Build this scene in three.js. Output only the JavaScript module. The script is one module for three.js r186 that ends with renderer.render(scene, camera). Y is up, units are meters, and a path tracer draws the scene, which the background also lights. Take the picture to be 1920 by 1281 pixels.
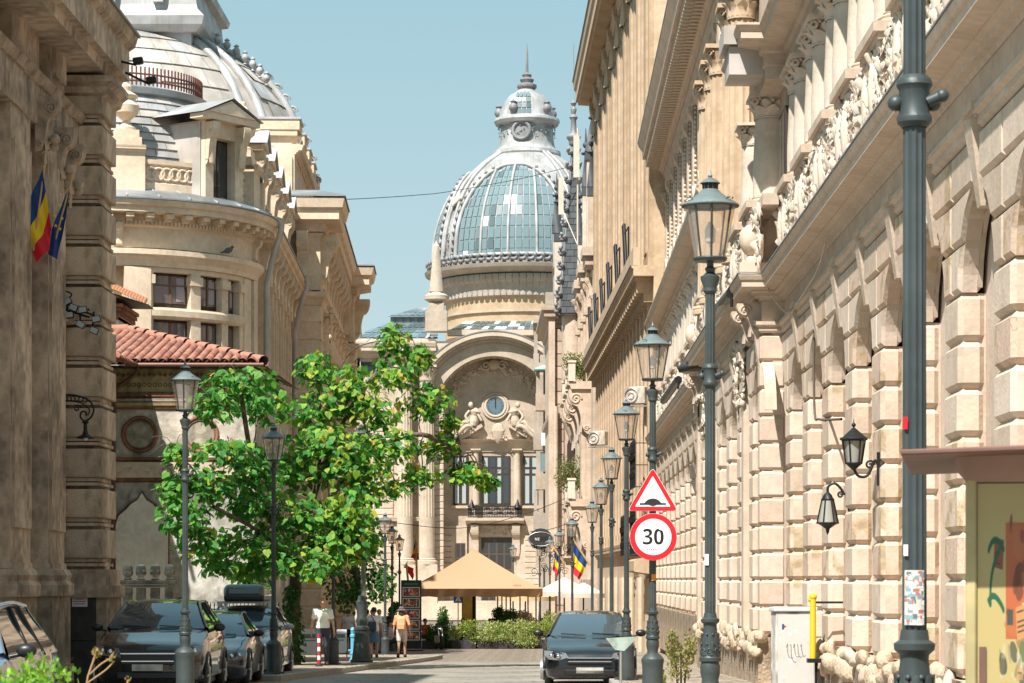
import * as THREE from 'three';
import { mergeGeometries, mergeVertices, toCreasedNormals } from 'three/addons/utils/BufferGeometryUtils.js';
import { ConvexGeometry } from 'three/addons/geometries/ConvexGeometry.js';
import { RoundedBoxGeometry } from 'three/addons/geometries/RoundedBoxGeometry.js';
import { MarchingCubes } from 'three/addons/objects/MarchingCubes.js';

// ---------------------------------------------------------------- camera, sky, sun, exposure
const scene = new THREE.Scene();
const EY = 1.5, F = 4800, CX = 1025, CY = 1087;           // eye height, focal length and vanishing point (in pixels of a 1920 x 1281 frame)
const camera = new THREE.PerspectiveCamera(2 * Math.atan(640.5 / F) * 180 / Math.PI, 1920 / 1281, 0.5, 2000);
camera.position.set(0, EY, 0);
camera.lookAt(0, EY, -10);
camera.setViewOffset(1920, 1281, 960 - CX, 640.5 - CY, 1920, 1281);
camera.focus = 46; camera.userData.fStop = 15;
camera.updateProjectionMatrix();
const renderer = new THREE.WebGLRenderer({ antialias: true });
renderer.setSize(1024, 683);
renderer.toneMapping = THREE.LinearToneMapping;
renderer.toneMappingExposure = 1.7;
renderer.shadowMap.enabled = true;
renderer.shadowMap.type = THREE.PCFSoftShadowMap;
{
  const W = 128, H = 64, data = new Float32Array(W * H * 4);
  const hor = [0.385, 0.47, 0.48], mid = [0.215, 0.352, 0.41], zen = [0.215, 0.35, 0.41];
  for (let j = 0; j < H; j++) for (let i = 0; i < W; i++) {
    const y = Math.sin(((j + 0.5) / H - 0.5) * Math.PI), o = (j * W + i) * 4;
    for (let c = 0; c < 3; c++) {
      const t = Math.max(0, y), a = Math.min(1, t / 0.24), b = Math.min(1, Math.max(0, (t - 0.24) / 0.76));
      data[o + c] = y < 0 ? hor[c] * 0.6 : hor[c] * (1 - a) + mid[c] * a + (zen[c] - mid[c]) * b;
    }
    data[o + 3] = 1;
  }
  const sky = new THREE.DataTexture(data, W, H, THREE.RGBAFormat, THREE.FloatType);
  sky.mapping = THREE.EquirectangularReflectionMapping; sky.magFilter = THREE.LinearFilter; sky.minFilter = THREE.LinearFilter; sky.needsUpdate = true;
  scene.background = sky; scene.environment = sky;
}
const sun = new THREE.DirectionalLight(new THREE.Color(1, 0.95, 0.885), 4.9);
const SUN = new THREE.Vector3(-0.28, 0.80, 0.53).normalize();
sun.position.copy(SUN).multiplyScalar(160).add(new THREE.Vector3(0, 0, -90));
sun.target.position.set(0, 0, -90);
sun.castShadow = true; sun.shadow.mapSize.set(4096, 4096); sun.shadow.radius = 1.2;
Object.assign(sun.shadow.camera, { left: -120, right: 120, top: 120, bottom: -120, near: 1, far: 400 });
sun.name = 'sun';
scene.add(sun, sun.target);

// ---------------------------------------------------------------- helpers
let seed = 7;
const rnd = () => { seed = (seed * 1664525 + 1013904223) >>> 0; return seed / 4294967296; };
const rr = (a, b) => a + (b - a) * rnd();
const PI = Math.PI, V3 = (x, y, z) => new THREE.Vector3(x, y, z);
const U = (px, py, d) => V3((px - CX) * d / F, EY + (CY - py) * d / F, -d);   // the point seen at a pixel, d metres down the street
const XS = (px, d) => (px - CX) * d / F, YS = (py, d) => (CY - py) * d / F;
const PV = [[-5, 1.5], [10, 1.56], [23, 1.66], [35.5, 1.75], [48, 1.89], [67, 2.25], [86, 2.6], [117, 3.0], [150, 3.05], [400, 3.05]];
const below = (d) => { for (let i = 1; i < PV.length; i++) if (d <= PV[i][0]) { const [a, b] = [PV[i - 1], PV[i]]; return a[1] + (b[1] - a[1]) * (d - a[0]) / (b[0] - a[0]); } return 3.05; };
const KERB = 0.13, gy = (d) => EY - below(d), ry_ = (d) => gy(d) - KERB;      // pavement and road level at distance d

const clean = (g) => {
  g = g.index ? g.toNonIndexed() : g;
  for (const k of Object.keys(g.attributes)) if (!['position', 'normal', 'uv'].includes(k)) g.deleteAttribute(k);
  if (!g.attributes.normal) g.computeVertexNormals();
  if (!g.attributes.uv) g.setAttribute('uv', new THREE.BufferAttribute(new Float32Array(g.attributes.position.count * 2), 2));
  g.morphAttributes = {};
  return g;
};
function boxUV(g, k = 1) {                                   // uv in metres by the way each face points
  const p = g.attributes.position, n = g.attributes.normal, uv = g.attributes.uv;
  for (let i = 0; i < p.count; i += 3) {
    let nx = 0, ny = 0, nz = 0;
    for (let j = 0; j < 3; j++) { nx += Math.abs(n.getX(i + j)); ny += Math.abs(n.getY(i + j)); nz += Math.abs(n.getZ(i + j)); }
    for (let j = i; j < i + 3; j++) {
      const x = p.getX(j), y = p.getY(j), z = p.getZ(j);
      if (ny > nx && ny > nz) uv.setXY(j, x * k, z * k); else if (nx > nz) uv.setXY(j, z * k, y * k); else uv.setXY(j, x * k, y * k);
    }
  }
  return g;
}
const M = (list, uv = true) => { const g = mergeGeometries([].concat(list).map(clean)); return uv ? boxUV(g) : g; };
const T = (g, x = 0, y = 0, z = 0, ry = 0, rx = 0, rz = 0, s) => {
  if (s) Array.isArray(s) ? g.scale(...s) : g.scale(s, s, s);
  if (rx) g.rotateX(rx); if (rz) g.rotateZ(rz); if (ry) g.rotateY(ry);
  return g.translate(x, y, z);
};
const B = (x0, x1, y0, y1, z0, z1) => new THREE.BoxGeometry(x1 - x0, y1 - y0, z1 - z0).translate((x0 + x1) / 2, (y0 + y1) / 2, (z0 + z1) / 2);
const Cyl = (r0, r1, h, seg = 12, open = false) => new THREE.CylinderGeometry(r1, r0, h, seg, 1, open).translate(0, h / 2, 0);   // r0 at the foot, r1 at the top
const Sph = (r, a = 10, b = 8) => new THREE.SphereGeometry(r, a, b);
const Lat = (pts, seg = 16) => toCreasedNormals(new THREE.LatheGeometry(pts.map(([r, y]) => new THREE.Vector2(r, y)), seg), seg < 12 ? 0.85 : 0.6);
const Tor = (R, r, a = 6, b = 16, arc = 2 * PI) => new THREE.TorusGeometry(R, r, a, b, arc);
const Tube = (pts, r, n = 12, seg = 6) => new THREE.TubeGeometry(new THREE.CatmullRomCurve3(pts.map((p) => p.isVector3 ? p : V3(...p))), n, r, seg);
function Bar(a, b, r, seg = 6, r2) {
  a = a.isVector3 ? a : V3(...a); b = b.isVector3 ? b : V3(...b);
  const d = b.clone().sub(a), g = new THREE.CylinderGeometry(r2 ?? r, r, d.length(), seg);
  return g.applyQuaternion(new THREE.Quaternion().setFromUnitVectors(V3(0, 1, 0), d.normalize())).translate((a.x + b.x) / 2, (a.y + b.y) / 2, (a.z + b.z) / 2);
}
function Cham(w, h, d, c) {                                  // box with all its edges cut at 45 degrees, centred
  const pts = [];
  for (const x of [-1, 1]) for (const y of [-1, 1]) for (const z of [-1, 1])
    pts.push(V3(x * (w / 2 - c), y * (h / 2 - c), z * d / 2), V3(x * (w / 2 - c), y * h / 2, z * (d / 2 - c)), V3(x * w / 2, y * (h / 2 - c), z * (d / 2 - c)));
  return new ConvexGeometry(pts);
}
const Hull = (pts) => new ConvexGeometry(pts.map((p) => p.isVector3 ? p : V3(...p)));
function Quads(q) {                                          // flat faces from lists of 3 or 4 points
  const a = [];
  for (const f of q) for (let i = 2; i < f.length; i++) a.push(...f[0], ...f[i - 1], ...f[i]);
  const g = new THREE.BufferGeometry(); g.setAttribute('position', new THREE.BufferAttribute(new Float32Array(a), 3)); g.computeVertexNormals(); return g;
}
function Sweep(prof, path, closed = false) {                 // prof: [out, up] list; path: [x, z] list walked with the outside on the left hand seen from above (x right, z towards you)
  const n = path.length, nor = [];
  const dir = (a, b) => { const x = b[0] - a[0], z = b[1] - a[1], l = Math.hypot(x, z) || 1; return [x / l, z / l]; };
  for (let i = 0; i < n; i++) {
    const p0 = path[(i - 1 + n) % n], p1 = path[i], p2 = path[(i + 1) % n];
    let a = i > 0 || closed ? dir(p0, p1) : dir(p1, p2), b = i < n - 1 || closed ? dir(p1, p2) : a;
    const na = [-a[1], a[0]], nb = [-b[1], b[0]], m = [na[0] + nb[0], na[1] + nb[1]], k = 2 / Math.max(0.3, m[0] * m[0] + m[1] * m[1]);
    nor.push([m[0] * k, m[1] * k]);
  }
  const P = (i, j) => [path[i % n][0] + nor[i % n][0] * prof[j][0], prof[j][1], path[i % n][1] + nor[i % n][1] * prof[j][0]];
  const q = [];
  for (let i = 0; i < n - (closed ? 0 : 1); i++) for (let j = 0; j + 1 < prof.length; j++) q.push([P(i, j), P(i, j + 1), P(i + 1, j + 1), P(i + 1, j)]);
  if (!closed) {
    const tri = THREE.ShapeUtils.triangulateShape(prof.map(([x, y]) => new THREE.Vector2(x, y)), []);
    for (const t of tri) { q.push(t.map((j) => P(0, j))); q.push(t.slice().reverse().map((j) => P(n - 1, j))); }
  }
  return Quads(q);
}
const Line = (prof, x0, x1, z = 0) => Sweep(prof.map(([o, y]) => [o, y]), [[x0, z], [x1, z]]);   // a moulding along local x, facing +z
const Ext = (pts, depth, bevel = 0, holes = []) => {         // outline in x, y pushed out to z = depth
  const s = new THREE.Shape(pts.map(([x, y]) => new THREE.Vector2(x, y)));
  for (const h of holes) s.holes.push(new THREE.Path(h.map(([x, y]) => new THREE.Vector2(x, y))));
  return new THREE.ExtrudeGeometry(s, { depth: Math.max(0.001, depth - 2 * bevel), bevelEnabled: bevel > 0, bevelSize: bevel, bevelOffset: -bevel, bevelThickness: bevel, bevelSegments: 1, curveSegments: 10 }).translate(0, 0, bevel);
};
const arc = (cx, cy, r, a0, a1, n) => Array.from({ length: n + 1 }, (_, i) => { const a = a0 + (a1 - a0) * i / n; return [cx + r * Math.cos(a), cy + r * Math.sin(a)]; });
const Spiral = (R, turns, r, w = 0) => Tube(Array.from({ length: 22 }, (_, i) => { const t = i / 21, a = t * turns * 2 * PI, q = R * (1 - 0.86 * t); return V3(q * Math.cos(a), q * Math.sin(a), w * t); }), r, 34, 5);

const used = {};
const numbered = (n) => { const k = used[n] = (used[n] ?? -1) + 1; return k ? n + '_' + String(k).padStart(3, '0') : n; };
const tag = (o, label, category, group) => { if (label) o.userData.label = label; if (category) o.userData.category = category; if (group) o.userData.group = group; return o; };
const sh = (m) => { m.castShadow = true; m.receiveShadow = true; return m; };
function thing(name, label, category, pos = [0, 0, 0], turn = 0, group) {
  const o = new THREE.Group(); o.name = numbered(name); scene.add(o); o.position.set(...pos); o.rotation.y = turn; return tag(o, label, category, group);
}
function part(name, geos, m, parent, opt = {}) {              // one mesh of merged geometries
  const g = geos.isBufferGeometry && opt.raw ? geos : M(geos, opt.uv ?? true), o = sh(new THREE.Mesh(g, m)); o.name = parent ? name : numbered(name);
  if (parent?.dy) g.translate(0, parent.dy, 0);
  if (opt.stuff) o.userData.kind = 'stuff';
  if (opt.label) o.userData.label = opt.label;
  o.dy = parent?.dy; (parent ?? scene).add(o); return o;
}
function piece(name, geo, m, parent, x, y, z, ry = 0, rx = 0, rz = 0) {  // one mesh that shares its geometry
  const o = sh(new THREE.Mesh(geo, m)); o.name = name; o.position.set(x, y + (parent?.dy ?? 0), z); o.rotation.set(rx, ry, rz); parent.add(o); return o;
}
function solo(name, label, category, geos, m, pos = [0, 0, 0], turn = 0, group, opt) {
  const o = part(name, geos, m, null, opt); o.position.set(...pos); o.rotation.y = turn; return tag(o, label, category, group);
}
const struct = (name, geos, m, opt) => { const o = part(name, geos, m, null, opt); o.userData.kind = 'structure'; return o; };
function again(src, pos, turn, label, s) {
  const c = src.clone(); c.name = numbered(src.name.replace(/_\d{3}$/, '')); c.userData = { ...src.userData }; scene.add(c); c.position.set(...pos); c.rotation.y = turn;
  if (s) c.scale.setScalar(s); if (label) c.userData.label = label; return c;
}
// ---------------------------------------------------------------- textures and materials
const hash = (x, y, s) => { let h = (x * 374761393 + y * 668265263 + s * 974634777) | 0; h = Math.imul(h ^ (h >>> 13), 1274126177); return ((h ^ (h >>> 16)) >>> 0) / 4294967296; };
function vnoise(u, v, n, s, m = n) {                          // periodic value noise, n by m cells over the tile
  const x = u * n, y = v * m, x0 = Math.floor(x), y0 = Math.floor(y), fx = x - x0, fy = y - y0, a = fx * fx * (3 - 2 * fx), b = fy * fy * (3 - 2 * fy);
  const h = (i, j) => hash(((i % n) + n) % n, ((j % m) + m) % m, s);
  return (h(x0, y0) * (1 - a) + h(x0 + 1, y0) * a) * (1 - b) + (h(x0, y0 + 1) * (1 - a) + h(x0 + 1, y0 + 1) * a) * b;
}
const fbm = (u, v, n, s, o = 4, asp = 1) => { let r = 0, a = 0.5, t = 0; for (let i = 0; i < o; i++, n *= 2, a *= 0.5) { r += a * vnoise(u, v, n, s + i, Math.max(1, Math.round(n * asp))); t += a; } return r / t; };
function tex(size, fn, srgb = true, rx = 1, ry = rx) {
  const [w, h] = [].concat(size, size), d = new Uint8Array(w * h * 4), q = (x) => Math.max(0, Math.min(255, x * 255));
  for (let j = 0; j < h; j++) for (let i = 0; i < w; i++) { let c = fn((i + 0.5) / w, (j + 0.5) / h, i, j); if (!Array.isArray(c)) c = [c, c, c]; const o = (j * w + i) * 4; d[o] = q(c[0]); d[o + 1] = q(c[1]); d[o + 2] = q(c[2]); d[o + 3] = 255; }
  const t = new THREE.DataTexture(d, w, h); t.wrapS = t.wrapT = THREE.RepeatWrapping; t.magFilter = THREE.LinearFilter; t.minFilter = THREE.LinearMipmapLinearFilter; t.generateMipmaps = true;
  if (srgb) t.colorSpace = THREE.SRGBColorSpace; t.repeat.set(rx, ry); t.needsUpdate = true; return t;
}
const rep = (t, rx, ry = rx) => { const c = t.clone(); c.repeat.set(rx, ry); c.needsUpdate = true; return c; };
// stone: coarse tone patches, fine grain, faint streaks and pits
const tStone = tex(512, (u, v) => { const a = fbm(u, v, 3, 11, 4), b = fbm(u, v, 24, 31, 3), st = fbm(u, v, 20, 51, 2, 0.15), k = 0.80 + 0.2 * a + 0.1 * (b - 0.5) - 0.10 * Math.max(0, st - 0.6); return [k, k * (0.98 + 0.025 * b), k * (0.955 + 0.06 * a)]; }, true, 0.37);
const tDirty = tex(512, (u, v) => { const a = fbm(u, v, 3, 71, 5), b = fbm(u, v, 20, 91, 3), st = fbm(u, v, 22, 55, 4, 0.5); let k = 0.60 + 0.48 * a + 0.36 * (b - 0.5); k *= 1 - 0.3 * Math.max(0, st - 0.52) / 0.48; return [k, k * 0.985, k * (0.93 + 0.06 * b)]; }, true, 0.31);
// flaking limewash with darker render showing through, hairline cracks
const tWorn = tex(512, (u, v) => { const a = fbm(u, v, 4, 211, 5), b = fbm(u, v, 30, 231, 3), c = Math.abs(fbm(u, v, 6, 251, 4) - 0.5); let k = 0.9 + 0.12 * (b - 0.5); if (a > 0.62) k *= 0.8 + 0.12 * b; else if (a > 0.59) k *= 0.93; if (c < 0.003) k *= 0.82; return [k, k * 0.97, k * (a > 0.6 ? 0.88 : 0.95)]; }, true, 0.41);
const bStone = tex(512, (u, v) => { const a = fbm(u, v, 8, 13, 3), b = fbm(u, v, 64, 33, 2); return 0.5 + 0.4 * (a - 0.5) + 0.5 * (b - 0.5); }, false, 0.5);
const tMetal = tex(256, (u, v) => { const a = fbm(u, v, 4, 17, 4), b = fbm(u, v, 32, 19, 2); const k = 0.82 + 0.2 * a + 0.08 * (b - 0.5); return [k, k, k]; }, true, 0.8);
const tLead = tex(512, (u, v) => { const a = fbm(u, v, 4, 23, 4), st = fbm(u, v, 28, 29, 3, 0.1), k = 0.72 + 0.35 * a - 0.25 * Math.max(0, st - 0.55); return [k, k * 0.99, k * (0.96 + 0.06 * a)]; }, true, 0.3);
const tRoad = tex(512, (u, v) => { const a = fbm(u, v, 4, 41, 4), b = fbm(u, v, 90, 43, 2), c = Math.abs(fbm(u, v, 5, 47, 4) - 0.5) < 0.012 ? 0.72 : 1; const k = (0.74 + 0.3 * a + 0.25 * (b - 0.5)) * c; return [k, k, k * 0.98]; }, true, 0.16);
const bRoad = tex(512, (u, v) => fbm(u, v, 100, 45, 2), false, 0.5);
const cob = (u, v) => { const nx = 16, ny = 16, y = v * ny, r = Math.floor(y), x = u * nx + (r % 2) * 0.5, fx = x - Math.floor(x), fy = y - r; return [Math.floor(x) % nx, r, Math.min(Math.min(fx, 1 - fx) * 7, Math.min(fy, 1 - fy) * 7, 1)]; };
const tCob = tex(512, (u, v) => { const [i, j, e] = cob(u, v), k = (0.6 + 0.35 * hash(i, j, 3) + 0.2 * (fbm(u, v, 40, 5, 3) - 0.5)) * (0.72 + 0.28 * e); return [k, k * 0.97, k * 0.93]; }, true, 0.4);
const bCob = tex(512, (u, v) => { const [, , e] = cob(u, v); return e * 0.8 + 0.2 * fbm(u, v, 60, 7, 2); }, false, 0.4);
const std = (r, g, b, o = {}) => new THREE.MeshStandardMaterial({ color: new THREE.Color().setRGB(r, g, b), roughness: 0.85, side: THREE.DoubleSide, ...o });
const phy = (r, g, b, o = {}) => new THREE.MeshPhysicalMaterial({ color: new THREE.Color().setRGB(r, g, b), roughness: 0.85, side: THREE.DoubleSide, ...o });
const stone = (r, g, b, o = {}) => std(r, g, b, { map: tStone, bumpMap: bStone, bumpScale: 0.006, roughness: 0.9, ...o });
const MAT = {
  cream: stone(0.74, 0.605, 0.488), cream2: stone(0.69, 0.56, 0.45), creamWhite: stone(0.82, 0.715, 0.605), gold: stone(0.69, 0.52, 0.36), gold2: stone(0.60, 0.445, 0.30),
  cec: stone(0.68, 0.565, 0.45), cec2: stone(0.60, 0.50, 0.40), museum: stone(0.88, 0.71, 0.54), museum2: stone(0.82, 0.655, 0.49),
  pink: stone(0.70, 0.555, 0.44), pinkDark: stone(0.58, 0.445, 0.345), ochre: stone(0.60, 0.45, 0.30),
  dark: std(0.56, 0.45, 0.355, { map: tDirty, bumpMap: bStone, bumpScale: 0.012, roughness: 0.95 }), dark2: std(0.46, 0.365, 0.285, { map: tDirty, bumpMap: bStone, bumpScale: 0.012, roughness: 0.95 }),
  granite: std(0.085, 0.075, 0.068, { map: tDirty, roughness: 0.5 }),
  rubble: std(0.52, 0.41, 0.30, { map: tDirty, bumpMap: bStone, bumpScale: 0.03, roughness: 1 }),
  lead: std(0.50, 0.505, 0.50, { map: tLead, roughness: 0.55, metalness: 0.15 }), leadDark: std(0.30, 0.305, 0.31, { map: tLead, roughness: 0.6, metalness: 0.15 }), leadWarm: std(0.56, 0.52, 0.47, { map: tLead, roughness: 0.6 }),
  zinc: std(0.36, 0.385, 0.40, { map: tLead, roughness: 0.45, metalness: 0.4 }), slate: std(0.075, 0.082, 0.09, { map: tMetal, roughness: 0.6 }),
  lamp: std(0.072, 0.09, 0.09, { map: tMetal, roughness: 0.48, metalness: 0.25 }), lampTop: std(0.19, 0.24, 0.24, { map: tMetal, roughness: 0.5, metalness: 0.2 }),
  iron: std(0.018, 0.018, 0.02, { roughness: 0.5, metalness: 0.4 }), black: std(0.012, 0.012, 0.013, { roughness: 0.4 }), rubber: std(0.02, 0.02, 0.02, { roughness: 0.8 }),
  chrome: std(0.75, 0.76, 0.78, { metalness: 1, roughness: 0.15 }), alu: std(0.5, 0.5, 0.5, { metalness: 0.7, roughness: 0.4 }),
  lampGlass: phy(0.93, 0.86, 0.78, { transmission: 0.82, roughness: 0.12, thickness: 0, metalness: 0 }), bulb: std(0.42, 0.46, 0.47, { roughness: 0.5 }),
  glass: phy(0.02, 0.028, 0.035, { roughness: 0.06, ior: 1.8, clearcoat: 1, clearcoatRoughness: 0.03 }), glassBlue: phy(0.17, 0.235, 0.25, { roughness: 0.12, ior: 1.7, clearcoat: 0.6 }),
  wood: std(0.055, 0.03, 0.02, { map: tMetal, roughness: 0.6 }), curtain: std(0.36, 0.41, 0.40, { roughness: 1 }),
  white: std(0.78, 0.77, 0.75, { roughness: 0.6 }), sign: std(0.8, 0.8, 0.8, { roughness: 0.4 }), red: std(0.58, 0.012, 0.02, { roughness: 0.4 }), ink: std(0.02, 0.02, 0.022, { roughness: 0.5 }),
  asphalt: std(0.35, 0.315, 0.28, { map: tRoad, bumpMap: bRoad, bumpScale: 0.006, roughness: 0.95 }), paving: std(0.56, 0.49, 0.41, { map: tCob, bumpMap: bCob, bumpScale: 0.012, roughness: 0.95 }), kerb: stone(0.42, 0.38, 0.33),
  plaza: std(0.40, 0.355, 0.30, { map: tCob, bumpMap: bCob, bumpScale: 0.015, roughness: 0.9 }), soil: std(0.2, 0.16, 0.11, { map: tDirty, roughness: 1 }),
};
// ---------------------------------------------------------------- ground, road, pavements
{
  const ds = [-5, 10, 23, 35.5, 48, 58, 67, 76, 86, 100, 117, 150, 400];
  const strip = (fx0, fx1, h, d0, d1) => {
    const list = [d0, ...ds.filter((d) => d > d0 && d < d1), d1], q = [];
    for (let i = 1; i < list.length; i++) { const a = list[i - 1], b = list[i]; q.push([[fx0(a), gy(a) + h, -a], [fx1(a), gy(a) + h, -a], [fx1(b), gy(b) + h, -b], [fx0(b), gy(b) + h, -b]]); }
    return Quads(q);
  };
  const c = (x) => () => x;
  struct('ground', strip(c(-400), c(400), -KERB - 0.03, -5, 400), MAT.soil);
  struct('road', strip(c(-14), c(1.2), -KERB, -5, 84), MAT.asphalt);
  struct('plaza', [strip(c(-40), c(1.2), -KERB, 84, 97), strip(c(-40), c(30), -KERB, 97, 260)], MAT.plaza);
  // pavement along the right wall, with its kerb stones
  const slab = (fx0, fx1, d0, d1) => [strip(fx0, fx1, 0, d0, d1), strip((d) => fx0(d), (d) => fx0(d) + 0.001, 0, d0, d1)];
  struct('pavement', slab(c(1.34), c(4.3), -4, 97), MAT.paving);
  const L = (d) => -5.5 + Math.max(0, d - 53) * 0.05;
  struct('pavement', slab(c(-16), (d) => L(d) - 0.15, 53, 90), MAT.paving);
  const kerb = () => { const g = new THREE.Group(); g.name = numbered('kerb'); g.userData.kind = 'structure'; scene.add(g); return g; };
  const kr = kerb();
  for (let d = 12; d < 97; d += 1) piece('kerb_stone', kgeo(), MAT.kerb, kr, 1.27, gy(d + 0.5) - 0.092, -(d + 0.5));
  const kl = kerb();
  for (let d = 53; d < 90; d += 1) piece('kerb_stone', kgeo(), MAT.kerb, kl, L(d + 0.5) - 0.075, gy(d + 0.5) - 0.092, -(d + 0.5), -0.05);
  for (let x = L(90) - 1; x > -9; x -= 1) piece('kerb_stone', kgeo(), MAT.kerb, kl, x + 0.4, gy(90) - 0.092, -90, PI / 2);
  for (let x = -7.6; x < -5.6; x += 1) piece('kerb_stone', kgeo(), MAT.kerb, kl, x + 0.55, gy(53) - 0.092, -53, PI / 2);
  function kgeo() { return kgeo.g ??= boxUV(clean(Cham(0.15, 0.2, 0.985, 0.012))); }
}
// ---------------------------------------------------------------- ornament kit (local x along, y up, z out)
const Fluted = (r0, r1, h, n = 14, cut = 0.08) => {          // a fluted column shaft
  const pts = (r) => Array.from({ length: n * 4 }, (_, i) => { const a = i / (n * 4) * 2 * PI, k = i % 4 === 2 ? 1 - cut * 1.4 : i % 4 === 0 ? 1 : 1 - cut; return [r * k * Math.cos(a), r * k * Math.sin(a)]; });
  const a = pts(r0), b = pts(r1), q = [], N = a.length;
  for (let i = 0; i < N; i++) { const j = (i + 1) % N; q.push([[a[i][0], 0, a[i][1]], [b[i][0], h, b[i][1]], [b[j][0], h, b[j][1]], [a[j][0], 0, a[j][1]]]); }
  return Quads(q);
};
const leaf = (w, h, out) => { const g = new THREE.PlaneGeometry(w, h, 2, 4).translate(0, h / 2, 0), p = g.attributes.position; for (let i = 0; i < p.count; i++) { const t = p.getY(i) / h, e = Math.abs(p.getX(i)) / (w / 2); p.setX(i, p.getX(i) * (t < 0.8 ? 1 : 0.45)); p.setZ(i, out * t * t * t + (1 - e) * w * 0.22); } g.computeVertexNormals(); return g; };
const Capital = (r, h) => {                                  // leafy capital with corner scrolls
  const g = [Lat([[r * 1.08, 0], [r * 1.1, h * 0.06], [r * 0.95, h * 0.1], [r * 0.98, h * 0.55], [r * 1.25, h * 0.86]], 12), B(-r * 1.45, r * 1.45, h * 0.86, h, -r * 1.45, r * 1.45)];
  for (let k = 0; k < 2; k++) for (let i = 0; i < 8; i++) { const a = (i + k / 2) / 8 * 2 * PI; g.push(T(leaf(r * 0.8, h * (0.42 + k * 0.26), r * 0.42), 0, h * 0.08, r * 0.92).rotateY(a)); }
  for (let i = 0; i < 4; i++) g.push(T(Spiral(r * 0.32, 1.6, r * 0.1, r * 0.1), 0, h * 0.72, r * 1.42, 0).rotateY(PI / 4 + i * PI / 2), T(Sph(r * 0.16, 6, 5), 0, h * 0.74, r * 1.2).rotateY(i * PI / 2));
  return mergeGeometries(g.map(clean));
};
const Base = (r, h) => Lat([[0, 0], [r * 1.4, 0], [r * 1.4, h * 0.3], [r * 1.34, h * 0.34], [r * 1.38, h * 0.48], [r * 1.28, h * 0.6], [r * 1.12, h * 0.68], [r * 1.16, h * 0.84], [r, h]], 14);
const Garland = (w, h, n = 18) => {                           // carved fruit and scroll work filling w by h, one carving
  const g = [];
  for (let i = 0; i < n; i++) {
    const x = rr(-w / 2, w / 2), y = rr(0.05, 0.95) * h, s = rr(0.05, 0.1) * Math.min(1, h);
    const k = rnd();
    if (k < 0.36) g.push(T(Spiral(s * 1.3, 1.3, s * 0.42, s * 0.6), x, y, s * 0.2, 0, 0, rr(0, 6)));
    else if (k < 0.66) g.push(T(Sph(s * 0.75, 6, 5), x, y, s * 0.4, 0, 0, 0, [1, rr(0.8, 1.6), 0.9]));
    else g.push(T(leaf(s * 1.5, s * 2.8, s * 0.9), x, y, s * 0.05, rr(-0.4, 0.4), rr(-0.15, 0.1), rr(-2.4, 2.4)));
  }
  return mergeGeometries(g.map(clean));
};
const Console = (w, h, out) => {                             // scroll bracket: deep at the top, curling in to the foot
  const s = new THREE.Shape(); s.moveTo(0, 0); s.bezierCurveTo(out * 0.55, h * 0.02, out * 0.35, h * 0.4, out * 0.62, h * 0.62); s.bezierCurveTo(out * 1.05, h * 0.66, out * 1.05, h * 0.98, out, h); s.lineTo(0, h); s.lineTo(0, 0);
  const g = [new THREE.ExtrudeGeometry(s, { depth: w, bevelEnabled: false, curveSegments: 8 }).rotateY(-PI / 2).translate(w / 2, 0, 0)];
  for (const k of [-1, 1]) g.push(T(Spiral(out * 0.26, 1.7, out * 0.055, 0.0), k * (w / 2 + 0.005), h * 0.78, out * 0.68, PI / 2), T(Spiral(out * 0.14, 1.4, out * 0.04, 0.0), k * (w / 2 + 0.005), h * 0.14, out * 0.2, PI / 2));
  g.push(T(leaf(w * 0.8, h * 0.6, out * 0.1), 0, h * 0.05, out * 0.42, 0, -0.1));
  return mergeGeometries(g.map(clean));
};
const Urn = (h) => Lat([[0, 0], [0.16, 0], [0.16, 0.04], [0.07, 0.1], [0.06, 0.16], [0.2, 0.3], [0.27, 0.45], [0.25, 0.6], [0.15, 0.72], [0.13, 0.78], [0.2, 0.82], [0.2, 0.86], [0.1, 0.9], [0.05, 0.96], [0, 1]].map(([r, y]) => [r * h, y * h]), 16);
const cornice = (y, h, o) => [[0, y], [o * 0.18, y], [o * 0.22, y + h * 0.16], [o * 0.42, y + h * 0.24], [o * 0.45, y + h * 0.38], [o * 0.86, y + h * 0.44], [o * 0.86, y + h * 0.66], [o * 0.92, y + h * 0.7], [o, y + h * 0.92], [o, y + h], [0, y + h * 1.04]];

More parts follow.
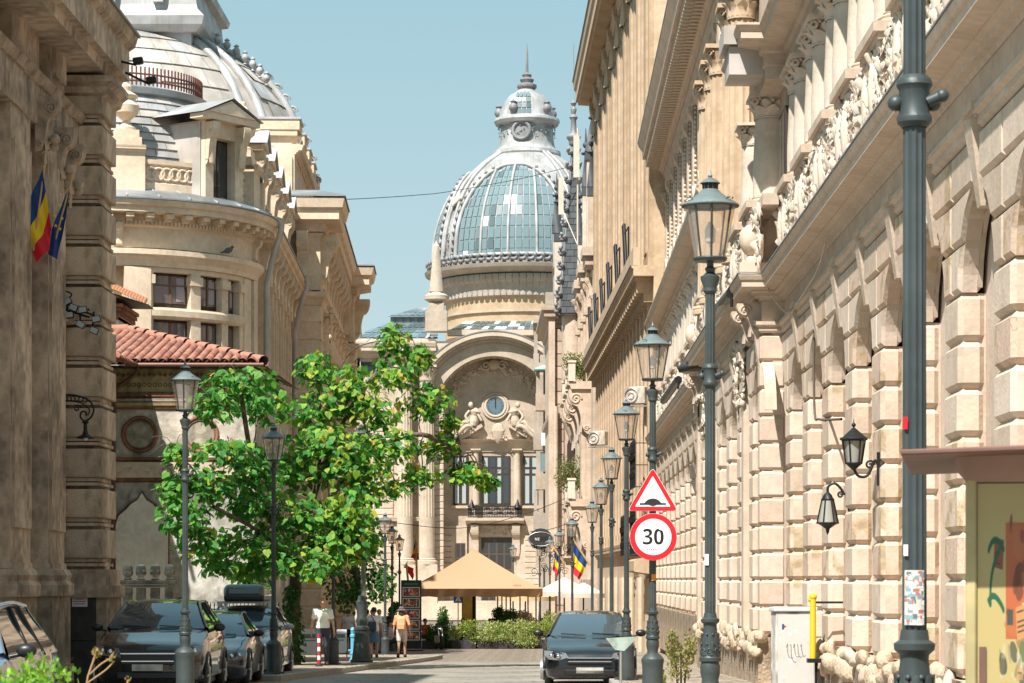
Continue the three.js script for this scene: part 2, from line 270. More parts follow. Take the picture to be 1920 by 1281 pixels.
// ---------------------------------------------------------------- the long cream building with blocks and arched niches, right
{
  const root = thing('stone_building', 'long cream stone building with rusticated arched ground floor, lining the right pavement', 'building', [4.2, gy(50), -0], -PI / 2);
  root.dy = EY - gy(50);
  const p = 2.97, C = 0.483, D0 = 11.5, nb = 29;             // bay width, course height, distance of the first pier, number of bays
  const dEnd = D0 + nb * p;
  const pav = (d) => d > 45.3 && d < 63.6 ? 0.4 : 0;         // the middle part stands forward
  part('wall', [B(-dEnd, -9, -2.4, 5.2, -2, -0.25), B(-63.6, -45.3, -2.4, 5.2, -1.6, 0.2), B(-dEnd, -9, 5.2, 17.4, -8, -0.5), B(-63.4, -45.5, 5.2, 17.2, -7.6, -0.06)], MAT.cream2, root);
  // rusticated piers: each block a piece of its own near the camera
  const bm = [MAT.cream, stone(0.68, 0.545, 0.435), stone(0.77, 0.64, 0.525), stone(0.72, 0.575, 0.455, { map: tWorn }), stone(0.78, 0.645, 0.525, { map: tWorn })];
  const shiftUV = (g, n) => Array.from({ length: n }, (_, i) => { const c = g.clone(), u = c.attributes.uv; for (let j = 0; j < u.count; j++) u.setXY(j, u.getX(j) + i * 0.73, u.getY(j) + i * 1.37); return c; });
  const low = boxUV(clean(Cham(0.93, C - 0.012, 0.27, 0.055))), lows = shiftUV(low, 9), cores = [], far = [];
  const spand = (k, side) => {                                // blocks above the spring line follow the arch
    const y0 = k * C + 0.008, y1 = (k + 1) * C - 0.008, r = 1.03, half = p / 2, ch = (y) => y - 2.8 < r ? Math.sqrt(Math.max(0, r * r - (y - 2.8) ** 2)) : 0;
    const xs = (y) => Math.min(half - 0.15, half - Math.max(ch(y), 0.2));
    return Ext([[0.006, y0], [xs(y0), y0], [xs((y0 + y1) / 2), (y0 + y1) / 2], [xs(y1), y1], [0.006, y1]].map(([x, y]) => [side * x, y]).sort(() => 0), 0.24, 0.045);
  };
  const arcs = {}, arcv = {}; for (let k = 6; k < 9; k++) for (const s of [-1, 1]) { arcs[k + '' + s] = boxUV(clean(spand(k, s))); arcv[k + '' + s] = shiftUV(arcs[k + '' + s], 4); }
  const keyG = boxUV(clean(Hull([[-0.1, 3.62, 0], [0.1, 3.62, 0], [-0.1, 3.62, 0.2], [0.1, 3.62, 0.2], [-0.2, 4.45, 0], [0.2, 4.45, 0], [-0.2, 4.45, 0.32], [0.2, 4.45, 0.32]])));
  const capG = boxUV(clean(M([B(-0.26, 0.26, 4.452, 4.52, -0.1, 0.28), B(-0.3, 0.3, 4.522, 4.6, -0.1, 0.33)])));
  let blocks = 0;
  for (let i = 0; i <= nb; i++) {
    const d = D0 + i * p; if (d < 22 || d > 48 && d < 62) { if (d < 22) continue; }
    const w = pav(d), near = d < 47;
    cores.push(B(-d - 0.41, -d + 0.41, -1.0, 2.9, -0.25, -0.02 + w), B(-d - 1.2, -d + 1.2, 4.0, 4.4, -0.25, -0.04 + w));
    for (let k = -2; k < 6; k++) {
      if (near) { piece('block', lows[Math.floor(rnd() * 9)], bm[Math.floor(rnd() * (k < 2 ? 5 : 3.6))], root, -d, (k + 0.5) * C, -0.095 + w + rr(-0.006, 0.006)); blocks++; }
      else far.push(T(low.clone(), -d, (k + 0.5) * C, -0.095 + w + rr(-0.006, 0.006)));
    }
    for (let k = 6; k < 9; k++) for (const s of [-1, 1]) {
      if (near) { piece('block', arcv[k + '' + s][Math.floor(rnd() * 4)], bm[Math.floor(rnd() * 4)], root, -d, 0, -0.2 + w); blocks++; } else far.push(T(arcs[k + '' + s].clone(), -d, 0, -0.2 + w));
    }
    const dk = d + p / 2, wk = pav(dk);
    if (i < nb) { if (near) { const key = piece('keystone', keyG, MAT.cream, root, -dk, 0, -0.2 + wk); const c = piece('keystone_cap', capG, MAT.cream, key, 0, 0, 0); } else far.push(T(keyG.clone(), -dk, 0, -0.2 + wk), T(capG.clone(), -dk, 0, -0.2 + wk)); }
  }
  part('pier_core', cores, MAT.cream2, root, { stuff: true });
  part('far_block', far, MAT.cream, root, { stuff: true });
  // soffits of the niches
  const sof = [];
  for (let i = 0; i < nb; i++) { const d = D0 + (i + 0.5) * p; if (d < 20) continue; const a = arc(0, 2.8, 1.08, 0.15, PI - 0.15, 10), b = arc(0, 2.8, 1.035, PI - 0.15, 0.15, 10); sof.push(T(Ext([...a, ...b], 0.2), -d, 0, -0.21 + pav(d))); }
  part('arch_soffit', sof, MAT.cream2, root, { stuff: true });
  // string course, frieze and main cornice of the ground floor, stepping round the middle part
  const path = (o = 0) => [[-dEnd, o], [-63.6, o], [-63.6, 0.4 + o], [-45.3, 0.4 + o], [-45.3, o], [-9, o]];
  part('string_course', Sweep([[-0.2, 4.36], [0.02, 4.36], [0.07, 4.4], [0.07, 4.47], [0.12, 4.5], [0.12, 4.56], [-0.2, 4.57]], path(-0.02)), MAT.cream, root);
  part('frieze', Sweep([[-0.2, 4.575], [0.015, 4.575], [0.015, 4.93], [-0.2, 4.93]], path(-0.02)), MAT.cream2, root);
  part('cornice', Sweep([[-0.2, 4.935], [0.03, 4.935], [0.05, 4.985], [0.12, 5.0], [0.13, 5.06], [0.2, 5.08], [0.2, 5.11], [0.4, 5.14], [0.4, 5.25], [0.43, 5.26], [0.46, 5.33], [0.46, 5.36], [-0.2, 5.4]], path(-0.02)), MAT.cream, root);
  part('gutter_edge', Sweep([[0.42, 5.385], [0.475, 5.365], [0.475, 5.385], [0.42, 5.4]], path(-0.02)), MAT.leadDark, root);
  // consoles, carved drops and urns of the middle part
  const con = boxUV(clean(Console(0.3, 0.62, 0.42)));
  for (const d of [45.75, 47.1, 62, 63.2]) piece('scroll_bracket', con, MAT.cream2, root, -d, 4.3, 0.38);
  for (const d of [48.4, 50, 60.5]) { part('carved_drop', T(Garland(0.34, 1.5, 30), -d, 3.2, 0.46), MAT.creamWhite, root); }
  for (let k = -2; k < 9; k++) piece('block', boxUV(clean(Cham(0.5, C - 0.012, 0.46, 0.05))), bm[(k + 2) % 3], root, -45.52, (k + 0.5) * C, 0.2);
  for (const [d0, d1] of [[48.4, 48.9], [58, 58.6], [63, 63.5]]) part('pilaster', [B(-d1, -d0, -1.2, 4.0, 0.1, 0.48), Line(cornice(4.0, 0.3, 0.1), -d1 - 0.03, -d0 + 0.03, 0.48)], MAT.cream, root);
  for (const d of [45.6, 63.3]) {
    const u = part('urn', [B(-d - 0.25, -d + 0.25, 5.37, 5.62, 0.28, 0.78), B(-d - 0.2, -d + 0.2, 5.62, 5.67, 0.33, 0.73), T(Lat([[0, 0], [0.14, 0], [0.1, 0.1], [0.16, 0.15], [0.23, 0.28], [0.245, 0.42], [0.2, 0.56], [0.1, 0.64], [0.12, 0.7], [0, 0.72]], 18), -d, 5.67, 0.53)], MAT.cream, root);
    part('flower_crown', T(Garland(0.36, 0.26, 34), -d, 6.24, 0.55), MAT.creamWhite, u);
  }
  // first floor: carved pedestals, columns, capitals, windows
  const shaft = boxUV(clean(Lat([[0.34, 0], [0.34, 0.5], [0.3, 1.42]], 18))), cap = boxUV(clean(Capital(0.3, 0.42))), bas = boxUV(clean(Base(0.32, 0.2)));
  const ped = boxUV(clean(M([B(-0.36, 0.36, 5.38, 5.6, -0.5, 0.2), B(-0.8, 0.8, 5.6, 6.28, -0.5, 0.06), B(-0.9, 0.9, 6.28, 6.34, -0.5, 0.16), B(-0.95, 0.95, 6.34, 6.43, -0.5, 0.22)])));
  const mask = [0, 1, 2, 3].map((s) => { seed = 100 + s; return clean(M([T(Garland(1.6, 0.85, 150), 0, 5.45, 0.08), T(Lat([[0.02, 0], [0.08, 0.1], [0.1, 0.3], [0.07, 0.5], [0.03, 0.56]], 9), -0.35, 5.6, 0.12), T(Lat([[0.02, 0], [0.08, 0.1], [0.1, 0.3], [0.07, 0.5], [0.03, 0.56]], 9), 0.35, 5.6, 0.12)])); });
  const swag = [0, 1, 2].map((s) => { seed = 200 + s; const g = [T(Garland(1.5, 0.85, 150), 0, 5.42, 0.06)]; for (const q of [-0.5, 0.5]) g.push(T(Tor(0.26, 0.055, 6, 12, PI), q, 5.86, 0.06, 0, 0, PI), T(Spiral(0.14, 1.6, 0.045, 0.02), q, 6.1, 0.06)); return clean(M(g)); });
  const rail = boxUV(clean(B(-1.13, 1.13, 6.2, 6.34, -0.22, 0.06))), win = B(-0.5, 0.5, 6.5, 8.3, -0.03, 0.0);
  const tall = (g) => g.translate(0, -5.38, 0).scale(1, 1.4, 1).translate(0, 5.38, 0); [ped, rail, ...mask, ...swag].forEach(tall);
  for (let i = 2; i <= nb; i++) {
    const d = D0 + i * p, w = pav(d), inPav = w > 0;
    const q = piece('pedestal', ped, MAT.cream, root, -d, 0, w - 0.02);
    piece('carved_figure', mask[i % 4], MAT.creamWhite, q, 0, 0, 0);
    for (const s of inPav ? [0] : [-0.55, 0.55]) if (!inPav || d < 52) {
      const c = piece('column', shaft, MAT.creamWhite, root, -d + s, 7.04, w - 0.34); piece('column_base', bas, MAT.cream, c, 0, -0.19, 0); piece('capital', cap, MAT.creamWhite, c, 0, 1.42, 0);
    }
    if (i < nb) {
      const e = d + p / 2, we = pav(e);
      const r = piece('balustrade', rail, MAT.cream, root, -e, 0, we - 0.02); piece('carved_garland', swag[i % 3], MAT.creamWhite, r, 0, 0, 0);
      if (d > 40) { const f = part('window', [B(-e - 0.6, -e + 0.6, 6.5, 8.35, we - 0.5, we - 0.4)], MAT.wood, root); part('pane', [B(-e - 0.5, -e - 0.03, 6.6, 8.25, we - 0.4, we - 0.39), B(-e + 0.03, -e + 0.5, 6.6, 8.25, we - 0.4, we - 0.39)], MAT.glass, f); }
    }
  }
  // entablature over the first floor, then the upper floor
  part('upper_entablature', [Sweep([[-0.6, 8.85], [0.02, 8.85], [0.02, 9.08], [0.06, 9.1], [0.06, 9.3], [0.12, 9.34], [0.14, 9.42], [0.5, 9.48], [0.5, 9.6], [0.58, 9.7], [0.58, 9.74], [-0.6, 9.8]], [[-dEnd, -0.1], [-63.6, -0.1]]), Sweep([[-0.6, 8.85], [0.02, 8.85], [0.02, 9.08], [0.06, 9.1], [0.06, 9.3], [0.12, 9.34], [0.14, 9.42], [0.5, 9.48], [0.5, 9.6], [0.58, 9.7], [0.58, 9.74], [-0.6, 9.8]], [[-48.2, -0.3], [-48.2, 0.3], [-45.3, 0.3], [-45.3, -0.1], [-9, -0.1]])], MAT.cream, root);
  part('capstone', [B(-46.7, -45.6, 9.0, 9.5, 0.3, 0.95), B(-46.8, -45.5, 9.52, 9.85, 0.25, 1.05)], MAT.leadWarm, root);
  const hood = boxUV(clean(M([Hull([[-0.75, 11.6, 0], [0.75, 11.6, 0], [0, 12.05, 0], [-0.75, 11.6, 0.26], [0.75, 11.6, 0.26], [0, 12.05, 0.26]]), B(-0.78, 0.78, 11.5, 11.6, 0, 0.3), B(-0.6, -0.42, 11.1, 11.5, 0, 0.25), B(0.42, 0.6, 11.1, 11.5, 0, 0.25)])));
  const quoin = boxUV(clean(Cham(0.55, 0.5, 0.16, 0.035))), bead = boxUV(clean(M(Array.from({ length: 34 }, (_, i) => Sph(0.055, 6, 5).translate(0, 9.95 + i * 0.152, 0)))));
  const pil = boxUV(clean(M([B(-0.3, 0.3, 9.8, 14.7, -0.4, 0.06), T(Base(0.22, 0.2), 0, 9.8, 0), Line(cornice(14.3, 0.4, 0.16), -0.34, 0.34, 0.06)])));
  for (let i = 12; i <= nb; i++) {
    const d = D0 + i * p, w = pav(d) ; if (w && d < 55) continue;
    const q = piece('pilaster', pil, MAT.cream, root, -d, 0, w - 0.4);
    piece('bead_strip', bead, MAT.creamWhite, q, 0.34, 0, -0.02); piece('bead_strip', bead, MAT.creamWhite, q, -0.34, 0, -0.02);
    for (let k = 0; k < 9; k++) piece('quoin_block', quoin, MAT.cream, root, -d - 0.8, 10.1 + k * 0.54, w - 0.46);
    if (i < nb) { const e = d + p / 2; const h = piece('window_hood', hood, MAT.cream, root, -e, 0, pav(e) - 0.5); part('window', [B(-e - 0.45, -e + 0.45, 9.9, 11.1, pav(e) - 0.5, pav(e) - 0.45)], MAT.glass, root);  }
  }
  const gf = boxUV(clean(Fluted(0.3, 0.26, 4.6, 12))), gc = boxUV(clean(Capital(0.27, 0.65))), gb = boxUV(clean(Base(0.3, 0.3)));
  for (const d of [51.5, 53.2, 57.2, 59, 61.4]) { const c = piece('fluted_column', gf, MAT.gold, root, -d, 6.65, 0.28); piece('capital', gc, MAT.gold, c, 0, 4.6, 0); piece('column_base', gb, MAT.gold, c, 0, -0.3, 0); }
  part('upper_frieze', [Sweep([[-0.6, 14.72], [0.04, 14.72], [0.04, 15.0], [0.1, 15.03], [0.1, 15.3], [0.16, 15.36], [-0.6, 15.4]], path(-0.4))], MAT.cream2, root);
  part('upper_cornice', [Sweep([[-0.6, 15.41], [0.2, 15.41], [0.24, 15.55], [0.34, 15.6], [0.34, 15.98], [0.95, 16.02], [0.95, 16.3], [1.1, 16.5], [1.12, 16.6], [-0.6, 16.8]], path(-0.4))], MAT.cream, root);
  part('cornice_edge', Sweep([[1.0, 16.6], [1.14, 16.605], [1.14, 16.64], [1.0, 16.65]], path(-0.4)), MAT.leadDark, root);
  const den = boxUV(clean(M([B(-0.11, 0.11, 15.66, 15.97, 0.32, 0.84), B(-0.11, 0.11, 15.58, 15.68, 0.32, 0.6)])));
  for (let d = 64; d < dEnd - 0.2; d += 0.46) piece('modillion', den, MAT.cream, root, -d, 0, -0.4);
  // crumbling plinth of rough stones
  const pl = part('plinth', [B(-dEnd, -9, -2.5, -1.02, -0.2, 0.05), B(-63.6, -45.3, -2.5, -1.02, 0, 0.46)], MAT.rubble, root);
  seed = 77;
  const rocks = [0, 1, 2, 3, 4, 5].map((s) => { const g = mergeVertices(new THREE.IcosahedronGeometry(1, 3).deleteAttribute('normal').deleteAttribute('uv')), q = g.attributes.position; for (let i = 0; i < q.count; i++) { const v = V3(q.getX(i), q.getY(i), q.getZ(i)), n = 0.72 + 0.5 * fbm(v.x * 0.25 + 0.5, v.y * 0.25 + v.z * 0.19 + 0.5, 5, 60 + s * 7, 3); v.set(Math.sign(v.x) * Math.pow(Math.abs(v.x), 0.7), Math.sign(v.y) * Math.pow(Math.abs(v.y), 0.7), v.z).multiplyScalar(n); q.setXYZ(i, v.x * 0.26, v.y * 0.125, v.z * 0.12); } g.computeVertexNormals(); return boxUV(clean(g)); });
  for (let d = 23; d < 70; d += 0.44) { const w = pav(d); for (let k = 0; k < 2; k++) if (rnd() < 0.8) { const o = piece('rough_stone', rocks[Math.floor(rnd() * 6)], rnd() < 0.82 ? MAT.rubble : MAT.cream2, root, -d + rr(-0.12, 0.12), -1.06 - k * 0.2 + rr(-0.07, 0.07), w + 0.02 + k * 0.05 + rr(-0.04, 0.04), rr(-0.4, 0.4), rr(-0.3, 0.3), rr(-0.3, 0.3)); o.scale.set(rr(0.7, 1.25), rr(0.6, 1.3), rr(0.6, 1)); } }
}
// ---------------------------------------------------------------- tall golden building with giant pilasters, right, beyond
{
  const root = thing('pilaster_building', 'tall golden stone building with giant pilasters, long bracketed balcony and deep eaves', 'building', [4.1, gy(115), -98], -PI / 2 + 0.0281);
  root.dy = EY - gy(115);
  part('wall', [B(-45, 0, -3.4, 28, -9, 0)], MAT.gold, root);
  const pil = boxUV(clean(M([B(-1.25, 1.25, 12.0, 24.4, 0, 0.16), B(-1.35, 1.35, 12.0, 12.6, 0, 0.22), B(-0.6, 0.6, 12.6, 24.4, 0.16, 0.26)]))), con = boxUV(clean(Console(1.0, 2.0, 0.4)));
  const slim = boxUV(clean(M([B(-0.45, 0.45, 1.6, 11.0, 0, 0.14), B(-0.55, 0.55, 1.6, 2.1, 0, 0.2)]))), br = boxUV(clean(M([B(-0.2, 0.2, 11.05, 11.62, 0, 0.62), B(-0.2, 0.2, 10.7, 11.05, 0, 0.34), B(-0.26, 0.26, 11.5, 11.63, 0, 0.7)])));
  const sash = boxUV(clean(B(-0.5, 0.5, 0, 2.2, 0, 0.05))), gl = boxUV(clean(B(-0.42, 0.42, 0.08, 2.12, 0.05, 0.06)));
  for (let i = 0; i < 19; i++) {
    const u = -1.4 - i * 2.35;
    if (i % 2 === 0) { piece('pilaster', pil, i % 3 ? MAT.gold : MAT.gold2, root, u, 0, 0); piece('scroll_bracket', con, MAT.gold2, root, u, 24.4, 0.1); }
    piece('pilaster', slim, MAT.gold, root, u, 0, 0); piece('balcony_bracket', br, MAT.gold2, root, u + 0.6, 0, 0); piece('balcony_bracket', br, MAT.gold2, root, u - 0.58, 0, 0);
    for (const y of [3.2, 7.4, 13.2, 17.2, 21]) { const w = piece('window', sash, MAT.wood, root, u - 1.17, y, 0); piece('pane', gl, MAT.glass, w, 0, 0, 0); }
  }
  part('balcony', [Line([[0, 11.64], [0.78, 11.64], [0.78, 11.9], [0.86, 11.96], [0.86, 12.02], [0, 12.05]], -44.5, 0, 0), B(-44.4, -0.1, 12.05, 12.75, 0.55, 0.78)], MAT.gold, root);
  part('balcony_edge', [Line([[0.8, 12.03], [0.9, 12.025], [0.9, 12.06], [0.8, 12.07]], -44.5, 0, 0)], MAT.leadDark, root);
  for (let i = 0; i < 6; i++) { const u = -6 - i * 6.4; part('railing_post', [Bar([u, 12.75, 0.7], [u - 1.2, 14.6, 0.72], 0.07), Bar([u - 0.5, 12.75, 0.7], [u - 1.7, 14.6, 0.72], 0.07), Bar([u - 0.9, 14.2, 0.7], [u + 0.9, 14.2, 0.66], 0.035), Bar([u + 0.9, 14.2, 0.66], [u + 0.9, 12.7, 0.66], 0.035)], MAT.iron, root); }
  part('architrave', [Line([[0, 25.9], [0.3, 25.9], [0.3, 26.2], [0.38, 26.25], [0.38, 26.5], [0, 26.5]], -45, 0.2, 0)], MAT.gold, root);
  part('eaves', [Line([[0, 26.5], [1.05, 26.56], [1.08, 26.7], [1.2, 26.72], [1.2, 27.3], [1.3, 27.4], [1.35, 27.8], [0, 27.95]], -45.4, 0.6, 0)], MAT.gold2, root);
  part('eaves_edge', [Line([[1.2, 27.85], [1.4, 27.84], [1.4, 27.92], [1.2, 27.95]], -45.4, 0.6, 0)], MAT.leadDark, root);
  // ground floor: slatted shop fronts, door canopy, wrought iron grilles
  part('string_course', [Line(cornice(1.1, 0.5, 0.3), -45, 0, 0.0)], MAT.gold, root);
  for (let i = 0; i < 7; i++) { const u = -2.4 - i * 6; const s = part('shutter', [B(u - 1.1, u + 1.1, -3.2, 0.1, 0.0, 0.06)], MAT.museum2, root); for (let k = 0; k < 8; k++) part('slat', [B(u - 1.05 + k * 0.27, u - 0.85 + k * 0.27, -3.1, 0.05, 0.06, 0.12)], MAT.museum2, s); }
  part('canopy', [Line([[0, 0.2], [0.7, 0.3], [0.75, 0.34], [0.75, 0.72], [0.6, 0.8], [0, 0.9]], -4.5, -0.3, 0)], MAT.gold2, root);
  for (const [u, y, h] of [[-3, 1.0, 1.9], [-9.5, 1.0, 1.5], [-3, 3.6, 1.7]]) {
    const g = [];
    for (let k = 0; k < 13; k++) { g.push(Bar([u - 1.7 + k * 0.28, y, 0.62], [u - 1.7 + k * 0.28, y + h, 0.62], 0.018, 5)); if (k < 12) g.push(T(Spiral(0.14, 1.5, 0.02), u - 1.56 + k * 0.28, y + h * 0.3, 0.64), T(Spiral(0.13, 1.5, 0.02), u - 1.56 + k * 0.28, y + h * 0.72, 0.66, 0, 0, 2), T(Cyl(0.03, 0, 0.22, 5), u - 1.56 + k * 0.28, y + h, 0.62)); }
    for (const q of [0, 0.5, 1]) g.push(Bar([u - 1.75, y + h * q, 0.62], [u + 1.75, y + h * q, 0.62], 0.025, 5), Bar([u + 1.75, y + h * q, 0], [u + 1.75, y + h * q, 0.62], 0.02, 5));
    part('iron_grille', g, MAT.iron, root);
  }
}
// ---------------------------------------------------------------- gothic house with slate spire
{
  const root = thing('gothic_house', 'pale gothic house with slate spire, pinnacles and planted balconies', 'building', [2.6, gy(150), -144], -PI / 2 + 0.0281);
  root.dy = EY - gy(150);
  part('wall', [B(-20, 0, -3.4, 19, -6, 0), B(-34, -19, -3.4, 17.2, -6, 1.75)], MAT.pink, root);
  // tower wall that looks up the street: courses, lancet windows
  for (let k = 0; k < 24; k++) part('course_block', [B(-19.08, -18.9, -2.4 + k * 0.8, -1.66 + k * 0.8, 0.98, 1.82)], k % 2 ? MAT.pink : MAT.pinkDark, root);
  const lancet = (x, y, h, w, par) => {
    const fr = Ext([[-w / 2 - 0.1, 0], [w / 2 + 0.1, 0], [w / 2 + 0.1, h * 0.72], [w * 0.3, h * 0.93], [0, h + 0.16], [-w * 0.3, h * 0.93], [-w / 2 - 0.1, h * 0.72]], 0.16, 0.02);
    const gl = Ext([[-w / 2, 0.1], [w / 2, 0.1], [w / 2, h * 0.7], [0, h], [-w / 2, h * 0.7]], 0.03);
    const f = part('window', T(fr, 0, 0, 0).rotateY(PI / 2).translate(-18.98, y, x), MAT.pinkDark, par); part('pane', gl.rotateY(PI / 2).translate(-18.81, y, x), MAT.wood, f); part('sill', [B(-19, -18.7, y - 0.12, y - 0.01, x - w, x + w)], MAT.pink, f);
  };
  for (const y of [1.5, 6.8, 12.2]) { lancet(0.55, y, 2.5, 0.45, root); }
  part('corner_pier', [B(-19.3, -18.6, -3.3, 17, 1.55, 1.95), Cyl(0.16, 0.16, 9, 8).translate(-18.5, 2, 1.5)], MAT.pink, root);
  part('string_course', [Sweep([[0, 10.2], [0.2, 10.25], [0.25, 10.5], [0, 10.6]], [[-34, 1.75], [-18.9, 1.75], [-18.9, 0]])], MAT.pink, root);
  // roofline stepping down the street
  part('tower_cornice', [Sweep([[0, 16.2], [0.15, 16.3], [0.2, 16.5], [0.5, 16.7], [0.5, 17.0], [0.65, 17.1], [0.65, 17.3], [0, 17.4]], [[-34, 1.75], [-18.9, 1.75], [-18.9, 0]]), B(-30, -19.2, 17.4, 19, -0.2, 1.3)], MAT.pinkDark, root);
  for (let i = 0; i < 6; i++) part('cornice_step', [B(-17.4 + i * 3, -14.6 + i * 3, 17.6 + i * 0.12, 18.1 + i * 0.12, -0.2, 0.35 + (i % 2) * 0.25), B(-17.2 + i * 3, -14.8 + i * 3, 17.1 + i * 0.12, 17.6 + i * 0.12, -0.2, 0.2 + (i % 2) * 0.25), T(Console(0.5, 1.2, 0.4), -16 + i * 3, 15.9, 0)], i % 2 ? MAT.pink : MAT.pinkDark, root);
  for (let i = 0; i < 4; i++) part('pilaster', [B(-15.6 + i * 4, -14.9 + i * 4, 0, 16, -0.2, 0.25), B(-15.7 + i * 4, -14.8 + i * 4, 15.2, 15.7, -0.2, 0.4)], MAT.pink, root);
  // spire of slates
  part('turret', [T(Cyl(0.75, 0.75, 7.6, 8), -17.2, 10, 0.42), T(Lat([[0.2, 8.6], [0.5, 9.4], [0.75, 10]], 8), -17.2, 0, 0.42), T(Lat([[0.75, 17.0], [0.95, 17.2], [1.0, 17.5], [0.7, 17.7]], 8), -17.2, 0, 0.42)], MAT.pink, root);
  const sx = -17.2, sz = 0.42, y0 = 16.6, hw = 0.95, ap = 28.2, sp = part('spire', [new THREE.ConeGeometry(hw * Math.SQRT2, ap - y0, 4).rotateY(PI / 4).translate(sx, (ap + y0) / 2, sz)], MAT.slate, root);
  const sl = [MAT.slate, std(0.09, 0.097, 0.105, { map: tMetal, roughness: 0.5 }), std(0.055, 0.06, 0.068, { map: tMetal, roughness: 0.55 })];
  for (const side of [0, 1]) for (let r = 0; r < 26; r++) {
    const y = y0 + 0.1 + r * 0.4, w = hw * (1 - (y - y0) / (ap - y0)); if (w < 0.1) break;
    const n = Math.max(1, Math.round(w * 2 / 0.42));
    for (let k = 0; k < n; k++) {
      const a = -w + 2 * w * (k + (r % 2 ? 0.5 : 0)) / n + 0.01, b = Math.min(w, a + 2 * w / n - 0.02); if (b - a < 0.05) continue;
      const P = (t, yy, o) => { const ww = hw * (1 - (yy - y0) / (ap - y0)) + o; return side ? [sx + ww, yy, sz + t * ww / w] : [sx + t * ww / w, yy, sz + ww]; };
      part('slate', Quads([[P(a, y, 0.05), P(b, y, 0.05), P(b, y + 0.46, 0.015), P(a, y + 0.46, 0.015)], [P(a, y, 0.05), P(b, y, 0.05), P(b, y, 0.0), P(a, y, 0.0)]]), sl[Math.floor(rnd() * 3)], sp);
    }
  }
  const cro = []; for (const [qx, qz] of [[-1, 1], [1, 1], [1, -1], [-1, -1]]) for (let k = 0; k < 12; k++) { const y = y0 + 0.4 + k * 0.9, w = hw * (1 - (y - y0) / (ap - y0)) + 0.1; cro.push(T(Sph(0.2, 7, 5), sx + qx * w, y, sz + qz * w, 0, 0, 0, [1, 0.8, 1]), T(Sph(0.13, 6, 5), sx + qx * (w + 0.14), y + 0.16, sz + qz * (w + 0.14)), Bar([sx + qx * (w - 0.1), y - 0.4, sz + qz * (w - 0.1)], [sx + qx * (w - 0.15), y + 0.6, sz + qz * (w - 0.15)], 0.07)); }
  part('crocket', cro, MAT.leadDark, sp, { stuff: true });
  part('finial', [T(Lat([[0.2, 0], [0.3, 0.1], [0.3, 0.3], [0.45, 0.5], [0.45, 0.6], [0.2, 0.8], [0.16, 1.6], [0.28, 1.8], [0.12, 2.0], [0.2, 2.3], [0.1, 2.5], [0.2, 2.7], [0.03, 2.9], [0.02, 6.5], [0, 6.5]], 10), sx, ap - 0.9, sz)], MAT.leadDark, sp);
  const pin = (u, z, y, h, w = 0.3, m = MAT.creamWhite) => { const o = part('pinnacle', [B(u - w / 2, u + w / 2, y, y + h, z - w / 2, z + w / 2)], m, root); part('pinnacle_cap', [B(u - w * 0.62, u + w * 0.62, y + h, y + h + 0.5, z - w * 0.62, z + w * 0.62), new THREE.ConeGeometry(w * 0.95, 2.6, 4).rotateY(PI / 4).translate(u, y + h + 1.8, z), T(Sph(0.2, 7, 5), u, y + h + 3.0, z), T(Tor(0.22, 0.08, 5, 8), u, y + h + 2.5, z, 0, PI / 2), T(Cyl(0.08, 0.02, 1.0, 6), u, y + h + 3.0, z)], MAT.slate, o); };
  pin(-18.8, 1.35, 17.3, 4.2, 0.45); pin(-8, 0.05, 18.3, 4.5, 0.4); pin(-4, -0.2, 18.6, 5.6, 0.75); pin(-12, 0.25, 18, 2.4, 0.3); pin(-1.5, 0.0, 18.6, 3.2, 0.4, MAT.pink); pin(-26, 1.2, 19, 4, 0.5, MAT.leadWarm);
  part('dormer', [B(-24, -19.5, 17.4, 20, 0.5, 1.5), Hull([[-19.5, 20, 0.4], [-19.5, 20, 1.6], [-24, 20, 0.4], [-24, 20, 1.6], [-19.5, 21.4, 1], [-24, 21.4, 1]])], MAT.leadWarm, root);
  part('aerial', [B(-9, -8.7, 24, 26.5, 0.4, 0.75), B(-10.4, -10.2, 22, 24.2, 1.3, 1.6), Bar([-9, 20, 0.5], [-9, 27, 0.5], 0.05), Bar([-9, 20, 0.5], [-10.3, 22.4, 1.4], 0.03)], MAT.creamWhite, root);
  // balconies on deep scrolled corbels
  const corb = boxUV(clean(Console(0.7, 2.6, 1.25)));
  for (const [u, yb] of [[-4, 10.9], [-9, 10.7], [-14, 10.5], [-4.5, 4.2], [-10, 4.0]]) {
    const b = part('balcony', [Line([[0, yb], [1.15, yb], [1.2, yb + 0.2], [1.35, yb + 0.25], [1.35, yb + 0.4], [0, yb + 0.45]], u - 1.7, u + 1.7, 0), B(u - 1.6, u + 1.6, yb + 0.45, yb + 0.6, 1.0, 1.25), B(u - 1.6, u + 1.6, yb + 1.2, yb + 1.35, 0.95, 1.3)], MAT.pink, root);
    for (let k = 0; k < 9; k++) part('baluster', [T(Lat([[0.06, 0], [0.1, 0.15], [0.04, 0.45], [0.06, 0.6]], 7), u - 1.45 + k * 0.36, yb + 0.6, 1.12)], MAT.pink, b);
    part('end_post', [B(u + 1.5, u + 1.8, yb + 0.45, yb + 1.5, 0.9, 1.3), B(u + 1.45, u + 1.85, yb + 1.5, yb + 1.62, 0.85, 1.35)], MAT.creamWhite, b);
    piece('corbel', corb, MAT.pink, root, u - 1.2, yb - 2.6, 0); piece('corbel', corb, MAT.pink, root, u + 1.2, yb - 2.6, 0);
  }
  part('oriel', [B(-6.8, -3.6, 4.5, 10, 0, 0.5), B(-12.4, -9, 4.5, 10, 0, 0.5)], MAT.pink, root);
}
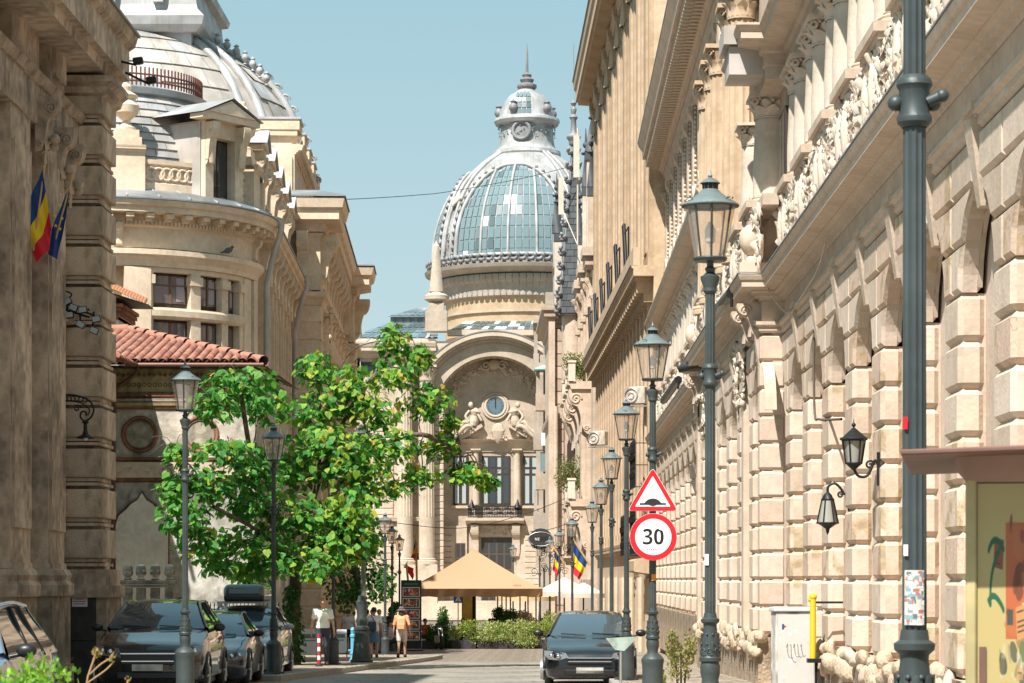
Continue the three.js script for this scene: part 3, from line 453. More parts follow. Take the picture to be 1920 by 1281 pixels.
// ---------------------------------------------------------------- drab concrete flats squeezed in before the palace
{
  const root = thing('concrete_flats', 'narrow drab concrete apartment block with stacked boxy balconies', 'building', [0.1, gy(186), -186], 0);
  root.dy = EY - gy(186);
  const grey = stone(0.5, 0.42, 0.35);
  part('wall', [B(-0.35, 3, -3.2, 18.6, -9, 0), B(-0.7, -0.35, -3.2, 15, -9, -1.5)], grey, root);
  for (let k = 0; k < 6; k++) {
    const y = 0.8 + k * 2.85, w = (k % 2) * 0.16;
    const b = part('balcony', [B(-0.9 - w, 0.9, y, y + 0.18, 0, 1.5), B(-0.9 - w, -0.5 - w, y + 0.18, y + 1.25, 1.36, 1.5), B(-0.42 - w, 0.9, y + 0.18, y + 1.15, 1.36, 1.5), B(-0.9 - w, -0.82 - w, y + 0.18, y + 1.1, 0, 1.36)], k % 2 ? grey : MAT.pinkDark, root);
    part('column', [B(-0.86 - w, -0.6 - w, y + 1.25, y + 2.84, 1.2, 1.45)], grey, b);
    const win = part('window', [B(-0.25, 0.7, y + 0.3, y + 2.4, 0.0, 0.05)], MAT.wood, root); part('pane', [B(-0.2, 0.2, y + 0.4, y + 2.3, 0.05, 0.07), B(0.25, 0.65, y + 0.4, y + 2.3, 0.05, 0.07)], k === 1 || k === 3 ? MAT.glassBlue : MAT.glass, win);
  }
  part('glazing', [B(-0.55, 0.6, 7.8, 9.2, 1.3, 1.34)], MAT.glassBlue, root);
  part('roof_slab', [B(-1.1, 3, 18.6, 18.9, -9, 0.6), B(-0.2, 2, 18.9, 21, -7, -1)], grey, root);
}
// ---------------------------------------------------------------- the domed palace that closes the street
{
  const D = 200, X0 = XS(926, D), root = thing('domed_palace', 'grand stone palace with glass dome, arched clock front and giant columns closing the street', 'building', [X0, gy(D), -D], 0);
  root.dy = EY - gy(D);
  const x = (p) => (p - 926) * D / F, y = (p) => YS(p, D);
  const R = 4.67, AC = y(780), left = x(600), right = x(1110);
  // front wall with the great arched opening
  const open = [[x(820), y(1200)], [x(1032), y(1200)], ...arc(0, AC, R, 0, PI, 26)];
  part('front_wall', [T(Ext([[left, -3.2], [x(820), -3.2], ...arc(0, AC, R, PI, 0, 26), [x(1032), -3.2], [right, -3.2], [right, y(640)], [left, y(640)]], 3.4), 0, 0, -3.4)], MAT.cec, root);
  part('body', [B(left, right, -3.2, y(640), -30, -3.4)], MAT.cec2, root);
  const niche = part('niche_wall', [B(x(818), x(1034), -3.2, AC + R + 0.1, -2.4, -2.0)], MAT.cec2, root);
  // voussoirs of the soffit, archivolt, dentils, lead-topped hood
  for (let k = 0; k < 31; k++) { const a0 = k / 31 * PI + 0.006, a1 = (k + 1) / 31 * PI - 0.006; part('voussoir', [T(Ext([...arc(0, AC, R + 0.02, a0, a1, 1), ...arc(0, AC, R - 0.07, a1, a0, 1)], 1.7), 0, 0, -1.95)], k % 2 ? MAT.cec : MAT.cec2, root); }
  const clip = (r, lim) => Math.acos(Math.min(1, lim / r));
  const ring = (r0, r1, z0, z1, lim = 4.95) => { const a = clip(r1, lim), b = clip(r0, lim); return T(Ext([...arc(0, AC, r1, a, PI - a, 26), ...arc(0, AC, r0, PI - b, b, 26)], z1 - z0), 0, 0, z0); };
  part('archivolt', [ring(R, R + 1.05, 0, 0.18, 5.6)], MAT.cec2, root);
  part('hood_moulding', [ring(R + 1.06, R + 1.3, 0, 0.3), ring(R + 1.3, R + 1.5, 0, 0.7), ring(R + 1.5, R + 1.85, 0, 0.95)], MAT.cec, root);
  part('hood_lead', [ring(R + 1.85, R + 1.93, 0, 1.0)], MAT.zinc, root);
  const dn = []; for (let k = 0; k < 60; k++) { const a = clip(R + 1.2, 4.9) + (PI - 2 * clip(R + 1.2, 4.9)) * (k + 0.5) / 60; dn.push(T(B(-0.07, 0.07, 0, 0.22, 0.3, 0.5), 0, R + 1.07, 0).rotateZ(a - PI / 2).translate(0, AC, 0)); }
  part('dentil', dn, MAT.cec, root, { stuff: true });
  // clock, wreath scrolls, reclining figures, broken pediment
  const cy0 = y(759), cx0 = x(928);
  const dial = document.createElement('canvas'); dial.width = dial.height = 256; { const c = dial.getContext('2d'); c.fillStyle = '#5d7380'; c.fillRect(0, 0, 256, 256); c.fillStyle = '#182028'; c.font = 'bold 30px serif'; c.textAlign = 'center'; c.textBaseline = 'middle'; ['XII', 'I', 'II', 'III', 'IIII', 'V', 'VI', 'VII', 'VIII', 'IX', 'X', 'XI'].forEach((t, i) => { c.save(); c.translate(128, 128); c.rotate(i * PI / 6); c.fillText(t, 0, -98); c.restore(); }); }
  const dt = new THREE.CanvasTexture(dial); dt.colorSpace = THREE.SRGBColorSpace;
  const clock = part('clock', [T(Tor(0.8, 0.12, 8, 28), cx0, cy0, -1.9), T(Tor(1.0, 0.1, 6, 28), cx0, cy0, -1.92)], MAT.cec, root);
  part('dial', [T(new THREE.CircleGeometry(0.72, 32), cx0, cy0, -1.86)], std(1, 1, 1, { map: dt, roughness: 0.4 }), clock, { uv: false });
  part('hand', [T(B(-0.035, 0.035, -0.1, 0.42, 0, 0.02), cx0, cy0, -1.84)], MAT.ink, clock); part('hand', [T(B(-0.025, 0.025, -0.1, 0.6, 0, 0.02), cx0, cy0, -1.81, 0, 0, 0.03)], MAT.ink, clock);
  seed = 31;
  const wr = []; for (let k = 0; k < 26; k++) { const a = PI * (k + 0.5) / 26, r = R - 0.75 + 0.14 * Math.sin(k * 2.4); wr.push(T(Spiral(0.26, 1.4, 0.075, 0.05), r * Math.cos(a), AC + r * Math.sin(a) * 0.96, -1.95, 0, 0, a + k), T(leaf(0.34, 0.6, 0.15), (r - 0.25) * Math.cos(a), AC + (r - 0.3) * Math.sin(a), -1.98, 0, 0, a - 0.6), T(Sph(0.12, 6, 5), (r + 0.25) * Math.cos(a), AC + (r + 0.25) * Math.sin(a), -1.95)); }
  part('scroll_relief', wr, MAT.cec, root);
  part('crest', [T(Sph(0.4, 10, 8), 0, AC + R - 0.5, -1.6, 0, 0, 0, [1.2, 1.1, 0.7]), ...[-1, 1].map((s) => T(Spiral(0.4, 1.5, 0.1, 0.05), s * 0.65, AC + R - 0.6, -1.6, 0, 0, s > 0 ? 0 : PI)), T(Garland(1.6, 0.8, 30), 0, AC + R - 1.1, -1.6)], MAT.cec, root);
  const yp = y(822);
  part('entablature', [Line([[0, yp - 0.95], [0.1, yp - 0.95], [0.1, yp - 0.3], [0.3, yp - 0.2], [0.6, yp - 0.15], [0.7, yp], [0, yp + 0.05]], x(822), x(1032), -2.0)], MAT.cec, root);
  for (const s of [-1, 1]) part('broken_pediment', [T(Ext([[s * 3.3, 0], [s * 1.1, 1.25], [s * 1.0, 1.0], [s * 2.6, 0]].sort(() => 0), 0.5), 0.1, yp, -1.9)], MAT.cec, root);
  const person = (s) => M([T(Lat([[0.02, 0], [0.34, 0.15], [0.4, 0.5], [0.3, 0.9], [0.44, 1.25], [0.2, 1.45], [0.12, 1.55]], 12), s * 1.7, yp + 0.95, -1.55, 0, 0, s * 0.18), T(Sph(0.22, 10, 8), s * 1.85, yp + 2.7, -1.5, 0, 0, 0, [0.9, 1.15, 1]), Tube([[s * 1.75, yp + 1.1, -1.4], [s * 2.3, yp + 1.35, -1.25], [s * 2.75, yp + 0.8, -1.2], [s * 3.5, yp + 0.25, -1.2]], 0.19, 14, 8), Tube([[s * 1.75, yp + 1.0, -1.4], [s * 2.2, yp + 1.0, -1.15], [s * 2.8, yp + 0.45, -1.15], [s * 3.2, yp + 0.1, -1.2]], 0.17, 14, 8), Tube([[s * 1.95, yp + 2.25, -1.4], [s * 2.25, yp + 1.8, -1.25], [s * 2.0, yp + 1.35, -1.2]], 0.11, 8, 7), Tube([[s * 1.5, yp + 2.25, -1.4], [s * 1.2, yp + 1.8, -1.3], [s * 1.0, yp + 1.45, -1.3]], 0.11, 8, 7), T(Garland(1.2, 0.7, 18), s * 2.2, yp + 0.2, -1.3)]);
  for (const s of [-1, 1]) part('reclining_statue', person(s), MAT.cec, root);
  part('cartouche', [T(Lat([[0.05, 0], [0.4, 0.4], [0.55, 1.0], [0.35, 1.5], [0.05, 1.6]], 12), 0.3, yp - 0.35, -1.35, 0, 0, 0, [1, 1, 0.5]), T(Garland(1.3, 1.3, 34), 0.3, yp - 0.3, -1.3)], MAT.cec, root);
  // first floor: tall windows between columns
  const winA = (x0, x1, y0, y1, bars) => { const w = part('window', [B(x0, x1, y0, y1, -2.0, -1.9)], MAT.wood, root); const n = bars; for (let k = 0; k < n; k++) for (const [a, b] of [[y0 + 0.12, y0 + (y1 - y0) * 0.6], [y0 + (y1 - y0) * 0.64, y0 + (y1 - y0) * 0.73], [y0 + (y1 - y0) * 0.77, y1 - 0.12]]) { const xa = x0 + 0.1 + (x1 - x0 - 0.1) * k / n, xb = x0 + (x1 - x0 - 0.1) * (k + 1) / n; part('pane', [B(xa, xb - 0.02, a, b, -1.9, -1.885)], MAT.glass, w); if (k % 2 === 0 || n < 3) part('curtain', [B(xa + 0.05, xb - 0.1, a + 0.02, b - 0.02, -1.884, -1.88)], MAT.curtain, w); } };
  winA(x(903), x(956), y(946), y(853), 4); winA(x(981), x(1010), y(946), y(853), 2); winA(x(848), x(877), y(946), y(853), 2);
  for (const p of [891, 969]) { const c = part('column', [T(Lat([[0.3, 0], [0.3, 1.6], [0.25, 4.1]], 16), x(p), y(946), -1.55)], MAT.cec, root); part('capital', [T(Lat([[0.26, 0], [0.34, 0.12], [0.34, 0.2]], 14), x(p), y(946) + 4.1, -1.55), B(x(p) - 0.4, x(p) + 0.4, y(946) + 4.3, y(946) + 4.42, -2, -1.15)], MAT.cec, c); }
  part('window_sill', [B(x(978), x(1014), y(952), y(947), -2, -1.6), B(x(845), x(880), y(952), y(947), -2, -1.6)], MAT.cec, root);
  const bal = part('balcony', [Line([[0, y(982)], [0.9, y(980)], [1.2, y(976)], [1.2, y(971)], [0, y(970)]], x(872), x(982), -2)], MAT.cec, root);
  { const g = []; for (let k = 0; k < 34; k++) { const q = x(878) + (x(978) - x(878)) * k / 33; g.push(Bar([q, y(970), -0.9], [q, y(949), -0.9], 0.03, 5)); if (k < 33) g.push(T(Spiral(0.13, 1.4, 0.03), q + 0.06, y(962), -0.88, 0, 0, k), T(Spiral(0.12, 1.4, 0.03), q + 0.06, y(954), -0.88, 0, 0, k + 2)); } g.push(Bar([x(876), y(949), -0.9], [x(980), y(949), -0.9], 0.05), Bar([x(876), y(969), -0.9], [x(980), y(969), -0.9], 0.05)); for (const p of [884, 970]) g.push(T(new THREE.ConeGeometry(0.3, 0.7, 6), x(p), y(943), -0.9)); part('iron_railing', g, MAT.iron, bal); }
  // entrance
  for (const [a, b] of [[820, 874], [968, 1032]]) part('lower_wall', [B(x(a), x(b), -3.2, y(985), -2, -1.7)], MAT.cec, root);
  for (let k = 0; k < 13; k++) for (const [a, b] of [[820, 846], [984, 1032]]) part('course_block', [T(Cham(x(b) - x(a), 0.4, 0.2, 0.04), (x(a) + x(b)) / 2, -1.9 + k * 0.43, -1.62)], MAT.cec, root);
  const dg = phy(0.05, 0.05, 0.052, { roughness: 0.1, clearcoat: 1 }), doorW = std(0.09, 0.065, 0.05, { roughness: 0.5 });
  for (const [n, xa, xb, yt, z, c, r] of [['entrance_door', x(901), x(959), y(1008), -1.95, 4, 5], ['side_door', x(853), x(871), y(1018), -1.66, 2, 5]]) { const dr = part(n, [B(xa, xb, -3.2, yt, z - 0.05, z)], doorW, root), w = (xb - xa) / c, h = (yt + 3.0) / r; for (let i = 0; i < c; i++) for (let j = 0; j < r; j++) part('door_pane', [B(xa + i * w + 0.07, xa + (i + 1) * w - 0.07, -3.0 + j * h + 0.08, -3.0 + (j + 1) * h - 0.06, z, z + 0.02)], dg, dr); }
  part('door_lintel', [B(x(893), x(967), y(1006), y(985), -2, -1.7), T(Garland(2.6, 0.7, 46), x(930), y(1003), -1.68)], MAT.cec, root);
  for (const p of [889, 967]) part('scroll_bracket', [T(Console(0.6, 2.6, 0.8), x(p), y(1046), -1.9)], MAT.cec, root);
  // giant fluted columns and rusticated side wall
  for (const p of [744, 760, 801].slice(1)) { const c = part('giant_column', [T(Lat([[0.62, 0], [0.62, 3.2]], 20), x(p), y(1047), 0.7), T(Fluted(0.62, 0.55, 10.6, 16, 0.06), x(p), y(1047) + 3.2, 0.7)], MAT.cec, root); part('column_base', [T(Base(0.62, 0.5), x(p), y(1047) - 0.5, 0.7), B(x(p) - 0.85, x(p) + 0.85, -3.2, y(1047) - 0.5, -0.1, 1.5)], MAT.cec, c); part('capital', [T(Capital(0.55, 1.2), x(p), y(1047) + 13.8, 0.7)], MAT.cec, c); }
  for (let k = 0; k < 32; k++) { part('course_block', [T(Cham(1.15, 0.46, 0.2, 0.04), x(833) - 0.62, -2.2 + k * 0.5, 0.0)], MAT.cec, root); part('course_block', [T(Cham(1.3, 0.46, 0.2, 0.04), x(722), -2.2 + k * 0.5, 0.0)], MAT.cec, root); }
  part('main_cornice', [Line(cornice(y(672), 1.2, 1.0), left, x(818), 0), B(left, x(816), y(645), y(636), -3, 0.1)], MAT.cec, root);
  part('string_course', [Line(cornice(y(982), 0.5, 0.35), left, x(818), 0)], MAT.cec, root);
  for (const p of [655, 690]) { const w = part('window', [B(x(p) - 0.6, x(p) + 0.6, y(700), y(672) - 0.3, 0, 0.05)], MAT.wood, root); part('pane', [B(x(p) - 0.5, x(p) + 0.5, y(698), y(676) - 0.2, 0.05, 0.07)], MAT.glass, w); for (const q of [-0.76, 0.76]) part('window_frame', [B(x(p) + q - 0.14, x(p) + q + 0.14, y(705), y(674), 0, 0.3)], MAT.cec, w); }
  for (let k = 0; k < 9; k++) part('step', [B(x(690), right, -3.1 + k * 0.16, -2.945 + k * 0.16, -1.7, 5 - k * 0.45)], MAT.cec, root);
  // roof obelisk, glass roofs
  const ob = x(818), yb = y(622);
  part('obelisk', [B(ob - 0.85, ob + 0.85, yb, yb + 1.6, -0.9, 0.6), B(ob - 0.6, ob + 0.6, yb + 1.6, yb + 2.2, -0.7, 0.5), T(Lat([[0.4, 0], [0.95, 0.3], [0.95, 0.6], [0.5, 0.9]], 14), ob, yb + 2.2, -0.15), new THREE.CylinderGeometry(0.3, 0.75, 3.6, 4).rotateY(PI / 4).translate(ob, yb + 4.9, -0.15), new THREE.ConeGeometry(0.3, 0.5, 4).rotateY(PI / 4).translate(ob, yb + 6.95, -0.15)], MAT.cec2, root);
  const roofPane = (name, P, nu, nv, mats) => {                  // sloping glass roof of single panes, P(u, v) gives its corners
    const r = part(name, [Quads([[P(0, 0), P(1, 0), P(1, 1), P(0, 1)]])], MAT.lead, root);
    for (let i = 0; i < nu; i++) for (let j = 0; j < nv; j++) { const e = 0.05, q = [P((i + e) / nu, (j + e) / nv), P((i + 1 - e) / nu, (j + e) / nv), P((i + 1 - e) / nu, (j + 1 - e) / nv), P((i + e) / nu, (j + 1 - e) / nv)].map((v) => [v[0], v[1] + 0.06, v[2] + 0.05]); part('pane', Quads([q]), mats[Math.floor(rnd() * mats.length)], r); }
    for (let i = 0; i <= nu; i++) part('glazing_bar', [Bar(P(i / nu, 0), P(i / nu, 1), 0.05, 5)], MAT.lead, r);
  };
  const gp = [MAT.glassBlue, phy(0.10, 0.14, 0.15, { roughness: 0.2, ior: 1.7 }), phy(0.16, 0.2, 0.21, { roughness: 0.3 })];
  const lerp3 = (a, b, t) => a.map((v, i) => v + (b[i] - v) * t), bil = (a, b, c, d) => (u, v) => lerp3(lerp3(a, b, u), lerp3(d, c, u), v);
  roofPane('glass_roof', bil([x(655), y(632), -1], [x(796), y(632), -1], [x(806), y(590), -7], [x(716), y(590), -7]), 9, 3, gp);
  part('lantern_band', [B(x(722), x(790), y(590), y(577), -10, -7)], MAT.leadDark, root);
  for (let k = 0; k < 13; k++) part('lantern_pane', [B(x(724) + k * 0.21, x(724) + k * 0.21 + 0.16, y(588), y(579), -7, -6.97)], gp[k % 3], root);
  roofPane('glass_roof', bil([x(718), y(577), -6.7], [x(797), y(577), -6.7], [x(803), y(557), -9.5], [x(764), y(557), -9.5]), 6, 2, gp);
  part('ridge_cap', [B(x(762), x(805), y(556), y(553), -9.8, -9.4), Hull([[x(797), y(632), -0.9], [x(803), y(632), -0.9], [x(806), y(556), -9.5], [x(811), y(556), -9.5], [x(800), y(634), -1.5]])], MAT.lead, root);
  for (let k = 0; k < 11; k++) part('roof_step', [B(x(800) - 0.1, x(818), y(630) + k * 0.28, y(630) + k * 0.28 + 0.13, -2.4 - k * 0.4, -1.9 - k * 0.4)], MAT.leadDark, root);
  roofPane('glass_roof', bil([x(842), y(612), -3], [x(1016), y(612), -3], [x(1016), y(584), -8], [x(868), y(584), -8]), 15, 3, [...gp, MAT.white]);
  part('roof_kerb', [B(x(836), x(1020), y(622), y(612), -4, -2.6)], MAT.cec, root);
  // drum and dome
  const DD = 225, dx = XS(988, DD) - X0, dz = DD * -1 + D, Y = (p) => YS(p, DD);
  const cyl = (r, y0, y1) => Cyl(r, r, y1 - y0, 48).translate(dx, y0, dz);
  part('drum', [cyl(7.15, Y(640), Y(541))], MAT.ochre, root);
  part('drum_band', [cyl(7.35, Y(600), Y(596)), cyl(7.3, Y(553), Y(545))], MAT.cec2, root);
  for (let k = 0; k < 44; k++) part('bracket', [T(Console(0.55, 1.9, 0.85), 0, Y(532) - 1.9, 7.15).rotateY(-1.6 + k * 3.2 / 43).translate(dx, 0, dz)], stone(0.42, 0.38, 0.33), root);
  part('drum_cornice', [T(Lat([[7.4, Y(531)], [8.0, Y(529)], [8.25, Y(524)], [8.9, Y(521)], [9.0, Y(515)], [8.2, Y(512)], [8.2, Y(505)]], 56), dx, 0, dz)], stone(0.42, 0.38, 0.33), root);
  const gar = []; for (let k = 0; k < 40; k++) { const a = -1.6 + k * 3.2 / 39; gar.push(T(Tor(0.36, 0.14, 6, 10, PI), 0, Y(500), 8.65, 0, 0, PI).rotateY(a).translate(dx, 0, dz), T(Sph(0.22, 7, 6), 0.4, Y(500), 8.7).rotateY(a).translate(dx, 0, dz), T(Cyl(0.1, 0.1, 0.6, 6), 0.4, Y(512), 8.6).rotateY(a).translate(dx, 0, dz)); }
  part('garland_band', gar, MAT.leadDark, root);
  const prof = [[8.25, 505], [8.2, 495], [7.95, 445], [7.2, 395], [5.95, 350], [4.45, 318], [2.75, 293]].map(([r, p]) => [r, Y(p)]);
  const curve = new THREE.CatmullRomCurve3(prof.map(([r, q]) => V3(r, q, 0)), false, 'centripetal'), at = (t) => { const v = curve.getPoint(Math.min(1, Math.max(0, t))); return [v.x, v.y]; };
  const dome = part('dome', [T(Lat(Array.from({ length: 26 }, (_, i) => at(i / 25)), 64), dx, 0, dz)], MAT.lead, root);
  const th0 = -0.19;                                              // the big window looks a little to the left of the camera
  const S = (th, t, o = 0) => { const [r, q] = at(t); return V3(dx + (r + o) * Math.sin(th), q + o * 0.3, dz + (r + o) * Math.cos(th)); };
  for (const c of [th0 - PI / 2, th0, th0 + PI / 2]) {
    const main = c === th0, halfA = (t) => 0.60 * Math.pow(Math.max(0, 1 - Math.pow(Math.max(0, (t - 0.30)) / 0.5, 2.2)), 0.5), t0 = 0.13, t1 = 0.79;
    const glazing = main ? dome : null; if (!main && c > th0) continue;
    const rows = 10, cols = 16;
    for (let i = 0; i < cols; i++) for (let j = 0; j < rows; j++) {
      const ta = t0 + (t1 - t0) * (j + 0.025) / rows, tb = t0 + (t1 - t0) * (j + 0.975) / rows, a0 = -0.6 + 1.2 * (i + 0.07) / cols, a1 = -0.6 + 1.2 * (i + 0.93) / cols, h = halfA((ta + tb) / 2 + 0.015);
      if (Math.min(Math.abs(a0), Math.abs(a1)) > h) continue;
      const A = Math.max(-h, a0), Bq = Math.min(h, a1); if (Bq - A < 0.01) continue;
      const k = rnd(), m = k < 0.025 ? MAT.white : k < 0.07 ? gp[2] : k < 0.14 ? gp[1] : MAT.glassBlue;
      part('pane', Quads([[S(c + A, ta, 0.09), S(c + Bq, ta, 0.09), S(c + Bq, tb, 0.09), S(c + A, tb, 0.09)].map((v) => v.toArray())]), m, dome);
    }
    const edge = (o, w, n = 30) => Tube([...Array.from({ length: n }, (_, i) => { const t = t0 + (t1 - 0.001 - t0) * i / (n - 1); return S(c - halfA(t) - o, t, 0.12); }), ...Array.from({ length: n }, (_, i) => { const t = t1 - 0.001 - (t1 - t0) * i / (n - 1); return S(c + halfA(t) + o, t, 0.12); })], w, 120, 7);
    part('window_arch', [edge(0.03, 0.2), edge(0.085, 0.13)], MAT.lead, dome);
    for (const f of [-0.3, 0, 0.3]) { let tm = t1; while (tm > t0 && halfA(tm) < Math.abs(f)) tm -= 0.01; part('mullion', [Tube(Array.from({ length: 14 }, (_, i) => S(c + f, t0 + (tm - t0) * i / 13, 0.14)), 0.13, 24, 6)], MAT.lead, dome); }
    part('window_sill', [Tube(Array.from({ length: 12 }, (_, i) => S(c - 0.68 + 1.36 * i / 11, t0 - 0.02, 0.15)), 0.16, 30, 6)], MAT.lead, dome);
    for (let k = 0; k < 15; k++) { const t = t0 + (t1 - t0) * k / 15; for (const s of [-1, 1]) part('boss', [T(Sph(0.17, 7, 6), ...S(c + s * (halfA(t) + 0.06), t, 0.3).toArray())], MAT.leadDark, dome); }
  }
  for (const a of [th0 - 0.85, th0 - 0.72, th0 + 0.72, th0 + 0.85]) part('rib', [Tube(Array.from({ length: 16 }, (_, i) => S(a, i / 15, 0.1)), 0.17, 32, 6)], MAT.lead, dome);
  part('lozenge', [T(Cham(1.1, 1.1, 0.25, 0.05), 0, 0, 0, 0, 0, PI / 4).rotateX(-0.55).rotateY(th0 - 0.79).translate(...S(th0 - 0.79, 0.52, 0.2).toArray())], MAT.leadWarm, dome);
  seed = 5; part('trophy_relief', [T(Garland(1.6, 3.2, 60), 0, 0, 0, 0, -0.15).rotateY(th0 - 0.79).translate(...S(th0 - 0.79, 0.06, 0.15).toArray())], MAT.leadDark, dome);
  // lantern on the dome
  const lan = (l, s = 32) => T(Lat(l.map(([r, p]) => [r, Y(p)]), s), dx, 0, dz);
  const lantern = part('lantern', [lan([[2.9, 296], [3.0, 292], [2.95, 286], [2.6, 282], [2.45, 276], [2.35, 262], [2.3, 240], [2.75, 236], [2.9, 230], [2.85, 225], [2.4, 221]])], MAT.lead, root);
  part('cupola', [lan([[2.45, 222], [2.4, 212], [2.1, 195], [1.5, 180], [0.8, 171], [0.6, 166]])], MAT.lead, lantern);
  for (let i = 0; i < 4; i++) for (let j = 0; j < 4; j++) { const a = th0 - 0.34 + 0.7 * i / 4, b = a + 0.155, P = (th, q) => { const r = 2.5 - 0.0 - Math.pow(q / 4, 2) * 0.85; return [dx + r * Math.sin(th), Y(222) + q * 0.52, dz + r * Math.cos(th)]; }; part('pane', Quads([[P(a, j + 0.05), P(b, j + 0.05), P(b, j + 0.92), P(a, j + 0.92)]]), rnd() < 0.2 ? MAT.white : gp[j % 3], lantern); }
  part('oval_window', [T(Tor(0.75, 0.16, 8, 20), 0, Y(253), 2.45, 0, 0, 0).rotateY(th0).translate(dx, 0, dz), T(new THREE.CircleGeometry(0.7, 20), 0, Y(253), 2.42).rotateY(th0).translate(dx, 0, dz)], MAT.leadDark, lantern);
  seed = 15; const lo = []; for (let k = 0; k < 10; k++) lo.push(T(Garland(1.3, 1.8, 18), 0, Y(262), 2.42).rotateY(k * PI / 5 + 0.3).translate(dx, 0, dz), ...(k % 2 ? [T(Urn(1.5), 0, Y(226), 2.5).rotateY(k * PI / 5 + 0.15).translate(dx, 0, dz)] : []));
  part('carving', lo, MAT.leadDark, lantern, { stuff: true });
  part('spire', [lan([[0.7, 168], [0.9, 164], [0.9, 160], [0.5, 156], [0.65, 150], [0.35, 145], [0.45, 141], [0.14, 136], [0.1, 100], [0.03, 82]], 10)], MAT.leadDark, lantern);
}
// ---------------------------------------------------------------- weathered stone building at the left edge
{
  const root = thing('weathered_building', 'weathered brown stone building with banded corner pier and heavy cornice, left edge', 'building', [-9.6, gy(48), 0], PI / 2);
  root.dy = EY - gy(48);
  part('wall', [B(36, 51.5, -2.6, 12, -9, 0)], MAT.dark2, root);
  // banded corner pier: heavy blocks over stepped joints
  const blk = boxUV(clean(Cham(1.62, 0.56, 0.92, 0.012))), j1 = boxUV(clean(B(-0.74, 0.74, 0, 0.07, -0.45, 0.37))), j2 = boxUV(clean(B(-0.68, 0.68, 0, 0.16, -0.45, 0.3))), j3 = boxUV(clean(B(-0.78, 0.78, 0, 0.06, -0.45, 0.41)));
  const pm = [MAT.dark, std(0.62, 0.49, 0.37, { map: tDirty, bumpMap: bStone, bumpScale: 0.012 }), std(0.52, 0.42, 0.325, { map: tDirty, bumpMap: bStone, bumpScale: 0.014 })];
  for (let k = 0; k < 12; k++) { const y = 0.42 + k * 0.79; const b = piece('block', blk, pm[k % 3], root, 50.85, y + 0.28, 0.45); piece('joint_moulding', j1, MAT.dark, b, 0, -0.355, 0); piece('joint_moulding', j3, MAT.dark, b, 0, -0.44, 0); }
  part('pier_core', [B(50.2, 51.5, -2.5, 9.9, 0, 0.72)], MAT.dark2, root);
  part('pier_base', [B(49.98, 51.75, -0.12, 0.2, -0.05, 0.98), B(49.9, 51.85, -0.35, -0.12, -0.05, 1.06)], MAT.dark, root);
  part('granite_dado', [B(50.02, 51.7, -2.5, -1.2, -0.05, 0.8), B(50.015, 51.7, -1.19, -0.36, -0.05, 0.8)], MAT.granite, root);
  part('dado_edge', [B(50.0, 51.75, -2.5, -0.35, 0.8, 1.0)], MAT.dark, root);
  // engaged pilasters with moulded feet
  for (const [a, b, o] of [[43.9, 45.6, 0.4], [46.6, 47.6, 0.52], [47.9, 48.7, 0.42]]) {
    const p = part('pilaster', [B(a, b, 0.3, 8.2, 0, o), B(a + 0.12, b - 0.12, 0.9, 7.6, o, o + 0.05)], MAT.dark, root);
    part('pilaster_foot', [Sweep([[0, -0.3], [0.16, -0.3], [0.16, -0.1], [0.1, -0.02], [0.13, 0.08], [0.08, 0.18], [0.04, 0.2], [0.03, 0.3], [0, 0.3]], [[a, 0], [a, o], [b, o], [b, 0]].map(([u, w]) => [u, w])), B(a - 0.1, b + 0.1, -1.6, -0.3, 0, o + 0.1), B(a - 0.14, b + 0.14, -2.5, -1.6, 0, o + 0.16)], MAT.dark, p);
  }
  part('recess_panel', [B(48.8, 50, -0.3, 6.8, 0, 0.06), B(49.15, 49.75, 0.6, 5.8, 0.06, 0.1)], MAT.dark, root);
  part('side_door', [B(49.1, 49.8, -2.2, 3.9, 0.06, 0.1)], std(0.12, 0.08, 0.055, { map: tMetal, roughness: 0.6 }), root);
  part('ledge', [Line(cornice(4.85, 0.28, 0.35), 48.8, 50.0, 0.06)], MAT.dark, root);
  // entablature, soffit, cornice
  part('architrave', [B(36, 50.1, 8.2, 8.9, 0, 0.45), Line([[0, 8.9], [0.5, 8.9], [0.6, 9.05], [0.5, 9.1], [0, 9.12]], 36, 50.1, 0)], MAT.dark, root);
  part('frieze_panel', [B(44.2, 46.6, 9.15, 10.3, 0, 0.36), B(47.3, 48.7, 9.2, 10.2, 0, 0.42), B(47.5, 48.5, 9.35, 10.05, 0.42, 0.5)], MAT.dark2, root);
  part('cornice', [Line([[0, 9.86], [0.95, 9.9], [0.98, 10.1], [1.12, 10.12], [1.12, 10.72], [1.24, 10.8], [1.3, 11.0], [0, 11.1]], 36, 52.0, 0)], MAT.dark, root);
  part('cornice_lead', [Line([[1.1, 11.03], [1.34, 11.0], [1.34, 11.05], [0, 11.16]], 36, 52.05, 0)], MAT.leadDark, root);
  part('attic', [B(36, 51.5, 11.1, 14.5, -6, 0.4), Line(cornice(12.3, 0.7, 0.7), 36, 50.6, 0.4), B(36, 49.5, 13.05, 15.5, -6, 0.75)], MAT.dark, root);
  for (const [u, y] of [[46.2, 7.5], [47.7, 7.2], [48.6, 7.05]]) part('scroll_bracket', [T(Console(0.36, 1.0, 0.42), u, y + 0.2, 0.4), T(Sph(0.1, 10, 8), u, y + 0.45, 0.72), T(Sph(0.085, 10, 8), u + 0.14, y + 0.34, 0.68), T(leaf(0.16, 0.4, 0.05), u, y + 0.0, 0.55)], MAT.dark, root);
  part('corner_moulding', [Sweep([[0, 9.45], [0.1, 9.5], [0.14, 9.62], [0.25, 9.7], [0.25, 9.82], [0, 9.85]], [[50.05, 0.05], [50.05, 0.9], [51.7, 0.9]])], MAT.dark, root);
}
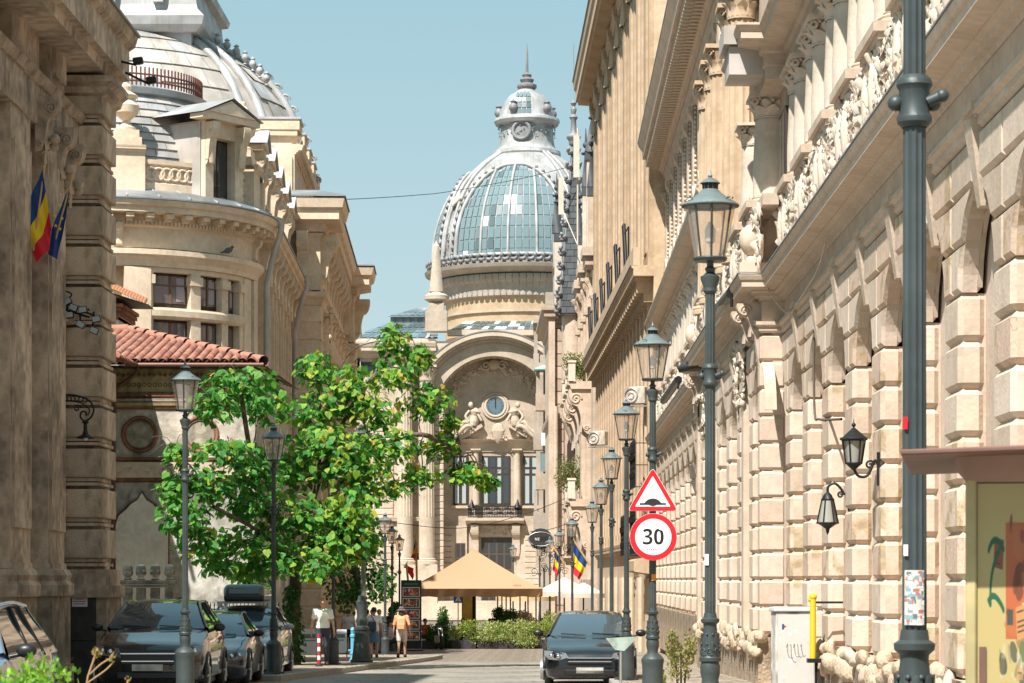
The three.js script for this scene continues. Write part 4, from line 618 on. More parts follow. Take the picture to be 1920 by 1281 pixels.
// ---------------------------------------------------------------- church court range with red tiled roof
{
  const D = 71, x = (p) => XS(p, D), y = (p) => YS(p, D);
  const root = thing('church_range', 'low painted church range with red clay tile roof and round medallions', 'building', [0, gy(D), -D], 0);
  root.dy = EY - gy(D);
  const grey = std(0.64, 0.585, 0.51, { map: tDirty, bumpMap: bStone, bumpScale: 0.01 }), greyBlue = std(0.56, 0.555, 0.51, { map: tDirty, bumpMap: bStone, bumpScale: 0.01 }), rust = std(0.30, 0.14, 0.09, { map: tDirty }), fresco = std(0.62, 0.46, 0.25, { map: tDirty }), pale = std(0.9, 0.86, 0.79, { map: tStone, bumpMap: bStone, bumpScale: 0.02 });
  const x0 = x(120), x1 = x(478);
  part('wall', [B(x0, x1, -2.6, y(690), -9, 0)], grey, root);
  part('lower_wall', [B(x0, x1 + 0.02, -2.5, y(905), -0.5, 0.03)], greyBlue, root);
  part('fresco_band', [B(x0, x1 + 0.03, y(735), y(692), -0.4, 0.05)], fresco, root);
  seed = 61;
  for (let k = 0; k < 24; k++) { const u = x(212) + k * 0.145, q = part('painted_scroll', [T(Spiral(0.055, 1.3, 0.012), u, y(703), 0.055, 0, 0, k % 2 ? 0 : PI), T(Tor(0.05, 0.012, 5, 10), u, y(722), 0.055)], MAT.soil, root); }
  for (const [a, b, o, m] of [[748, 738, 0.07, rust], [764, 756, 0.12, fresco], [768, 765, 0.06, rust], [866, 858, 0.09, rust], [905, 897, 0.08, rust], [756, 748, 0.09, grey]]) part('string_course', [Line(cornice(y(a), y(b) - y(a), o), x0, x1, 0)], m, root);
  part('carved_band', [B(x0, x1 + 0.01, y(896), y(867), 0, 0.07)], MAT.pink, root);
  seed = 62; part('carved_foliage', [T(Garland(3.6, 0.3, 150), x(300), y(893), 0.07)], MAT.pink, root);
  for (const p of [262, 376]) {
    const m = part('medallion', [T(Tor(0.47, 0.05, 8, 32), x(p), y(815), 0.02), T(Tor(0.39, 0.02, 6, 32), x(p), y(815), 0.02)], rust, root);
    part('medallion_field', [T(new THREE.CircleGeometry(0.46, 28), x(p), y(815), 0.012)], std(0.34, 0.31, 0.25, { map: tDirty }), m); part('faded_fresco', [T(new THREE.CircleGeometry(0.17, 14), x(p), y(803), 0.016, 0, 0, 0, 1), T(new THREE.CircleGeometry(0.3, 16, 0, PI), x(p), y(842), 0.018)], std(0.47, 0.43, 0.34, { map: tDirty }), m);
  }
  // ogee arch with white filling
  const oc = x(267), ogee = (k, d = 0) => [[-0.72 * k, y(1200)], [0.72 * k, y(1200)], [0.72 * k, y(985) + d], [0.64 * k, y(968) + d], [0.42 * k, y(955) + d], [0.3 * k, y(946) + d], [0.12 * k, y(938) + d], [0, y(925) + d * 1.3], [-0.12 * k, y(938) + d], [-0.3 * k, y(946) + d], [-0.42 * k, y(955) + d], [-0.64 * k, y(968) + d], [-0.72 * k, y(985) + d]];
  part('arch_moulding', [T(Ext(ogee(1.07, 0.06), 0.1, 0.02, []), oc, 0, 0.01)], rust, root); part('white_filling', [T(Ext(ogee(1), 0.12), oc, 0, 0.012)], pale, root);
  part('downpipe', [Tube([[x(262), y(684), 0.3], [x(258), y(700), 0.25], [x(225), y(725), 0.15], [x(216), y(735), 0.12]], 0.05, 14, 8), Bar([x(216), y(735), 0.12], [x(212), y(1100), 0.12], 0.05, 8)], std(0.12, 0.055, 0.035, { roughness: 0.5 }), root);
  part('gutter', [T(Bar([x(240), y(687), 0.52], [x(498), y(687), 0.52], 0.06, 10)), Bar([x(262), y(687), 0.52], [x(222), y(684), 4], 0.06, 10)], std(0.16, 0.075, 0.05, { roughness: 0.45 }), root);
  part('eaves_boards', [B(x(180), x1 + 0.1, y(690), y(688), -0.5, 0.5)], MAT.wood, root);
  // roof deck and curved clay tiles
  const e0 = x(150), e1 = x(500), ez = 0.5, ey = y(683), rz = -5.9, rise = 1.5, slope = (t) => [ey + rise * t, ez + (rz - ez) * t];
  part('roof_deck', [Quads([[[e0, ey - 0.06, ez], [e1, ey - 0.06, ez], [e1 - 4.8, ey + rise - 0.06, rz], [e0, ey + rise - 0.06, rz]], [[e1, ey - 0.06, ez], [e1 + 0.05, ey - 0.06, -9], [e1 - 4.8, ey + rise - 0.06, rz]], [[e0, ey + rise - 0.06, rz], [e1 - 4.8, ey + rise - 0.06, rz], [e1 - 4, ey, -9], [e0, ey, -9]]])], rust, root);
  const terr = [std(0.31, 0.12, 0.08, { map: tDirty, roughness: 0.9 }), std(0.38, 0.165, 0.11, { map: tDirty, roughness: 0.9 }), std(0.24, 0.095, 0.07, { map: tDirty, roughness: 0.9 }), std(0.43, 0.21, 0.145, { map: tStone, roughness: 0.9 })];
  const len = Math.hypot(rise, rz - ez), ang = Math.atan2(rise, ez - rz), tg = boxUV(clean(new THREE.CylinderGeometry(0.1, 0.122, 0.55, 9, 1, true, -PI / 2, PI).rotateX(-PI / 2 + 0.04)));
  for (let c = 0; c < 24; c++) for (let r = 0; r < 13; r++) {
    const t = (r * 0.46 + 0.22) / len, u = e1 - 0.12 - c * 0.245, [ty, tz] = slope(t); if (u > e1 - 4.8 * t - 0.05 || t > 1) continue;
    piece('roof_tile', tg, terr[Math.floor(rnd() * 4)], root, u, ty + 0.02 + rr(-0.008, 0.008), tz, rr(-0.03, 0.03), ang);
  }
  const hip = boxUV(clean(new THREE.CylinderGeometry(0.13, 0.16, 0.6, 9, 1, true, 0, 2 * PI)));
  for (let k = 0; k < 13; k++) { const t = (k + 0.5) / 13, a = V3(e1 - 4.8 * t, ey + rise * t + 0.04, ez + (rz - ez) * t); const o = piece('hip_tile', hip, terr[3], root, a.x, a.y, a.z); o.quaternion.setFromUnitVectors(V3(0, 1, 0), V3(-4.2, rise, rz - ez).normalize()); }
  for (let k = 0; k < 10; k++) { const o = piece('ridge_tile', hip, terr[1], root, e1 - 4.8 - 0.3 - k * 0.5, ey + rise + 0.04, rz); o.rotation.z = PI / 2; }
  // near wing of the court, its eaves running towards the camera
  part('near_wing', [B(x(120), x(208), -2.6, y(676), 0, 4.2)], grey, root);
  for (let k = 0; k < 9; k++) for (let r = 0; r < 3; r++) { const o = piece('roof_tile', tg, terr[Math.floor(rnd() * 3)], root, x(238) - r * 0.42, ey + 0.05 + r * 0.2, 0.75 + k * 0.245); o.rotation.set(0, 0, 0); o.rotation.order = 'YXZ'; o.rotation.y = PI / 2; o.rotation.x = 0.44; }
}
// small tiled eaves of the church standing behind
{
  const D = 81.5, x = (p) => XS(p, D), y = (p) => YS(p, D), root = thing('church_porch', 'small brick church eaves with red tiles, behind the banded pier', 'church', [0, gy(D), -D], 0);
  root.dy = EY - gy(D);
  const brick = std(0.42, 0.17, 0.085, { map: tDirty }), white = stone(0.8, 0.74, 0.66);
  part('wall', [B(x(150), x(222), -3, y(585), -3, 0)], white, root);
  for (let k = 0; k < 4; k++) part('brick_course', [B(x(150), x(222) + 0.06 * k, y(600) + k * 0.13, y(600) + k * 0.13 + 0.11, -3, 0.06 * k + 0.05)], brick, root);
  part('eaves_soffit', [Hull([[x(150), y(560), -3], [x(280), y(574), -1], [x(150), y(545), 0.9], [x(280), y(572), 0.2], [x(200), y(548), 0.6]])], MAT.wood, root);
  const tg = boxUV(clean(new THREE.CylinderGeometry(0.075, 0.09, 0.34, 7, 1, true, -PI / 2, PI).rotateX(-PI / 2)));
  for (let k = 0; k < 15; k++) for (let r = 0; r < 2; r++) piece('roof_tile', tg, brick, root, x(200) + k * 0.085, y(540) - k * 0.036 + r * 0.1, 0.5 - r * 0.28 - k * 0.02, 0, 0.4, -0.35);
}
// ---------------------------------------------------------------- museum with rounded corner
{
  const root = thing('museum_building', 'ornate cream museum with rounded corner bay, dormers and grey lead domes', 'building', [-10.5, gy(95), -92], PI / 2 + 0.0385);
  root.dy = EY - gy(95);
  const m = MAT.museum, m2 = MAT.museum2, R = 5;
  const bay = (o = 0, a0 = 2.0, a1 = 0, n = 22) => Array.from({ length: n + 1 }, (_, i) => { const f = a0 + (a1 - a0) * i / n; return [-(R + o) * Math.sin(f), -5 + (R + o) * Math.cos(f)]; });
  const P = (f, r = R) => [-r * Math.sin(f), -5 + r * Math.cos(f)];
  const facade = [...bay(), [20, 0]];
  part('wing_wall', [B(0, 22, -4, 13, -14, 0)], m2, root);
  part('bay_wall', [Cyl(R - 0.35, R - 0.35, 17, 48).translate(0, -4, -5), B(-4, 0, -4, 12.5, -16, -9)], m2, root);
  // bay: pilaster strips, windows in two tiers, ledge, frieze, modillioned cornice
  const strip = (f0, f1, y0, y1, o, mm = m, name = 'pilaster') => part(name, [Sweep([[-0.5, y0], [o, y0], [o, y1], [-0.5, y1]], bay(0, f0, f1, 4))], mm, root);
  for (const [a, b, o] of [[2.0, 1.45, 0.0], [1.38, 1.2, 0.12], [0.34, 0.2, 0.06], [0.18, 0.05, 0.14]]) strip(a, b, -3, 10.64, o);
  for (const [f0, f1] of [[1.18, 0.9], [0.82, 0.62], [0.55, 0.4]]) for (const [y0, y1] of [[5.4, 8.9], [9.35, 10.5]]) {
    const w = part('window', [Sweep([[-0.3, y0], [-0.24, y0], [-0.24, y1], [-0.3, y1]], bay(0, f0, f1, 4))], MAT.wood, root);
    part('pane', [Sweep([[-0.24, y0 + 0.12], [-0.22, y0 + 0.12], [-0.22, y1 - 0.1], [-0.24, y1 - 0.1]], bay(0, f0 - 0.02, f1 + 0.02, 4))], phy(0.10, 0.085, 0.10, { roughness: 0.08, ior: 1.8, clearcoat: 1 }), w);
    part('glazing_bar', [Sweep([[-0.22, y0 + (y1 - y0) * 0.62], [-0.19, y0 + (y1 - y0) * 0.62], [-0.19, y0 + (y1 - y0) * 0.66], [-0.22, y0 + (y1 - y0) * 0.66]], bay(0, f0 - 0.01, f1 + 0.01, 4)), Sweep([[-0.22, y0 + 0.1], [-0.19, y0 + 0.1], [-0.19, y1 - 0.1], [-0.22, y1 - 0.1]], bay(0, (f0 + f1) / 2 + 0.008, (f0 + f1) / 2 - 0.008, 1))], std(0.16, 0.09, 0.06), w);
    if (y0 > 9) part('curtain', [Sweep([[-0.22, y0 + 0.2], [-0.21, y0 + 0.2], [-0.21, y1 - 0.15], [-0.22, y1 - 0.15]], bay(0, f1 + 0.09, f1 + 0.03, 3))], std(0.36, 0.3, 0.34), w);
  }
  for (const [f0, f1] of [[1.2, 1.18], [0.9, 0.82], [0.62, 0.55], [0.4, 0.34]]) { strip(f0, f1, -3, 10.55, 0.02, m, 'window_post'); strip(f0 + 0.01, f1 - 0.01, 10.1, 10.4, 0.1, m, 'post_capital'); }
  part('transom', [Sweep([[-0.35, 8.9], [0.04, 8.91], [0.1, 9.0], [0.1, 9.2], [0.05, 9.28], [-0.35, 9.34]], bay(0, 1.2, 0.34, 12))], m, root);
  part('window_lintel', [Sweep([[-0.4, 10.5], [0.03, 10.5], [0.03, 10.66], [-0.4, 10.66]], bay(0, 1.3, 0.2, 14))], m, root);
  part('ledge', [Sweep([[-0.4, 10.66], [0.12, 10.67], [0.15, 10.82], [0.28, 10.98], [0.35, 11.05], [0.35, 11.22], [-0.4, 11.34]], bay(0, 2.0, 0.0, 24))], m, root);
  part('bay_frieze', [Sweep([[-0.4, 11.3], [0.03, 11.3], [0.03, 12.0], [0.12, 12.05], [0.12, 12.2], [-0.4, 12.2]], bay(0, 2.0, -0.0, 24))], m, root);
  const bd = []; for (let k = 0; k < 70; k++) { const f = 1.9 - k * 0.027; bd.push(T(B(-0.05, 0.05, 12.06, 12.2, 0.1, 0.2), 0, 0, 0).rotateY(-f).translate(P(f)[0], 0, P(f)[1])); }
  part('egg_and_dart', bd, m, root, { stuff: true });
  for (let k = 0; k < 15; k++) { const f = 1.85 - k * 0.125; part('modillion', [T(M([B(-0.13, 0.13, 12.27, 12.42, 0.05, 0.6), B(-0.1, 0.1, 12.18, 12.28, 0.05, 0.45)]), 0, 0, 0, -f).translate(P(f)[0], 0, P(f)[1])], m, root); }
  const corn = [[-0.4, 12.2], [0.15, 12.2], [0.15, 12.42], [0.68, 12.44], [0.68, 12.62], [0.78, 12.66], [0.84, 12.84], [-0.4, 12.9]];
  part('cornice', [Sweep(corn, facade)], m, root);
  part('roof_edge', [Sweep([[0.5, 12.9], [0.88, 12.85], [0.88, 12.9], [0.45, 13.15], [-0.3, 13.35], [-0.3, 12.9]], facade)], MAT.zinc, root);
  for (let k = 0; k < 9; k++) { const f = 1.75 - k * 0.19; part('roof_seam', [Bar([P(f, R + 0.86)[0], 12.93, P(f, R + 0.86)[1]], [P(f, R - 0.3)[0], 13.38, P(f, R - 0.3)[1]], 0.035, 5)], MAT.lead, root); }
  const bigc = boxUV(clean(Console(0.3, 0.75, 0.34))); for (const f of [1.42, 0.12]) piece('scroll_bracket', bigc, m, root, P(f)[0], 11.35, P(f)[1], -f);
  // white portal gable on the sunny side
  part('portal_panel', [Sweep([[-0.2, -3], [0.16, -3], [0.16, 10.2], [-0.2, 10.2]], bay(0, 2.0, 1.5, 6))], stone(0.8, 0.73, 0.63), root);
  part('portal_relief', [T(Tor(0.62, 0.13, 7, 20, PI), 0, 8.2, 0.2), T(Garland(1.9, 1.7, 46), 0, 7.8, 0.2), Bar([-0.7, 9.0, 0.22], [0, 10.1, 0.22], 0.1), Bar([0.7, 9.0, 0.22], [0, 10.1, 0.22], 0.1)].map((g) => g.rotateY(-1.62).translate(P(1.62)[0], 0, P(1.62)[1])), stone(0.8, 0.73, 0.63), root);
  // attic balustrade with guilloche, vase pedestals, dormer
  part('balustrade', [Sweep([[-0.5, 13.2], [-0.16, 13.2], [-0.16, 13.55], [-0.22, 13.6], [-0.22, 14.15], [-0.14, 14.2], [-0.14, 14.35], [-0.5, 14.4]], bay(0, 2.0, 0.0, 24))], m, root);
  for (let k = 0; k < 22; k++) { const f = 1.5 - k * 0.062; part('guilloche_ring', [T(Tor(0.2, 0.05, 6, 14), 0, 13.87, -0.19).rotateY(-f).translate(P(f)[0], 0, P(f)[1])], m, root); }
  const vase = Lat([[0, 0], [0.34, 0], [0.34, 0.1], [0.16, 0.2], [0.12, 0.35], [0.42, 0.6], [0.46, 0.85], [0.3, 1.05], [0.4, 1.15], [0.42, 1.2], [0.16, 1.35], [0.2, 1.5], [0.1, 1.62], [0.1, 1.75], [0, 1.8]], 18);
  for (const f of [1.36, 0.1, -0.02]) { const q = f < 0 ? [2.2, -0.3] : P(f, R - 0.35); const pe = part('vase_pedestal', [B(-0.6, 0.6, 13.2, 14.5, -0.5, 0.5), Line(cornice(14.5, 0.25, 0.15), -0.62, 0.62, 0.5), B(-0.5, 0.5, 14.75, 15.05, -0.4, 0.4), B(-0.42, 0.42, 15.05, 15.3, -0.35, 0.35)].map((g) => g.rotateY(-f).translate(q[0], 0, q[1])), m, root); part('stone_vase', [vase.clone().translate(q[0], 15.3, q[1])], m, pe); }
  { const f = 0.66, q = P(f, R + 0.22), loc = (g) => g.translate(0, -13, 0).scale(1, 0.78, 1).translate(0, 13, 0).rotateY(-f).translate(q[0], 0, q[1]);
    const dm = part('dormer', [B(-0.95, -0.55, 13.0, 16.6, -2, 0.1), B(0.55, 0.95, 13.0, 16.6, -2, 0.1), B(-0.55, 0.55, 15.9, 16.6, -2, 0.08), B(-0.9, 0.9, 12.9, 13.2, -1, 0.15), B(-0.94, 0.94, 13, 16.5, -2.4, -0.4)].map(loc), m, root);
    part('dormer_side', [B(-1.0, -0.96, 13.2, 16.5, -2.6, -0.1), B(0.96, 1.0, 13.2, 16.5, -2.6, -0.1)].map(loc), MAT.leadWarm, dm);
    part('pediment', [T(Ext([[-1.45, 16.6], [1.45, 16.6], [1.45, 16.8], [0, 17.55], [-1.45, 16.8]], 0.6), 0, 0, -0.15), T(Ext([[-1.2, 16.9], [1.2, 16.9], [0, 17.45]], 0.05), 0, 0, 0.46)].map(loc), m, dm);
    part('dormer_roof', [Quads([[[-1.55, 16.82, 0.55], [0, 17.66, 0.55], [0, 17.66, -3], [-1.55, 16.82, -3]], [[1.55, 16.82, 0.55], [0, 17.66, 0.55], [0, 17.66, -3], [1.55, 16.82, -3]]])].map(loc), MAT.lead, dm);
    const w = part('window', [B(-0.55, 0.55, 13.2, 15.9, -0.35, -0.28)].map(loc), MAT.wood, dm); part('pane', [B(-0.48, -0.04, 13.3, 15.8, -0.28, -0.26)].map(loc), MAT.glass, w); part('pane', [B(0.04, 0.48, 13.3, 15.8, -0.28, -0.26)].map(loc), MAT.glass, w);
    for (const s of [-0.78, 0.78]) part('dormer_bracket', [T(Console(0.34, 1.9, 0.4), s, 14.6, 0.08)].map(loc), m, dm); }
  // lead mansard of the corner in seamed courses, iron cresting
  const man = (t) => [R - 0.7 - 1.25 * t * t, 13.4 + 3.5 * t];
  part('mansard', [T(Lat(Array.from({ length: 9 }, (_, i) => man(i / 8)), 48), 0, 0, -5)], MAT.lead, root);
  const lm = [MAT.lead, MAT.leadWarm, std(0.47, 0.47, 0.46, { map: tLead, roughness: 0.5, metalness: 0.15 })];
  for (let r = 0; r < 12; r++) for (let k = 0; k < 10; k++) { const f = 1.9 - (k + (r % 2) * 0.5) * 0.2, [ra, ya] = man(r / 12), [rb, yb] = man((r + 1.06) / 12), q = (a, rad, yy) => [-rad * Math.sin(a), yy, -5 + rad * Math.cos(a)]; part('lead_sheet', Quads([[q(f, ra + 0.1, ya), q(f - 0.1, ra + 0.1, ya), q(f - 0.1, rb + 0.03, yb), q(f, rb + 0.03, yb)], [q(f - 0.1, ra + 0.1, ya), q(f - 0.195, ra + 0.1, ya), q(f - 0.195, rb + 0.03, yb), q(f - 0.1, rb + 0.03, yb)], [q(f, ra + 0.1, ya), q(f - 0.195, ra + 0.1, ya), q(f - 0.195, ra, ya), q(f, ra, ya)]]), lm[(r * 7 + k * 3) % 5 === 0 ? 2 : (r + k) % 3 === 0 ? 1 : 0], root); }
  part('mansard_rim', [T(Lat([[3.0, 16.8], [3.3, 16.9], [3.35, 17.1], [3.0, 17.2], [0, 17.3]], 40), 0, 0, -5)], MAT.zinc, root);
  { const g = []; for (let k = 0; k < 46; k++) { const f = 2 - k * 0.05; g.push(Bar([-3.1 * Math.sin(f), 17.2, -5 + 3.1 * Math.cos(f)], [-3.1 * Math.sin(f), 17.85, -5 + 3.1 * Math.cos(f)], 0.03, 4)); } for (const yy of [17.35, 17.6]) g.push(T(Tor(3.1, 0.035, 5, 60), 0, yy, -5, 0, PI / 2)); part('iron_cresting', g, std(0.16, 0.055, 0.04), root); }
  // straight wing: pilasters, brackets, windows, drainpipes, dormers
  const pl = boxUV(clean(M([B(-0.26, 0.26, -3, 10.9, 0, 0.3), B(-0.12, 0.12, -2, 10.2, 0.3, 0.36), B(-0.32, 0.32, 10.9, 11.25, 0, 0.4)]))), cb = boxUV(clean(Console(0.4, 1.15, 0.62))), ws = boxUV(clean(B(-0.5, 0.5, 0, 3, 0, 0.04))), wg = boxUV(clean(B(-0.42, 0.42, 0.1, 2.9, 0.04, 0.05)));
  const garl = [0, 1].map((s) => { seed = 300 + s; return boxUV(clean(Garland(0.3, 2.6, 30))); });
  const dor = boxUV(clean(M([B(-0.9, 0.9, 13.2, 15.6, -2, 0), B(-1.1, 1.1, 15.6, 15.8, -2, 0.3), T(Console(0.3, 1.6, 0.4), -0.7, 14, 0), T(Console(0.3, 1.6, 0.4), 0.7, 14, 0), Hull([[-1.2, 15.8, 0.4], [1.2, 15.8, 0.4], [0, 16.4, 0.4], [-1.2, 15.8, -2], [1.2, 15.8, -2], [0, 16.4, -2]])])));
  const dtop = boxUV(clean(Quads([[[-1.25, 15.84, 0.5], [0, 16.5, 0.5], [0, 16.5, -2], [-1.25, 15.84, -2]], [[1.25, 15.84, 0.5], [0, 16.5, 0.5], [0, 16.5, -2], [1.25, 15.84, -2]]])));
  for (let i = 0; i < 9; i++) { const u = 1.2 + i * 2.1; piece('pilaster', pl, i % 2 ? m : m2, root, u, 0, 0); piece('scroll_bracket', cb, m, root, u, 11.1, 0.1); piece('carved_garland', garl[i % 2], m, root, u + 0.5, 7.2, 0.12); const w = piece('window', ws, MAT.wood, root, u + 1.05, 6.8, 0); piece('pane', wg, MAT.glass, w, 0, 0, 0); const w2 = piece('window', ws, MAT.wood, root, u + 1.05, 1.2, 0); piece('pane', wg, MAT.glass, w2, 0, 0, 0); }
  for (let i = 0; i < 5; i++) { const d = piece('dormer', dor, m, root, 2.0 + i * 4.1, 0, -0.1); piece('dormer_roof', dtop, MAT.lead, d, 0, 0, 0); }
  part('mansard_wing', [Hull([[0, 13, -0.6], [22, 13, -0.6], [0, 18, -3.4], [22, 18, -3.4], [0, 13, -12], [22, 13, -12], [0, 18, -9], [22, 18, -9]])], MAT.lead, root);
  for (const u of [0.15, 17.3]) { const top = [[u, 12.95, 0.75], [u - 0.1, 12.75, 0.95], [u, 11.6, 0.65], [u, 10.6, 0.42]]; part('drainpipe', [Tube(top, 0.11, 16, 8), Bar([u, 10.6, 0.42], [u, -3, 0.42], 0.11, 10), T(Lat([[0.2, 0], [0.26, 0.3], [0.1, 0.36]], 10), u, 12.7, 0.75)], MAT.leadWarm, root); }
  // tall pavilion further on
  const u0 = 20.3, u1 = 48, w0 = 0.95;
  part('pavilion_wall', [B(u0, u1, -4, 15.2, -13, w0), B(u0 - 0.05, u0 + 2.4, -4, 12.2, 0, w0 + 0.35), B(u1 - 3, u1, -4, 12.6, 0, w0 + 0.9)], m, root);
  for (let k = 0; k < 18; k++) part('quoin_course', [T(Cham(1.6, 0.72, w0 + 0.5, 0.03), u0 + 0.72, -1.6 + k * 0.78, (w0 + 0.4) / 2)], k % 2 ? m : m2, root);
  for (let k = 0; k < 18; k++) part('quoin_course', [T(Cham(1.4, 0.72, 1.1, 0.03), u1 - 2.4, -1.6 + k * 0.78, w0 + 0.45)], m, root);
  const pav = [[u0, -4], [u0, w0 + 0.35], [u0 + 2.6, w0 + 0.35], [u0 + 2.6, w0], [u1 - 3, w0], [u1 - 3, w0 + 0.9], [u1, w0 + 0.9]];
  part('pavilion_ledge', [Sweep([[-0.3, 12.0], [0.1, 12.05], [0.2, 12.3], [0.35, 12.4], [0.35, 12.6], [-0.3, 12.7]], pav)], m, root);
  part('pavilion_frieze', [Sweep([[-0.3, 12.7], [0.05, 12.7], [0.05, 15.0], [0.2, 15.2], [-0.3, 15.3]], pav)], m2, root);
  part('pavilion_cornice', [Sweep([[-0.3, 15.2], [0.25, 15.25], [0.3, 15.6], [0.9, 15.7], [0.9, 16.1], [1.05, 16.2], [1.15, 16.6], [-0.3, 16.75]], pav)], m, root);
  part('pavilion_roof_edge', [Sweep([[0.9, 16.75], [1.2, 16.66], [1.2, 16.72], [0, 17.1], [-0.3, 16.9]], pav)], MAT.zinc, root);
  const pc = boxUV(clean(Console(0.5, 2.2, 0.85))); for (let k = 0; k < 11; k++) { const u = u0 + 0.6 + k * 2.6; piece('scroll_bracket', pc, m, root, u, 13.0, k < 1 ? w0 + 0.35 : u > u1 - 3 ? w0 + 0.9 : w0); }
  piece('scroll_bracket', pc, m, root, u0 + 0.02, 13.0, 0.6, -PI / 2); piece('scroll_bracket', pc, m, root, u1 - 3, 13.0, w0 + 0.5, -PI / 2); 
  const md = boxUV(clean(B(-0.12, 0.12, 15.3, 15.66, 0, 0.8))); for (let k = 0; k < 38; k++) piece('modillion', md, m, root, u0 + 3 + k * 0.58, 0, w0);
  const pcol = boxUV(clean(Lat([[0.42, 0], [0.42, 4], [0.36, 11]], 14))), pcap = boxUV(clean(Capital(0.37, 0.9))); for (let k = 0; k < 6; k++) { const c = piece('column', pcol, m, root, u0 + 4.5 + k * 3.3, 0.2, w0 + 0.35); piece('capital', pcap, m, c, 0, 11, 0); }
  seed = 41; for (const [u, w] of [[u0 + 0.3, w0 + 0.8], [u1 - 2.8, w0 + 1.0], [u1 - 1, w0 + 1.0]]) part('carved_garland', [T(Garland(0.7, 4, 60), u, 8, w)], m, root);
  part('pavilion_attic', [B(u0 + 0.3, u1 - 3, 16.7, 19.0, -11, 0.2), Line(cornice(18.7, 0.4, 0.4), u0 + 0.1, u1 - 3, 0.2), B(u0 + 0.2, u0 + 0.5, 16.8, 18.6, -3, 0.1)], m, root);
  const pd = boxUV(clean(M([B(-0.8, 0.8, 16.8, 19.6, -1.5, 0), B(-1.0, 1.0, 19.6, 19.85, -1.5, 0.25), T(Console(0.34, 1.4, 0.4), -0.6, 18.2, 0), T(Console(0.34, 1.4, 0.4), 0.6, 18.2, 0), B(-1.05, 1.05, 19.85, 20.3, -1.5, 0.35)]))), pdt = boxUV(clean(B(-1.1, 1.1, 20.3, 20.4, -1.5, 0.42)));
  for (let i = 0; i < 5; i++) { const d = piece('dormer', pd, m, root, u0 + 1.6 + i * 4, 0, 0.05); piece('dormer_roof', pdt, MAT.lead, d, 0, 0, 0); }
  part('pavilion_roof', [Hull([[u0 + 0.3, 19, -0.6], [u1 - 4, 19, -0.6], [u0 + 0.3, 19, -11], [u1 - 4, 19, -11], [u0 + 3, 21.5, -4], [u1 - 8, 21.5, -4]])], MAT.zinc, root);
  part('far_parapet', [B(u1 - 6, u1, 16.7, 18.5, -6, w0 + 0.3), B(u1 - 4.6, u1 - 3, 18.5, 20.2, -2, w0), B(u1 - 2.4, u1 - 1, 18.5, 19.6, -2, w0)], MAT.leadDark, root);
}
